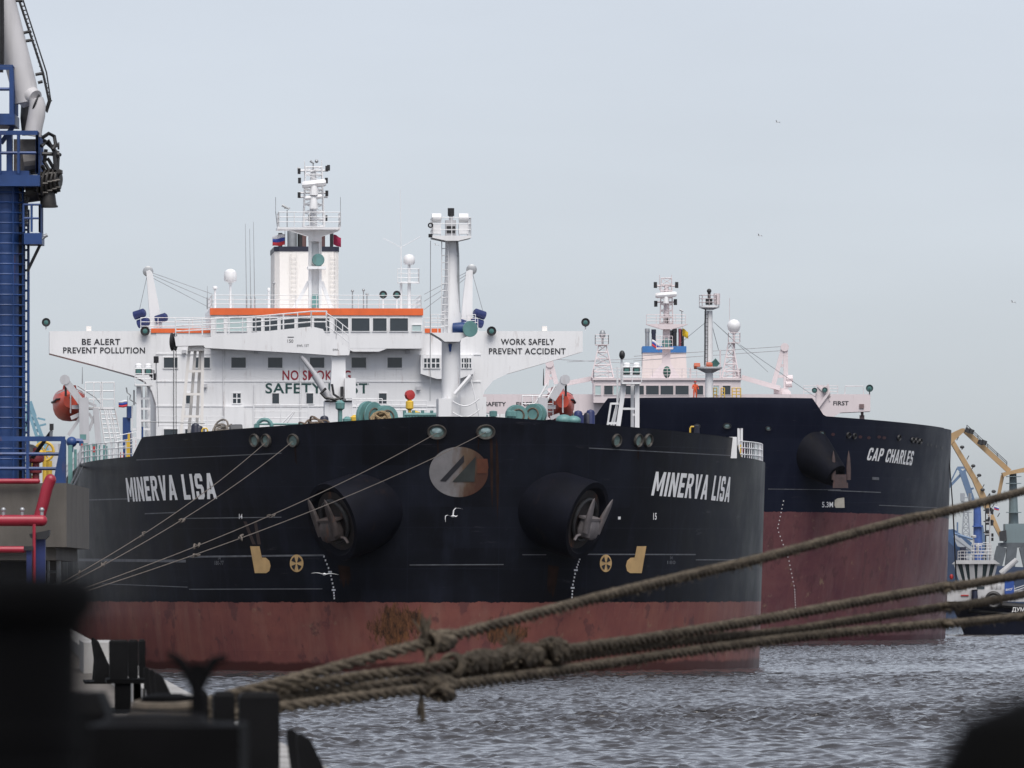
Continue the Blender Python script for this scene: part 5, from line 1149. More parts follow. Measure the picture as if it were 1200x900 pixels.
# person in orange by the foremast
def person(loc, rz, label):
    root = empty('person', loc, rz, label=label, cat='person')
    me = bpy.data.meshes.new('body')
    J = dict(pel=(0,0,.95,.15,.12), wai=(0,-.02,1.12,.145,.11), che=(0,-.03,1.32,.17,.12), nek=(0,-.03,1.48,.06,.06), hed=(0,-.05,1.62,.10,.115), top=(0,-.05,1.72,.075,.085),
             hl=(-.10,0,.90,.105,.105), kl=(-.13,-.06,.50,.07,.07), al=(-.14,.02,.09,.05,.05), tl=(-.15,-.13,.04,.045,.035), hr=(.10,0,.90,.105,.105), kr=(.13,-.02,.50,.07,.07), ar=(.14,.04,.09,.05,.05), tr=(.15,-.11,.04,.045,.035),
             sl=(-.20,-.02,1.40,.075,.075), el=(-.30,-.06,1.12,.052,.052), wl=(-.24,-.28,1.06,.036,.036), pl=(-.22,-.37,1.07,.04,.022), sr=(.20,-.02,1.40,.075,.075), er=(.30,-.04,1.13,.052,.052), wr=(.22,-.26,1.05,.036,.036), pr=(.20,-.35,1.05,.04,.022))
    nm = list(J); E = [('pel','wai'),('wai','che'),('che','nek'),('nek','hed'),('hed','top'),('pel','hl'),('hl','kl'),('kl','al'),('al','tl'),('pel','hr'),('hr','kr'),('kr','ar'),('ar','tr'),('che','sl'),('sl','el'),('el','wl'),('wl','pl'),('che','sr'),('sr','er'),('er','wr'),('wr','pr')]
    vs = [J[k][:3] for k in nm]; ed = [(nm.index(a), nm.index(b)) for a, b in E]; rd = [J[k][3:] for k in nm]
    for w in ('pl','pr'):                      # five short fingers on each hand
        i = nm.index(w); b = Vector(vs[i])
        for j in range(5):
            q = b+V((j-2)*.018 if j else -.05*(1 if w == 'pr' else -1), -.05-.02*(1-abs(j-2)*.4) if j else -.02, -.02); vs.append(tuple(q)); ed.append((i, len(vs)-1)); rd.append((.009,.009))
    me.from_pydata(vs, ed, []); o = bpy.data.objects.new('body', me); COL.objects.link(o)
    sk = o.modifiers.new('skin', 'SKIN'); 
    if not me.skin_vertices: me.attributes  # layer is created with the modifier below
    bm = bmesh.new(); bm.from_mesh(me); ly = bm.verts.layers.skin.verify()
    for v, r in zip(bm.verts, rd): v[ly].radius = r; v[ly].use_root = False
    bm.verts.ensure_lookup_table(); bm.verts[0][ly].use_root = True; bm.to_mesh(me); bm.free()
    sb = o.modifiers.new('sub', 'SUBSURF'); sb.levels = 1; sb.render_levels = 2
    me.materials.append(paint('orange_overalls_cloth', (.62,.09,.03), .8, .15, 6)); o.parent = root
    MB().ball((0,-.05,1.70), .125, .14, .10).build('helmet', YELLOW if False else RED, root)
    m = MB(); m.ball((0,-.10,1.60), .075, .065, .10); m.ball((0,-.165,1.595), .016, .02, .022, 6, 5); m.build('face', plain('skin', (.42,.24,.17), .6), root)
    return root
p = c1(814.5, 452, 9); person(CS.w((p.x, 9, p.z-1.35)), CS.rz+.3, 'person in orange overalls standing by the mast on the farther bow')
m = MB(); q = c1(814.5, 452, 9); m.box(q.x-1.2, q.x+3.0, 8, 11, CS.deckz-.01, q.z-1.352); m.build('forecastle_platform', DARKSTEEL, TANKER2, smooth=False)
m = MB(); z = c1(840, 452, 11).z-1.0
for a, b in ((836,840), (845,849), (858,868)): m.rail([c1(a,466,14), c1(b,466,14)], .9, .4, .05)
m.build('yellow_handrail', YELLOW, TANKER2)

# flags (each flies from a halyard: a thing of its own)
def flag(P, w, h, cols, label, sag=.25, flip=1, rz=0.0):
    root = empty('flag', P, rz, label=label, cat='flag')
    n = len(cols)
    for i, mt in enumerate(cols):
        m = MB(); N = 12; vs = []; fs = []
        for j in range(N+1):
            u = j/N; yy = .16*w*math.sin(u*7+.6)*u**.5; dz = -sag*h*u**1.4
            for v in (i/n, (i+1)/n): vs.append((flip*u*w*.95, yy, -v*h+dz+.05*h*math.sin(u*6+v*2)))
        for j in range(N): fs.append((2*j, 2*j+1, 2*j+3, 2*j+2))
        m.add(vs, fs); o = m.build('stripe' if n > 1 else 'cloth', mt, root)
        md = o.modifiers.new('cloth_thickness', 'SOLIDIFY'); md.thickness = .01
    MB().tube((0,0,.3), (0,0,-h*1.1), .02, n=5).build('halyard', STEEL, root)
    return root
FW, FB, FR, FM, FY = plain('flag_white', (.65,.65,.68), .8), plain('flag_blue', (.03,.06,.30), .8), plain('flag_red', (.5,.03,.04), .8), plain('flag_crimson', (.33,.012,.06), .8), plain('flag_yellow', (.70,.48,.02), .8)
flag(MS.w(q1(334, 274.5, SM+1)), 1.05, .85, (FW,FB,FR), 'white, blue and red striped flag left of the near tanker funnel', .12, -1)
flag(MS.w(q1(390.5, 275, SM+1)), .65, .8, (FM,), 'plain crimson flag right of the near tanker funnel', .3, 1)
flag(MS.w(q1(149.5, 469, 150)), .7, .5, (FW,FB,FR), 'tiny striped flag beside the left light tower', .1, -1)
flag(CS.w(c1(764, 398, CW+20)), .9, .8, (FW,FB,FR), 'small drooping striped flag at the farther funnel', .7, 1)
flag(CS.w(c1(799.5, 385, CW+5)), .75, .85, (FY,), 'yellow flag flying from the farther radar mast', .5, 1)

# ------------------------------------------------------------------ mooring lines of the tankers
LINEM = paint('tan_mooring_line', (.105,.085,.068), .85, .3, 1.5)
def line(pts, r, label, sag=0.0, n=24, mat=None, knots=(), group=None, name='mooring_line'):
    m = MB(); out = []
    for a, b in zip(pts[:-1], pts[1:]):
        for i in range(n): u = i/n; q = a.lerp(b, u); q = q-V(0,0,sag*4*u*(1-u)); out.append(q)
    out.append(pts[-1]); m.path(out, r, 6)
    L = len(out)
    for u, k in knots:
        i = int(u*(L-2)); a, b = out[i], out[i+1]; dr = (b-a).normalized()
        rr = random.Random(int(u*1000)); pp = [a+dr*(j*.42)+V(rr.uniform(-.09,.09), 0, rr.uniform(-.11,.11)) for j in range(7)]; m.path(pp, [r*1.2]+[r*rr.uniform(1.3, 2.3)*k for _ in range(5)]+[r], 6)
    o = m.build(name, mat or LINEM, None); return tag(o, label, 'mooring rope', group)
E0 = W(0, 721, 300)
for px, y, lab, kn, dz in ((313,518,'mooring line from the second left bow opening of the near tanker, uppermost at the quay', ((.62,1.0), (.86,.8)), 0), (344,517,'mooring line from the rightmost of the three left bow openings of the near tanker', ((.55,1.3), (.8,.8)), .15), (512,507,'mooring line from the opening left of the round bow emblem', ((.70,1.3), (.55,.6)), .25), (569,506,'longest mooring line, crossing the round bow emblem edge down to the quay', ((.66,1.0), (.74,1.2)), .35)):
    c, n = MS.at(px, y, .1); line([MS.w(c), E0+V(dz*.3,-dz,-dz*.2)], .021, lab, .55, knots=kn, group='bow lines of the near tanker')
for a, b, lab in ((98, 76, 'left of two short dark lines from the pale green rollers'), (103.5, 77.5, 'right of two short dark lines from the pale green rollers')):
    P0 = MS.w(q1(a, 533, 59)); line([P0, W(b-14, 600, 420)], .05, lab, .3, mat=DARKSTEEL, group='breast lines by the rollers')
P0 = W(1111.5, 528, 850); line([P0, W(1117,600,850), W(1121,690,900)], .07, 'dark slack hawser hanging down the right side of the farther tanker', 0, mat=DARKSTEEL)
# ------------------------------------------------------------------ port background: yellow crane, blue crane, blue ship, far shore
AIRB = .0
YCR = paint('weathered_yellow_crane_paint', (.36,.235,.115), .6, .15, .1)
YCRS = paint('grey_green_crane_paint', (.13,.17,.18), .6, .15, .1)
FARBLUE = paint('faded_far_blue_paint', (.10,.16,.26), .6, .15, .1)
FARGREY = paint('far_grey_paint', (.30,.32,.35), .7, .15, .05)
DY = 2100
def flatpoly(mb, pts, D, dep): return mb.prism(pts, lambda a, b: tuple(W(a, b, D)), lambda a, b: tuple(W(a, b, D)+V(0,dep,0)))
cr = empty('harbour_crane', (W(1185,690,DY).x, DY, 0), label='yellow double-jib harbour crane on a grey tower at the right edge', cat='crane')
def lp(o, root): o.parent = root; o.matrix_parent_inverse = Matrix.Translation(-root.location); return o
o = flatpoly(MB(), [(1115.5,521), (1119,517), (1151,570), (1164,602), (1175,628), (1172,630), (1151.5,590), (1139.5,562)], DY, 4).build('jib', YCR, None, smooth=False); lp(o, cr)
m = MB()
for px, y in ((1125,524), (1138,546), (1145,557), (1162,576), (1149,574)): m.ball(W(px+2.5, y, DY-.5), .55, .6, .4, 8, 6)
for i in range(9): a = W(1121+i*6, 516+i*11.2, DY+1); m.tube(a, a+V(.5,0,.9), .1, n=4)
lp(m.build('jib_fitting', DARKSTEEL, None), cr)
o = flatpoly(MB(), [(1106,519), (1112,509), (1127,502), (1130.5,502), (1131,505), (1121,514), (1114,522), (1109.5,531), (1107.5,530)], DY, 5).build('nose_jib', YCR, None, smooth=False); lp(o, cr)
m = MB(); m.beam(W(1131,505,DY+2), W(1183,552.5,DY+2), 1.3, 1.2); lp(m.build('tie_bar', YCR, None, smooth=False), cr)
m = MB(); m.rail([W(1133,505,DY+1.5), W(1146,517,DY+1.5), W(1180,548,DY+1.5)], 1.4, 3, .09)
for px, y in ((1133,505), (1137,506), (1148,519), (1152,519)): m.tube(W(px,y+2,DY), W(px+2,y-3,DY), .7, n=7)
lp(m.build('tie_walkway', DARKSTEEL, None), cr)
m = MB(); flatpoly(m, [(1174.5,554), (1183,552), (1200,548), (1240,545), (1240,552), (1199,553.5), (1183,556), (1176,559)], DY, 5); lp(m.build('counter_jib', YCR, None, smooth=False), cr)
m = MB(); m.beam(W(1175,557,DY+2), W(1170,582,DY+2), .8, .8, (0,1,0)); lp(m.build('rod', YCR, None, smooth=False), cr)
m = MB(); a, b = W(1188,628,DY+3), W(1187,553,DY+3); m.tube(a, b, 1.3, .85, 10)
for y in (558, 566, 600): flatpoly(m, [(1180,y), (1197,y), (1197,y+.8), (1180,y+.8)], DY, 4)
m.tube(a, b+V(0,0,-12), 1.35, 1.1, 10); lp(m.build('tower', YCRS, None), cr)
m = MB(); flatpoly(m, [(1178,614), (1225,613), (1225,636), (1178,636)], DY, 9); lp(m.build('machinery_house', YCRS, None, smooth=False), cr)
m = MB(); flatpoly(m, [(1171,623), (1179,621), (1180,634), (1172,634)], DY-1, 3); lp(m.build('driver_cab', DARKSTEEL, None, smooth=False), cr)
m = MB(); flatpoly(m, [(1172,636), (1220,636), (1222,642), (1172,641)], DY, 9)
for a, b in (((1174,641), (1160,694)), ((1186,641), (1180,694)), ((1200,641), (1212,694)), ((1218,641), (1240,694))): m.beam(W(*a,DY), W(*b,DY), 2.4, 2.4, (0,1,0)); m.beam(W(*a,DY+9), W(*b,DY+9), 2.4, 2.4, (0,1,0))
flatpoly(m, [(1166,670), (1228,670), (1230,676), (1164,676)], DY, 2); flatpoly(m, [(1163,688), (1240,688), (1240,700), (1162,700)], DY-1, 12); lp(m.build('portal', paint('dark_grey_portal_paint', (.07,.08,.09), .7), None, smooth=False), cr)
# blue crane
DB2 = 2700
bc = empty('harbour_crane', (W(1147,690,DB2).x, DB2, 0), label='distant blue crane with a pale lattice jib, left of the yellow crane', cat='crane')
m = MB(); a, b = W(1147,700,DB2), W(1145,588,DB2); m.tube(a, b, 1.9, 1.1, 10); flatpoly(m, [(1140,616), (1152,616), (1152,617.5), (1140,617.5)], DB2-2, 3); lp(m.build('tower', paint('strong_blue_crane_paint', (.035,.085,.28), .6), None), bc)
m = MB(); flatpoly(m, [(1142,635), (1152,615), (1158,650), (1158,700), (1140,700), (1140,660)], DB2+4, 6); lp(m.build('machinery_house', FARBLUE, None, smooth=False), bc)
m = MB()
for a, b, w in (((1127,552), (1140,590), 1.7), ((1122,548), (1132,548), .7), ((1127,553), (1122,548), .8), ((1128,554), (1134,549), .8), ((1112,571), (1128,554), .8), ((1112,569), (1122,548), .4), ((1133,575), (1141,572), .6), ((1130,552), (1142,588), .6)): m.beam(W(*a,DB2), W(*b,DB2), w, w, (0,1,0))
lp(m.build('jib', FARBLUE, None, smooth=False), bc)
lm = MB()
def wlattice(m, px, w0, w1, y0, y1, D, n, r):
    for i in range(n):
        u, v = i/n, (i+1)/n; ya, yb = y0+(y1-y0)*u, y0+(y1-y0)*v; wa, wb = w0+(w1-w0)*u, w0+(w1-w0)*v
        for sg in (-1, 1): m.tube(W(px+sg*wa,ya,D), W(px+sg*wb,yb,D), r, n=4); m.tube(W(px+sg*wa,ya,D), W(px-sg*wb,yb,D), r*.7, n=4); m.tube(W(px+sg*wa,ya,D+2), W(px+sg*wb,yb,D+2), r, n=4)
        m.tube(W(px-wa,ya,D), W(px+wa,ya,D), r*.7, n=4)
wlattice(lm, 1132, 5, 2, 640, 588, 2000, 7, .14)
for px in (1127,1129,1136,1137): lm.tube(W(px,587,2000), W(px,578,2000), .3, n=5)
for y in (583,588,600): lm.tube(W(1126,y,2000), W(1139,y,2000), .12, n=4)
lm.tube(W(1132,700,2000), W(1132,630,2000), .8, n=8)
tag(lm.build('signal_mast', FARGREY, None), 'thin grey lattice signal mast behind the rope, right of the farther tanker', 'mast')
tag(flag(W(1165, 593, 1900), 1.1, .8, (FW,FB,FR), 'little striped flag in front of the yellow crane jib', .3, 1), None)
# blue ship moored behind the tug
DS = 1500; sh = empty('blue_ship', (W(1120,690,DS).x, DS, 0), label='dark blue ship half hidden behind the farther tanker and the tug', cat='ship')
m = MB(); flatpoly(m, [(1060,640), (1111,634), (1133,655), (1150,662), (1260,668), (1260,728), (1060,728)], DS, 14); lp(m.build('hull', paint('dull_dark_blue_hull_paint', (.022,.040,.085), .6, .2, .2), None, smooth=False), sh)
m = MB(); flatpoly(m, [(1085,622), (1118,620), (1139,636), (1142,648), (1128,652), (1085,640)], DS+2, 10); lp(m.build('deckhouse', paint('mid_blue_house_paint', (.05,.10,.20), .6), None, smooth=False), sh)
m = MB(); m.beam(W(1118,628,DS), W(1141,645,DS), .5, 1.2, (0,1,0)); flatpoly(m, [(1118,631), (1126,630), (1139,642), (1137,645), (1122,640)], DS-.5, 1); lp(m.build('boom', FARGREY, None, smooth=False), sh)
m = MB(); flatpoly(m, [(1126,641), (1132,641), (1132,656), (1126,656)], DS-2, 3); lp(m.build('funnel', plain('dark_navy_funnel', (.01,.012,.03), .6), None, smooth=False), sh)
m = MB(); m.tube(W(1122,640,DS), W(1122,612,DS), .15, n=5); m.tube(W(1118,625,DS), W(1140,632,DS), .2, n=5); lp(m.build('mast', FARBLUE, None), sh)
# far shore and cranes' quay
m = MB(); m.box(40, 1400, 2060, 2300, -1, 3.0); m.box(-1500, 1400, 4200, 4500, -1, 3.5); tag(m.build('far_shore', FARGREY, None, smooth=False), kind='structure')
def shed(x0, x1, y, h, label, mat):
    r = empty('port_shed', ((x0+x1)/2, y, 3), label=label, cat='building'); w = (x1-x0)/2
    MB().box(-w, w, 0, 30, 0, h).build('wall', mat, r, smooth=False); MB().prism([(-w-.5, h), (w+.5, h), (0, h+w*.12)], lambda a, b: (a, -.5, b), lambda a, b: (a, 30.5, b)).build('roof', FARGREY, r, smooth=False)
shed(W(1158,0,2200).x, W(1185,0,2200).x, 2200, 6, 'low grey harbour shed far behind the crane legs', FARGREY)
# tall masts of yachts and ships behind the crane
for i, (px, y) in enumerate(((1155,590), (1160,578))):
    m = MB(); D = 1700; m.tube(W(px,700,D), W(px,y,D), .22, .1, 6)
    for k in range(3): yy = y+8+k*13; m.tube(W(px-2.5,yy,D), W(px+3,yy,D), .14, n=5); m.ball(W(px+2.5,yy-1,D), .35); m.tube(W(px+2,yy,D), W(px+2,yy+4,D), .4, n=6)
    tag(m.build('signal_mast', DARKSTEEL, None), ('thin dark mast with lamps just left of the crane jib foot', 'taller thin dark mast touching the crane jib')[i], 'mast')

# ------------------------------------------------------------------ tug
DT = 965; kx = DT/F
tug = empty('tug_boat', (W(1135,0,DT).x, DT, 0), label='navy tug with white wheelhouse lying right of the farther tanker', cat='tug')
def tp(px, py, dy=0.0): p = W(px, py, DT)-tug.location; return V(p.x, dy, p.z)
TNAVY = paint('tug_navy_hull_paint', (.014,.018,.040), .45, .25, .6, dirt=.4)
TW = paint('tug_white_paint', (.46,.46,.47), .5, .12, .6, rust=.5)
rings = []
zk = tp(0, 753).z
for i in range(16):
    u = i/15; half = 4.6*min(1, (u*3.2+.02))**.6; x_top = tp(1112,700).x+u*30; x_bot = tp(1134,740).x+u*27.5
    zt = tp(0, 700+9*min(1,u*3)).z
    rings.append([V(x_bot, -half*.75+0, zk), V(x_top*.5+x_bot*.5, -half*.95, (zk+zt)/2), V(x_top, -half, zt), V(x_top, half, zt), V(x_top*.5+x_bot*.5, half*.95, (zk+zt)/2), V(x_bot, half*.75, zk)])
m = MB(); m.loft(rings); lp0 = m.build('hull', TNAVY, tug)
m = MB(); m.path([V(r[2].x-.15, r[2].y-.15, r[2].z-.35) for r in rings], .32, 8); m.path([V(r[2].x+.1, r[2].y-.1, r[2].z-1.3) for r in rings[1:]], .2, 8); m.build('rubber_fender', BLACK, tug)
Y0 = -4.4
def tb(mb, pa, pb, ya, yb, y0, y1): a, b = tp(pa, yb), tp(pb, ya); return mb.box(a.x, b.x, y0, y1, a.z, b.z)
m = MB(); tb(m, 1108, 1200, 691, 705, -3.6, 3.6); tb(m, 1131, 1178, 681, 692, -2.9, 2.9); dh = m.build('deckhouse', TW, tug, smooth=False)
m = MB(); a = tp(1121,684); wa, wb = tp(1126,684), tp(1160,684); ta, tb2 = tp(1119,661), tp(1166,661)
m.loft([[V(wa.x,-2.3,wa.z), V(wb.x,-2.3,wa.z), V(wb.x,2.3,wa.z), V(wa.x,2.3,wa.z)], [V(ta.x,-2.9,ta.z), V(tb2.x,-2.9,ta.z), V(tb2.x,2.9,ta.z), V(ta.x,2.9,ta.z)]])
whl = m.build('wheelhouse', plain('tug_dark_glazing', (.03,.045,.05), .12), tug, smooth=False)
m = MB()
for u in (0, .18, .38, .60, .82, 1.0):
    p = V(wa.x+(wb.x-wa.x)*u, -2.36, wa.z); q = V(ta.x+(tb2.x-ta.x)*u, -2.96, ta.z); m.beam(p, q, .28 if u not in (.38,.6) else .55, .1, (0,1,0))
m.build('window_post', TW, whl, smooth=False)
m = MB(); c = [tp(1117,661), tp(1170,661), tp(1164,656.5), tp(1122,656.5)]; m.prism([(p.x, p.z) for p in c], lambda x, z: (x, -3.2, z), lambda x, z: (x, 3.2, z)); m.build('roof', TW, whl, smooth=False)
m = MB(); m.rail([tp(1124,656.5,-2.5), tp(1163,656.5,-2.5)], 1.0, .7, .035); m.rail([tp(1124,656.5,2.5), tp(1163,656.5,2.5)], 1.0, .7, .035); m.rail([tp(1138,649,-.5), tp(1162,649,-.5)], 1.0, .6, .035)
tb(m, 1138, 1162, 648.5, 650, -1, 1.2)
for px, y in ((1141,628), (1160,595)): m.tube(tp(px,657), tp(px,y), .12, .07, 6)
for y, a, b in ((637,1139,1152), (636,1152,1161), (626,1154,1164), (612,1155,1163), (603,1157,1162)): m.tube(tp(a,y), tp(b,y), .05, n=5)
m.tube(tp(1151,655), tp(1160,636), .1, n=6); m.tube(tp(1146,649), tp(1146,637), .15, n=6); mm = m.build('mast', TW, tug)
m = MB(); m.lathe([(.0,-.12), (.28,-.1), (.3,.1), (.2,.18), (0,.2)], tp(1141,629), (0,0,1), 12); tb(m, 1143, 1150, 638.5, 640, -.9, -.7); m.build('radar_scanner', TW, mm)
for px, y in ((1163,632), (1159,608), (1162,611), (1161,597), (1163,627)): MB().tube(tp(px,y-2), tp(px,y+2), .13, n=7).build('navigation_light', BLACK, mm)
m = MB(); m.tube(tp(1172,672,-1), tp(1191,656,-1), .32, .3, 10); m.build('fire_monitor', TW, tug)
m = MB(); tb(m, 1175, 1186, 681, 697, -3.9, -3.62); bb = m.build('blue_board', paint('tug_blue_board', (.02,.07,.30), .5), tug, smooth=False)
a, b = tp(1176.3, 692.5), tp(1184.5, 690); text_flat(MB(), 'ВКСГ', (a.x, -3.92, a.z), (1,0,.12), (0,0,1), b.z-a.z, b.x-a.x, bold=.02).build('lettering', LETTER, bb, smooth=False)
for px in (1163, 1168): MB().ball(tp(px, 687, -3), .34, .34, .5).build('life_raft', TW, tug)
m = MB(); tb(m, 1143, 1152, 687, 690.5, -2.98, -2.92); m.build('window', GLASS, dh, smooth=False)
m = MB(); c = tp(1162, 703, -4.0); m.torus(c, (0,1,0), .75, .22, 24, 8); m.build('tyre_fender', BLACK, tug)
m = MB(); p = tp(1140, 704, -3.9); m.lathe([(.32,0), (.36,.3), (.3,1.1), (.4,1.2), (.0,1.25)], p, (0,0,1), 12); m.build('winch_post', TNAVY, tug)
m = MB(); tb(m, 1124, 1133, 697, 698.5, -3.7, -3.62); p = tp(1114, 676, -2); m.ball(p, .22, .2, .3); m.build('life_ring', RED, tug)
m = MB()
for k in range(5): m.tube(tp(1186+k*.3, 690+k*2.6, -3.8), tp(1225, 677+k*2.6, -3.8), .05, n=5)
m.tube(tp(1186,700,-3.8), tp(1186,686,-3.8), .05, n=5); m.build('deck_railing', TW, tug)
a, b = tp(1183, 717.5), tp(1203, 711.5); text_flat(MB(), 'ДУМА', (a.x, -4.72, a.z), (1,0,0), (0,0,1), b.z-a.z, b.x-a.x, bold=.01).build('ship_name', LETTER, lp0, smooth=False)

# ------------------------------------------------------------------ gulls
def gull(P, span, label, pose=1.0, roll=.2, rz=.3, group='gulls in flight'):
    r = empty('gull', P, rz, label=label, cat='bird', group=group); r.rotation_euler = (0, roll, rz); k = span/1.2
    m = MB(); prof = [(-.28,.01), (-.2,.035), (-.05,.06), (.08,.055), (.16,.035), (.2,.03), (.24,.01)]
    m.path([V(0, a, 0)*k for a, _ in prof], [b*k for _, b in prof], 8)
    m.add([V(-.02,-.25,0)*k, V(.02,-.25,0)*k, V(.07,-.4,0)*k, V(-.07,-.4,0)*k, V(0,-.3,.02)*k], [(0,1,2,3), (0,1,4), (1,2,4), (2,3,4), (3,0,4)])
    for sg in (-1, 1):
        st = [(.03,.06,.03,0,.14), (.22,.05,.03,.10*pose,.13), (.36,.0,.02,.12*pose,.10), (.5,-.08,.015,.07*pose,.06), (.6,-.16,.005,.02*pose,.015)]; rr = []
        for x, y, th, z, ch in st: rr.append([V(sg*x, y+ch*.5, z)*k, V(sg*x, y, z+th*.5)*k, V(sg*x, y-ch*.5, z)*k, V(sg*x, y, z-th*.5)*k])
        m.loft(rr)
    m.build('body', plain('gull_white', (.66,.66,.66), .7), r); MB().path([V(0,.23,0)*k, V(0,.29,-.01)*k], [.012*k, .003*k], 6).build('beak', YELLOW, r)
    return r
gull(W(531, 605, 470), 1.25, 'white gull below the round bow emblem with one wing up', 2.2, -.6, .5)
gull(W(380, 673, 470), 1.5, 'white gull gliding past the left chain of draught marks', .4, .05, .2)
for px, y, lab in ((911,143,'tiny dark gull speck highest in the sky'), (890,276,'tiny dark gull speck in the middle of the sky'), (1187,354,'tiny dark gull speck at the right edge of the sky'), (511,287,'small gull just under the lamp platform of the near foremast')): gull(W(px, y, 700), 0.75, lab, 1.0, .3, 1.0)
# ------------------------------------------------------------------ quay and loading berth on the left
QA, QS = 1.71, -.0575            # quay edge: x = QA + QS*y
def qe(y): return QA+QS*y
QZ = 3.4
qd = V(QS, 1, 0).normalized(); qn = V(qd.y, -qd.x, 0)      # along the quay, and outwards over the water
def Q(out, y, z): p = V(qe(y), y, 0)+qn*out; return V(p.x, p.y, z)
m = MB(); y0, y1 = -8, 1100
a, b, c, d = Q(0,y0,0), Q(0,y1,0), Q(-90,y1,0), Q(-90,y0,0)
m.prism([(p.x, p.y) for p in (a,b,c,d)], lambda x, y: (x, y, -2), lambda x, y: (x, y, QZ)); quay = m.build('quay', make_concrete('brownish_quay_concrete', (.12,.105,.092)), None, smooth=False); tag(quay, kind='structure')
m = MB(); y = 12.0
while y < 420:
    L = 1.25 if y < 130 else 9.0; gp = .32 if y < 130 else .3
    p, q = Q(-.42, y, 0), Q(-.06, y, 0); r, s = Q(-.06, y+L, 0), Q(-.42, y+L, 0)
    m.prism([(v.x, v.y) for v in (p,q,r,s)], lambda x, y_: (x, y_, QZ-.001), lambda x, y_: (x, y_, QZ+.21)); y += L+gp
tag(m.build('quay_kerb', CONCL, None, smooth=False), kind='structure')
# bigger pale end block of the further kerb
m = MB(); yb = 121; p, q, r, s = Q(-.62,yb,0), Q(.0,yb,0), Q(.0,yb+7,0), Q(-.62,yb+7,0); m.prism([(v.x, v.y) for v in (p,q,r,s)], lambda x, y_: (x, y_, QZ-.002), lambda x, y_: (x, y_, QZ+.42))
tag(m.build('kerb_block', CONCL, None, smooth=False), 'larger pale concrete block at the quay edge, between the two dark bollard groups', 'kerb block')

IRON = paint('black_bollard_iron', (.003,.003,.0034), .75, .4, 4, spec=.05)
IRON2 = paint('dull_grey_black_iron', (.005,.005,.0056), .7, .4, 4, spec=.08)
def plate_bitt(out, y, label, sg=1):
    r = empty('mooring_bitt', Q(out, y, QZ), math.atan2(-qd.x, qd.y), label=label, cat='bollard', group='plate bollards along the quay')
    for i, (x0, x1) in enumerate(((-.085, .085), (.095, .185), (.20, .26))):
        a, b = sorted((x0*sg, x1*sg)); yy = i*.5; m = MB()
        m.loft([[V(a+.006,yy,.31), V(b-.006,yy,.31), V(b-.006,yy+.3,.31), V(a+.006,yy+.3,.31)], [V(a,yy,.335), V(b,yy,.335), V(b,yy+.3,.335), V(a,yy+.3,.335)], [V(a-.003,yy,.65), V(b,yy,.65), V(b,yy+.3,.65), V(a-.003,yy+.3,.65)], [V(a+.012,yy+.01,.67), V(b-.012,yy+.01,.67), V(b-.012,yy+.28,.67), V(a+.012,yy+.28,.67)]]); m.build('upright', IRON2, r, smooth=False)
        a, b = a+.05, b+.045; MB().box(a, b-.02, yy-.02, yy+.35, .03, .27).build('foot', IRON, r, smooth=False)
    a, b = sorted((-.11*sg, .30*sg)); MB().box(a, b, -.04, 1.4, .271, .309).build('flange', IRON, r, smooth=False)
    MB().box(a-.05, b+.05, -.2, 1.7, 0, .029).build('base_plate', IRON, r, smooth=False)
    return r
plate_bitt(-.66, 81, 'black plate bollard group standing farther along the quay, left of the pale kerb', 1)
plate_bitt(-.61, 38, 'black plate bollard group nearest the camera, below the ropes', -1)
def fin_bollard(out, y, label, n=3, gap=.9, h=.55, lean=.12):
    r = empty('fin_bollard', Q(out, y, QZ), math.atan2(-qd.x, qd.y), label=label, cat='bollard', group='fin shaped bollards along the quay')
    pl = [(-.20,0), (-.17,.28), (-.21,.50), (-.21,h-.01), (-.185,h), (-.13,h-.03), (-.04,.38), (.06,.22), (.13,.10), (.17,0)]
    for i in range(n):
        m = MB(); yy = i*gap; m.xz([(a*.72, b) for a, b in pl], yy, yy+.10); m.build('fin', IRON2, r, smooth=False)
    m = MB(); m.box(-.25, .25, -.15, gap*(n-1)+.3, 0, .025); m.build('base_plate', IRON, r, smooth=False)
fin_bollard(-.40, 35, 'pair of black fins nearest the camera, at the bottom of the photo', 2, 1.2, h=.545)
fin_bollard(-.52, 61, 'three black fins in front of the pale kerb, left of the Y shaped post', 3, 2.4)
fin_bollard(-.48, 107, 'farthest small black fin beside the start of the pale kerb', 2, 2.4)
ROPED = paint('dark_old_hemp', (.085,.068,.050), .9, .4, 9, bump=.6)
# mooring post wound with rope: the hawsers end here
RB = Q(-.96, 40.5, QZ)
r = empty('rope_wound_bollard', RB, label='stout black bollard wound with brown rope where the heavy hawsers end', cat='bollard')
MB().lathe([(.19,0), (.19,.04), (.13,.08), (.115,.35), (.115,.55), (.125,.60), (.12,.625), (.06,.64), (0,.64)], (0,0,0), (0,0,1), 20).build('post', IRON, r)
m = MB()
rng2 = random.Random(5)
for i in range(11): m.torus((rng2.uniform(-.012,.012), rng2.uniform(-.01,.01), .30+i*.029), (rng2.uniform(-.12,.12), rng2.uniform(-.12,.12), 1), .142+.012*(i % 3), .024, 26, 7)
for i in range(6): m.torus((.10+rng2.uniform(-.03,.05), -.12, .26+rng2.uniform(-.1,.05)), (rng2.uniform(-.4,.4), -1, rng2.uniform(-.3,.3)), .13+.03*rng2.random(), .013, 24, 6, sy=1.4, xdir=(1,0,0))
m.build('rope_turns', ROPED, r)
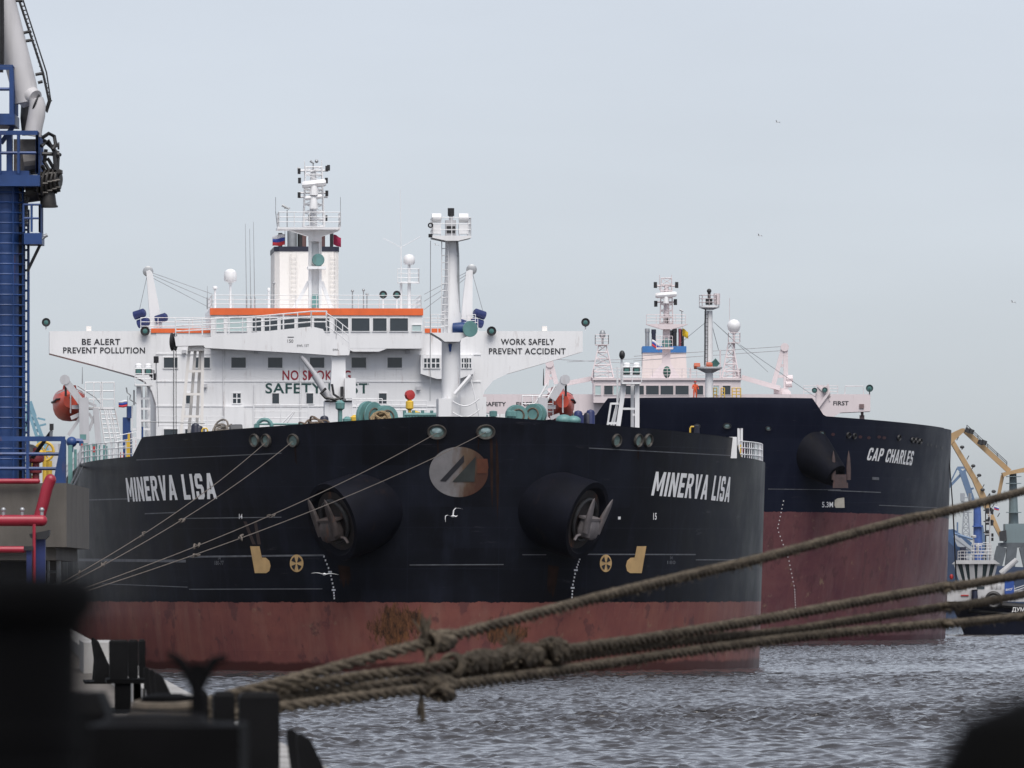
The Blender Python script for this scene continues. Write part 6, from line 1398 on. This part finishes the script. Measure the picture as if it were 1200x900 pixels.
# Y shaped post and its dark capstan housing
r = empty('capstan', W(178, 0, 17).xy.to_3d()+V(0,0,QZ), label='blurred low dark capstan housing below the Y shaped post', cat='capstan')
m = MB(); m.lathe([(.125,0), (.125,.72), (.13,.76), (.125,.83), (.09,.865), (0,.87)], (0,.2,0), (0,0,1), 24); m.build('drum_housing', IRON2, r)
m = MB(); m.box(-.125, .172, -.1, .5, 0, .845); m.build('base', IRON, r, smooth=False)
p = W(231, 0, 17.2); r = empty('line_guide_post', V(p.x, p.y, QZ), label='blurred dark Y shaped line guide post in the left foreground', cat='post')
zt = W(231, 778, 17.2).z-QZ
m = MB(); m.path([(0,0,0), (.004,0,zt-.35), (0,0,zt-.05), (0,0,zt)], [.018,.017,.014,.013], 10)
for sg in (-1, 1): m.path([(0,0,zt-.055), (sg*.016,0,zt-.02), (sg*.034,0,zt+.006), (sg*.058,0,zt+(.02 if sg < 0 else .012))], [.0115,.0105,.0095,.007], 9)
m.build('fork', IRON, r)
p = W(88, 0, 22); r = empty('winch_housing', V(p.x, p.y, QZ), label='dark winch housing just right of the biggest blurred bollard', cat='winch')
m = MB(); m.loft([[V(-.09,0,0), V(.075,0,0), V(.075,.5,0), V(-.09,.5,0)], [V(-.09,0,.80), V(.075,0,.80), V(.075,.5,.80), V(-.09,.5,.80)], [V(-.07,.03,.85), V(.055,.03,.85), V(.055,.45,.85), V(-.07,.45,.85)]]); m.build('housing', IRON, r, smooth=False)
m = MB(); m.tube((.02,-.03,.62), (.02,-.07,.62), .05, n=14); m.build('shaft_cover', IRON2, r)
# big blurred bollard right in front of the camera, and the dome at the right
p = W(-150, 0, 5.4); r = empty('mushroom_bollard', V(p.x, p.y, QZ), label='very blurred big black mushroom bollard filling the lower left corner', cat='bollard')
zt = EYE+.013-QZ
m = MB(); m.lathe([(.20,0), (.20,.05), (.137,.09), (.129,zt-.16), (.130,zt-.035), (.139,zt-.024), (.1395,zt-.008), (.13,zt-.0005), (.06,zt+.004), (0,zt+.005)], (0,0,0), (0,0,1), 36); m.build('post', IRON, r)
m = MB(); m.lathe([(.145,zt-.30), (.149,zt-.13), (.149,zt-.075), (.13,zt-.075)], (0,0,0), (0,0,1), 36) if False else m.torus((0,0,zt-.1), (0,0,1), .128, .004, 30, 6); m.build('weld_collar', IRON, r)
p = W(1300, 0, 4.6); r = empty('rubber_buffer', V(p.x, p.y, QZ), label='very blurred rounded black buffer in the lower right corner', cat='buffer')
zt = W(0, 800, 4.6).z-QZ
m = MB(); m.lathe([(.12,0), (.12,.05), (.10,.1), (.098,zt-.09), (.095,zt-.05), (.078,zt-.018), (.045,zt-.004), (0,zt)], (0,0,0), (0,0,1), 30); m.build('rounded_cap', paint('black_rubber', (.003,.003,.003), .85, spec=.04), r)

# ---- heavy three-strand hawsers
def hemp():
    t = NT('brown_hemp_rope'); P = t.tc.outputs['Object']
    n = t.noise(P, 30, 5, .7); n2 = t.noise(P, 3, 4, .6); f = t.noise(P, 1, 4, .7, stretch=(160, 160, 160))
    c = t.mix(t.ramp(n, .3, .7), (.034,.028,.021), (.165,.135,.100)); c = t.mix(t.math('MULTIPLY', t.ramp(n2, .45, .7), .6), c, (.028,.021,.016))
    c = t.mix(t.math('MULTIPLY', t.ramp(f, .55, .7), .4), c, (.22,.185,.14)); t.bump(f, .8, .006); return t.out(c, .92, spec=.15)
HEMP = hemp()
def smooth_path(ctrl, step):
    P = [ctrl[0]*2-ctrl[1]]+list(ctrl)+[ctrl[-1]*2-ctrl[-2]]; out = []
    for i in range(1, len(P)-2):
        a, b, c, d = P[i-1:i+3]; L = (c-b).length; n = max(2, int(L/step))
        for k in range(n):
            u = k/n; out.append(.5*((2*b)+(c-a)*u+(2*a-5*b+4*c-d)*u*u+(3*b-a-3*c+d)*u**3))
    out.append(Vector(P[-2])); return out
def laid_rope(mb, ctrl, R, lay=.30, step=.02, seed=0, n=7, swell=None, fuzz=1.0):
    pts = smooth_path([Vector(p) for p in ctrl], step); rg = np.random.default_rng(seed); N = len(pts)
    jit = np.convolve(rg.normal(size=N+40), np.ones(12)/12, 'same')[20:20+N]*.35
    dist = 0; x = None; strands = [[], [], []]; rad_ = [[], [], []]
    for i in range(N):
        d = (pts[min(i+1,N-1)]-pts[max(i-1,0)]).normalized(); x = d.cross(V(0,0,1)).normalized(); y = d.cross(x)
        if i: dist += (pts[i]-pts[i-1]).length
        sw = swell(i/(N-1)) if swell else 1.0; k = R*sw*(1+.10*jit[i])
        for s in range(3):
            t = 2*pi*dist/(lay*max(1, sw*.9))+2*pi*s/3; strands[s].append(pts[i]+(x*math.cos(t)+y*math.sin(t))*k*.56); rad_[s].append(k*.48)
    for s in range(3): mb.path(strands[s], rad_[s], n)
    if fuzz:
        rr = random.Random(seed)
        for _ in range(int(dist*45*fuzz)):
            i = rr.randrange(2, N-2); d = (pts[i+1]-pts[i]).normalized(); o = V(rr.uniform(-1,1), rr.uniform(-1,1), rr.uniform(-1,1)); o = (o-d*o.dot(d)).normalized()
            a = pts[i]+o*R*.85; mb.path([a, a+o*R*.35+d*rr.uniform(-.03,.03), a+o*R*rr.uniform(.3,.9)+d*rr.uniform(-.09,.09)+V(0,0,-.01)], [.0028,.002,.0008], 3)
    return mb
def tuft(mb, P, d, L, n, spread, seed, r=.006):
    rr = random.Random(seed); d = Vector(d).normalized()
    for _ in range(n):
        o = V(rr.gauss(0,1), rr.gauss(0,1), rr.gauss(0,1))*spread; l = L*rr.uniform(.5,1.05); q = P+o*.35
        mb.path([q, q+d*l*.5+o*.4, q+d*l+o*1.0], [r, r*.9, r*.4], 4)
def lashing(mb, P, d, R, turns, seed, r=.012):
    rr = random.Random(seed); d = Vector(d).normalized()
    for i in range(turns):
        c = P+d*(i-turns/2)*r*1.5+V(0,0,rr.uniform(-.008,.008)); mb.torus(c, d+V(rr.uniform(-.25,.25), rr.uniform(-.25,.25), rr.uniform(-.25,.25)), R*rr.uniform(.92,1.12), r, 22, 6)
def lumps(mb, P, d, L, R, n, seed):
    "frayed splice: short strand ends tucked and sticking out round the rope"
    rr = random.Random(seed); d = Vector(d).normalized(); x = d.cross(V(0,0,1)).normalized(); y = d.cross(x)
    for _ in range(n):
        u = rr.uniform(-.5,.5); a = rr.uniform(0,2*pi); k = R*(1-1.2*u*u); c = P+d*u*L; pts = []
        for j in range(6): t = a+j*.42; kk = k*(1.0+.16*math.sin(j*1.5)+(.25 if j == 5 else 0)); pts.append(c+d*(j-2.5)*.035+(x*math.cos(t)+y*math.sin(t))*kk)
        mb.path(pts, [.013,.019,.021,.02,.016,.006], 6)
PX = lambda a: [W(*p) for p in a]
RBT = RB+V(.02,-.02,.42)
RA = [(2600,120,112), (1700,436,77), (1200,575.5,57), (1050,612,53.2), (900,652.5,49.6), (800,676,47.4), (700,700.5,45.4), (600,727,43.8), (510,751,42.6), (430,772,41.9), (340,797,41.3), (270,815,40.9)]
ra = PX(RA); m = MB(); laid_rope(m, ra+[RB+V(.12,-.10,.58)], .0285, .33, .02, 1)
lashing(m, W(505,752,42.5), ra[8]-ra[7], .046, 6, 1, .012); tuft(m, W(499,744,42.4), (-.15,0,1), .085, 34, .011, 2); tuft(m, W(503,760,42.4), (.2,0,-1), .05, 18, .012, 3); lumps(m, W(515,752,42.6), ra[8]-ra[7], .2, .038, 24, 4)
tag(m.build('hawser', HEMP, None), 'uppermost heavy brown hawser with an upright frayed lashing', 'mooring rope', 'heavy brown hawsers')
RBp = [(2600,440,112), (1700,583,76), (1200,673.5,56), (1100,689,53.6), (1000,706.5,51.4), (900,725,49.4), (840,735,48.2), (760,748,46.8), (690,758,45.6), (620,768,44.4), (540,778,43.2), (450,790,42.4), (360,803,41.6), (270,820,41)]
rb = PX(RBp); m = MB(); sw = lambda u: 1.0; laid_rope(m, rb+[RB+V(.13,-.10,.55)], .030, .34, .02, 2)
lumps(m, W(606,770,44.2), rb[9]-rb[8], .70, .047, 110, 5); lumps(m, W(645,764,44.7), rb[9]-rb[8], .28, .054, 36, 6); lumps(m, W(560,776,43.5), rb[9]-rb[8], .5, .042, 60, 8)
tuft(m, W(600,760,44.1), (.1,0,1), .06, 30, .03, 7, .004); lashing(m, W(530,779,43.1), rb[9]-rb[8], .05, 5, 9, .012)
tag(m.build('hawser', HEMP, None), 'second brown hawser from the top, with a long thick frayed splice', 'mooring rope', 'heavy brown hawsers')
RC = [(2600,456,112), (1700,606,76), (1200,697,56.2), (1100,712,54), (1000,727,51.8), (920,740,50.2), (840,747.5,48.4), (760,757.5,47), (690,767,45.8), (630,777,44.7), (560,788,43.6), (470,800,42.5), (380,812,41.8), (280,828,41)]
rc = PX(RC); m = MB(); laid_rope(m, rc+[RB+V(.13,-.06,.50)], .0275, .32, .02, 3); tag(m.build('hawser', HEMP, None), 'third brown hawser, running close beneath the splice of the second one', 'mooring rope', 'heavy brown hawsers')
RD = [(2600,560,112), (1700,665,76), (1200,722,55.6), (1100,731,53.4), (1000,740,51.4), (920,748.5,49.8), (840,759,48.2), (760,770.5,46.8), (690,781,45.4), (600,794,43.9), (520,804.5,42.8), (440,814.5,41.9), (350,826,41.2), (275,838,40.8)]
rdp = PX(RD); m = MB(); laid_rope(m, rdp+[RB+V(.12,-.02,.46)], .028, .32, .02, 4)
lumps(m, W(512,805,42.7), rdp[10]-rdp[9], .24, .042, 44, 11); lashing(m, W(505,803,42.6), rdp[10]-rdp[9], .044, 5, 12, .011); lumps(m, W(520,812,42.6), rdp[10]-rdp[9], .08, .03, 16, 14); tuft(m, W(494,818,42.5), (-.05,0,-1), .11, 30, .008, 13); 
tag(m.build('hawser', HEMP, None), 'lowest brown hawser, with a lashing whose frayed end hangs down', 'mooring rope', 'heavy brown hawsers')
def rope_coil(c, label):
    m = MB(); rr = random.Random(8)
    for i in range(9): m.torus(Vector(c)+V(rr.uniform(-.02,.02), rr.uniform(-.02,.02), .03+.035*(i//3)), (rr.uniform(-.08,.08), rr.uniform(-.08,.08), 1), .16+.05*(i % 3), .024, 28, 7)
    return tag(m.build('rope_coil', ROPED, None), label, 'rope coil')
rope_coil(Q(-1.75, 43, QZ), 'dark coil of rope on the quay left of the rope wound bollard')

# ---- loading berth: concrete platform, blue tower with its loading arm, red pipes
DP = 243
def wbox(mb, pa, pb, ya, yb, D, dep): a, b = W(pa, yb, D), W(pb, ya, D); return mb.box(a.x, b.x, D, D+dep, a.z, b.z)
r = empty('berth_platform', V(W(0,0,DP).x, DP, QZ), label='grey concrete loading platform on pillars beside the red pipes', cat='platform')
m = MB(); wbox(m, -500, 78, 566, 641, DP, 13); lp(m.build('slab', CONC, None, smooth=False), r)
m = MB(); a = W(78, 641, DP); z = a.z
m.box(W(-500,0,DP).x, W(50,0,DP).x, DP+9, DP+9.5, QZ-.01, z-.37); lp(m.build('back_wall', CONC, None, smooth=False), r); m = MB()
m.prism([(W(-500,0,DP).x, DP+.3), (W(65,0,DP).x, DP+.3), (W(65,0,DP).x, DP+12), (W(-500,0,DP).x, DP+12)], lambda x, y: (x, y, z-.36), lambda x, y: (x, y, z-.003)); lp(m.build('haunch', CONC, None, smooth=False), r)
for px in (-300, -140, -20, 56): m = MB(); p = W(px, 0, DP+6); m.box(p.x-.35, p.x+.35, DP+5, DP+7, QZ-.01, z-.37); lp(m.build('pillar', CONC, None, smooth=False), r)
m = MB(); zt = W(0, 566, DP).z
m.rail([V(W(-400,0,DP).x, DP+.2, zt), V(W(75,0,DP).x, DP+.2, zt)], W(0,515,DP).z-zt, 1.05, .055, 3); m.beam(V(W(-400,0,DP).x, DP+.2, W(0,514,DP).z), V(W(76,0,DP).x, DP+.2, W(0,514,DP).z), .10, .13)
flat = [(62,566), (76,566), (76,515), (72,515)]; m.prism(flat, lambda a, b: tuple(W(a,b,DP+.1)), lambda a, b: tuple(W(a,b,DP+.1)+V(0,.12,0))); lp(m.build('railing', ROYAL, None, smooth=False), r)
m = MB(); m.ladder(W(56,700,DP+4), W(56,640,DP+4), .55, r=.05); m.ladder(W(63,700,DP+4), W(63,640,DP+4), .3, r=.04); lp(m.build('ladder', STEEL, None), r)
# tower
tw = empty('loading_tower', V(W(8,0,246).x, 246, zt), label='tall royal blue loading tower with railed platforms on the left edge', cat='tower')
DTW = 246
def T(px, py, dy=0): return W(px, py, DTW)+V(0,dy,0)
m = MB(); a, b = T(5,566), T(5,212); m.tube(V(a.x, DTW, zt), V(b.x, DTW, b.z), .41, n=24); wbox(m, -24, 34, 200, 206, DTW-.7, 2); lp(m.build('column', ROYAL, None), tw)
m = MB()
for y in range(226, 566, 12): 
    c = T(5, y); m.torus(c, (0,0,1), .56, .022, 22, 5)
for k in range(9):
    t = pi*.55+2*pi*k/9; a = T(5,566); m.tube(V(a.x+.56*math.cos(t), DTW+.56*math.sin(t), zt), V(a.x+.56*math.cos(t), DTW+.56*math.sin(t), T(0,215).z), .02, n=4)
lp(m.build('ladder_cage', ROYAL, None), tw)
m = MB(); wbox(m, 22, 27.5, 215, 566, DTW+.4, .25); lp(m.build('cable_duct', DARKSTEEL, None, smooth=False), tw)
m = MB(); m.ladder(T(30,566,.3), T(30,245,.3), .12, r=.04, step=.28); lp(m.build('ladder', ROYAL, None), tw)
m = MB(); wbox(m, -26, 46.5, 205, 218, DTW-.9, 2.6); zz1 = T(0,205).z
m.rail([V(T(-20,0).x, DTW-.85, zz1), V(T(45.5,0).x, DTW-.85, zz1), V(T(45.5,0).x, DTW+1.6, zz1)], T(0,157).z-zz1, .5, .05, 2); m.beam(T(-20,157.5,-.85), T(46,157.5,-.85), .09, .12); wbox(m, 7.5, 14, 157, 206, DTW-.3, .5)
lp(m.build('platform', ROYAL, None, smooth=False), tw)
m = MB(); wbox(m, -26, 17, 133, 146, DTW-.9, 2.4); zz2 = T(0,133).z; m.rail([V(T(-20,0).x, DTW-.85, zz2), V(T(16,0).x, DTW-.85, zz2), V(T(16,0).x, DTW+1.4, zz2)], T(0,80).z-zz2, .55, .055, 2); m.beam(T(-20,81,-.85), T(17,81,-.85), .09, .14)
m.beam(T(17,146), T(1,168), .12, .2, (0,1,0)); m.beam(T(15.5,82,-.85), T(15.5,140,-.85), .12, .12, (0,1,0)); lp(m.build('upper_platform', ROYAL, None, smooth=False), tw)
m = MB(); wbox(m, 28, 49, 273, 286, DTW-.7, 1.4); zz3 = T(0,273).z; m.rail([V(T(29,0).x, DTW-.65, zz3), V(T(48,0).x, DTW-.65, zz3), V(T(48,0).x, DTW+.6, zz3)], T(0,241).z-zz3, .22, .035, 2)
lp(m.build('side_platform', ROYAL, None, smooth=False), tw)
for a, b in (((47,287), (32,318)), ((40,218), (27,246))): lp(MB().beam(T(*a), T(*b), .08, .1, (0,1,0)).build('brace', DARKSTEEL, None, smooth=False), tw)
m = MB(); m.path([T(49.5,281,-.6), T(53,280,-.6), T(54.5,278,-.6)], .03, 6); m.tube(T(53,278.5,-.7), T(57,276.5,-.7), .05, n=8); lp(m.build('camera', STEEL, None), tw)
# loading arm above the tower
ARMP = paint('grey_loading_arm_paint', (.46,.45,.46), .42, .08, .6, dirt=.5)
la = empty('loading_pipe', T(40,155), label='big pale grey loading arm pipe sloping above the blue tower', cat='pipe')
m = MB(); m.path([T(-26,-110), T(-8,-40), T(8,22), T(19,66), T(27,98), T(31,120)], .37, 20); o = m.build('boom_pipe', ARMP, None); lp(o, la)
m = MB(); m.path([T(43,116,-.3), T(44.5,124,-.3), T(43.5,136,-.3), T(40.5,150,-.3), T(39,160,-.3)], [.20,.235,.245,.24,.25], 18); m.path([T(31,116,0), T(38,112,-.2), T(42,115,-.3)], [.33,.27,.22], 16); lp(m.build('elbow', ARMP, None), la)
m = MB(); m.torus(T(42.5,122,-.3), (.25,0,-.1), .25, .03, 22, 6); m.path([T(34,120), T(33,138), T(35,158)], .22, 12); lp(m.build('elbow_flange', DARKSTEEL, None), la)
m = MB()
p0, p1 = [T(17,-60), T(22,0), T(50,85), T(57,118), T(53,130)], [T(22,-60), T(27,0), T(54.5,85), T(59.5,118), T(55,132)]
m.path(p0, .028, 5); m.path(p1, .022, 5); m.path([p+V(0,.4,0) for p in p0], .028, 5)
for (a, b) in (((14.5,1), (26,.5)), ((28,38.5), (36.5,36.5)), ((30.5,48), (38,47)), ((41.5,87.5), (49.5,86)), ((44.5,97), (50,95.5))): m.tube(T(*a), T(*b), .045, n=5)
for i in range(26):
    u = i/25; a = T(20+38*u, -8+126*u); m.tube(a, T(24+37*u, -8+126*u), .018, n=4)
lp(m.build('cable_tray', DARKSTEEL, None), la)
m = MB()
for px in (1.5, 4.5): m.tube(T(px,-20,-.6), T(px+.5,82,-.6), .04, n=5)
wbox(m, -6, 3, 14, 84, DTW+.4, .4); lp(m.build('hydraulic_line', DARKSTEEL, None), la)
# swivel joint block
r = empty('swivel_joint', T(50,210), label='dark oily swivel joint and hoses right of the tower platform', cat='machine')
m = MB(); wbox(m, 16, 45, 163, 203, DTW+.2, .9); m.tube(T(28,190,.1), T(44,188,.1), .3, n=14); lp(m.build('valve_block', paint('grimy_grey_metal', (.16,.15,.145), .5, .4, 3, rust=.5, metal=.4), None, smooth=False), r)
rr = random.Random(4)
m = MB()
for i, (px, y, R_) in enumerate(((50,218,.40), (55,216,.42), (60,214,.40), (65,213,.36), (69,212,.33))):
    m.lathe([(R_*.55,-.05), (R_,-.05), (R_,.0), (R_*.6,.02), (R_*.6,.06)], T(px,y,-.1), (1,-.25,-.1), 18)
    for k in range(8): t = 2*pi*k/8; c = T(px,y,-.1)+V(-.04, R_*.85*math.cos(t), R_*.85*math.sin(t)); m.tube(c-V(.07,0,0), c+V(.09,0,0), .035, n=6)
m.tube(T(40,216), T(70,212,-.1), .24, n=14); m.tube(T(56,225,-.1), T(57,243,-.1), .2, .24, 12); m.lathe([(.27,0), (.27,.05), (.2,.06)], T(57,241,-.1), (0,0,-1), 14); m.tube(T(30,225,.2), T(52,222,.2), .3, n=14); wbox(m, 66, 72.5, 199, 203, DTW-.4, .5)
lp(m.build('swivel_flange', paint('oily_black_metal', (.035,.032,.03), .45, .5, 4, rust=.8, metal=.4), None), r)
m = MB()
for pts in (((50,162), (58,157), (64,160), (66,170), (63,176)), ((52,165), (60,172), (68,180), (67,198)), ((49,172), (57,165), (64,178), (66,200)), ((50,181), (60,181), (70,181)), ((50,190), (56,186), (62,196), (65,205)), ((50,195), (55,205), (60,200), (64,210)), ((62,171), (68,171)), ((54,175), (52,190), (58,200))): m.path([T(a,b,rr.uniform(-.4,.2)) for a, b in pts], .055, 7)
for px, y in ((70,171.5), (70,181.5), (63,205), (58,207)): m.tube(T(px-2,y,-.2), T(px,y,-.2), .1, n=8)
lp(m.build('hydraulic_hose', plain('black_hose', (.014,.014,.015), .45), None), r)
m = MB()
for px in (29.5, 31, 24): m.path([T(px, 226+2*i, .1*(i % 2)) for i in range(20)], .045, 5)
lp(m.build('chain', STEEL, None), r)
# red pipework
def red_pipe(pts, R, label, D=DP-2, flanges=(), studs=()):
    r = empty('red_pipe', W(pts[0][0], pts[0][1], D), label=label, cat='pipe', group='red pipes by the platform')
    P = [W(a,b,D)+V(0,(c[0] if c else 0),0) for a, b, *c in pts]; P = smooth_path(P, .12); m = MB(); m.path(P, R, 18); m.ball(P[-1], R, R, R, 18, 9); lp(m.build('pipe', REDPIPE, None), r)
    for a, b in studs: m = MB(); m.tube(W(a,b+3,D), W(a,b-4,D), .05, n=7); m.ball(W(a,b-4.5,D), .07); lp(m.build('bolt', STEEL, None), r)
    return r
red_pipe([(-160,610), (-60,610), (0,610), (40,610), (49,610)], .155, 'long horizontal red pipe with rounded end across the concrete platform', studs=((4,602), (26,602), (49,602)))
red_pipe([(45,606,.5), (50,588,.5), (54,572,.5), (58,562,.5)], .16, 'slanting red pipe rising to the platform corner', D=DP-1.5)
red_pipe([(-160,564), (0,564), (30,564), (44,564)], .075, 'thinner red pipe lying along the top edge of the platform', D=DP-.2)
red_pipe([(-160,644), (-20,644), (20,644), (27,644)], .09, 'short low red pipe under the platform', D=DP-3)
red_pipe([(40,614), (40,640), (40,690)], .045, 'thin upright red pipe beside the blue pipe support', D=DP-2.5)
r = empty('pipe_support', V(W(47,0,DP-2).x, DP-2, QZ), label='dark blue steel post holding up the red pipe end', cat='post')
m = MB(); wbox(m, 41, 53, 628, 735, DP-2.2, .35); o = m.build('post', DKBLUE, None, smooth=False); lp(o, r)
m = MB(); flatp = [(34,626), (58,621), (57,628), (53,632), (40,632), (36,630)]; m.prism(flatp, lambda a, b: tuple(W(a,b,DP-2.4)), lambda a, b: tuple(W(a,b,DP-2.4)+V(0,.6,0))); lp(m.build('saddle', BLACK, None, smooth=False), r)
r = empty('pipe_support', V(W(33,0,DP-2).x, DP-3, QZ), label='shorter dark post left of the blue pipe support', cat='post')
m = MB(); wbox(m, 31, 37, 644, 735, DP-3, .3); lp(m.build('post', DKBLUE, None, smooth=False), r); m = MB(); wbox(m, 28, 38, 640, 645, DP-3.1, .5); lp(m.build('saddle', BLACK, None, smooth=False), r)
r = empty('fire_hydrant', W(42,560,DP+3), label='dark red hydrant valve behind the blue platform railing', cat='valve')
m = MB(); p = W(42,566,DP+3); h = lambda y: W(42,y,DP+3).z-p.z
m.lathe([(.1,0), (.1,h(555)), (.17,h(554)), (.17,h(549)), (.1,h(547)), (.1,h(543)), (.22,h(541)), (.24,h(536)), (.2,h(531)), (.07,h(529)), (.07,h(525)), (0,h(525))], p, (0,0,1), 16); m.tube(W(36,536,DP+3), W(48,536,DP+3), .09, n=8); lp(m.build('valve_body', paint('dark_red_valve', (.14,.012,.018), .5), None), r)
r = empty('hose_reel', W(52,545,DP+6), label='yellow spoked hose reel behind the blue railing', cat='hose reel')
m = MB(); c = W(52,529,DP+6); m.torus(c, (0,1,0), .26, .045, 24, 6)
for k in range(6): t = 2*pi*k/6; m.tube(c, c+V(.26*math.cos(t),0,.26*math.sin(t)), .02, n=4)
m.tube(c, W(52,566,DP+6), .06, n=6); m.ball(W(46,532,DP+6), .16, .16, .13); lp(m.build('wheel', YELLOW, None), r)
m = MB()
for a, b, R_ in (((32,545), (40,552), .13), ((33,556), (36,566), .1), ((57,540), (57,566), .1)): m.tube(W(*a,DP+6.5), W(*b,DP+6.5), R_, n=9)
lp(m.build('yellow_pipe', YELLOW, None), r)
r = empty('work_light', W(60,512,DP+1), label='small black work light on the platform railing', cat='lamp')
m = MB(); m.tube(W(60,514,DP+.2), W(60,505,DP+.2), .05, n=6); lp(m.build('stem', STEEL, None), r); m = MB(); wbox(m, 58, 62.5, 496.5, 504, DP, .2); lp(m.build('lamp_head', BLACK, None, smooth=False), r)
m = MB()
for k in range(2): m.path([W(60+k,505,DP+.5), W(48+k*2,521,DP+.8), W(36+k*3,537,DP+1.2)], .035, 6)
tag(m.build('black_hose', plain('black_rubber_hose', (.012,.012,.013), .5), None), 'pair of thin black hoses sloping down behind the blue railing', 'hose')
m = MB(); m.lathe([(.3,-.05), (.32,0), (.26,.18), (.12,.26), (0,.28)], W(34,532,DP+5), (0,0,1), 16); m.tube(W(34,533,DP+5), W(34,566,DP+5), .08, n=7); tag(m.build('vent_cowl', DARKSTEEL, None), 'dark domed vent left of the red hydrant', 'vent')
# distant blue jib seen between tower and ship
r = empty('harbour_crane', W(40,600,900), label='thin pale blue crane jib far behind the left railing', cat='crane')
m = MB(); wl = paint('pale_blue_crane_paint', (.16,.30,.38), .6)
for a, b, w in (((34,472), (57,532), .35), ((31,474), (52,540), .3), ((36,470), (42,488), .2), ((44,490), (53,492), .2), ((33,472), (30,500), .2), ((46,499), (54,497), .2), ((35,480), (29,510), .2)): m.beam(W(*a,900), W(*b,900), w, w, (0,1,0))
for i in range(9): a = W(33+i*2.4, 474+i*7.2, 900); m.beam(a, W(34.5+i*2.6, 478.5+i*7, 900), .16, .16, (0,1,0))
lp(m.build('jib', wl, None, smooth=False), r)
m = MB(); m.tube(W(62,600,905), W(62,520,905), 1.2, .8, 8); lp(m.build('tower', GREYP, None), r)
# shore behind the quay
def land(): m = MB(); m.box(-700, -62, 1150, 1400, -1, 3.2); tag(m.build('far_quay', FARGREY, None, smooth=False), kind='structure')
land()
# ------------------------------------------------------------------ thin harbour haze: one closed box of even air round the whole scene
m = MB(); m.box(-9400, 9400, -700, 9600, -1.5, 62)
hz = m.build('haze', bpy.data.materials.new('harbour_haze'), None, smooth=False); tag(hz, kind='stuff')
hm = hz.data.materials[0]; hm.use_nodes = True; hm.node_tree.nodes.clear()
vol = hm.node_tree.nodes.new('ShaderNodeVolumePrincipled'); mo = hm.node_tree.nodes.new('ShaderNodeOutputMaterial')
vol.inputs['Density'].default_value = 0.9e-5; vol.inputs['Color'].default_value = (.86, .90, .95, 1); vol.inputs['Anisotropy'].default_value = .1
hm.node_tree.links.new(vol.outputs[0], mo.inputs['Volume'])
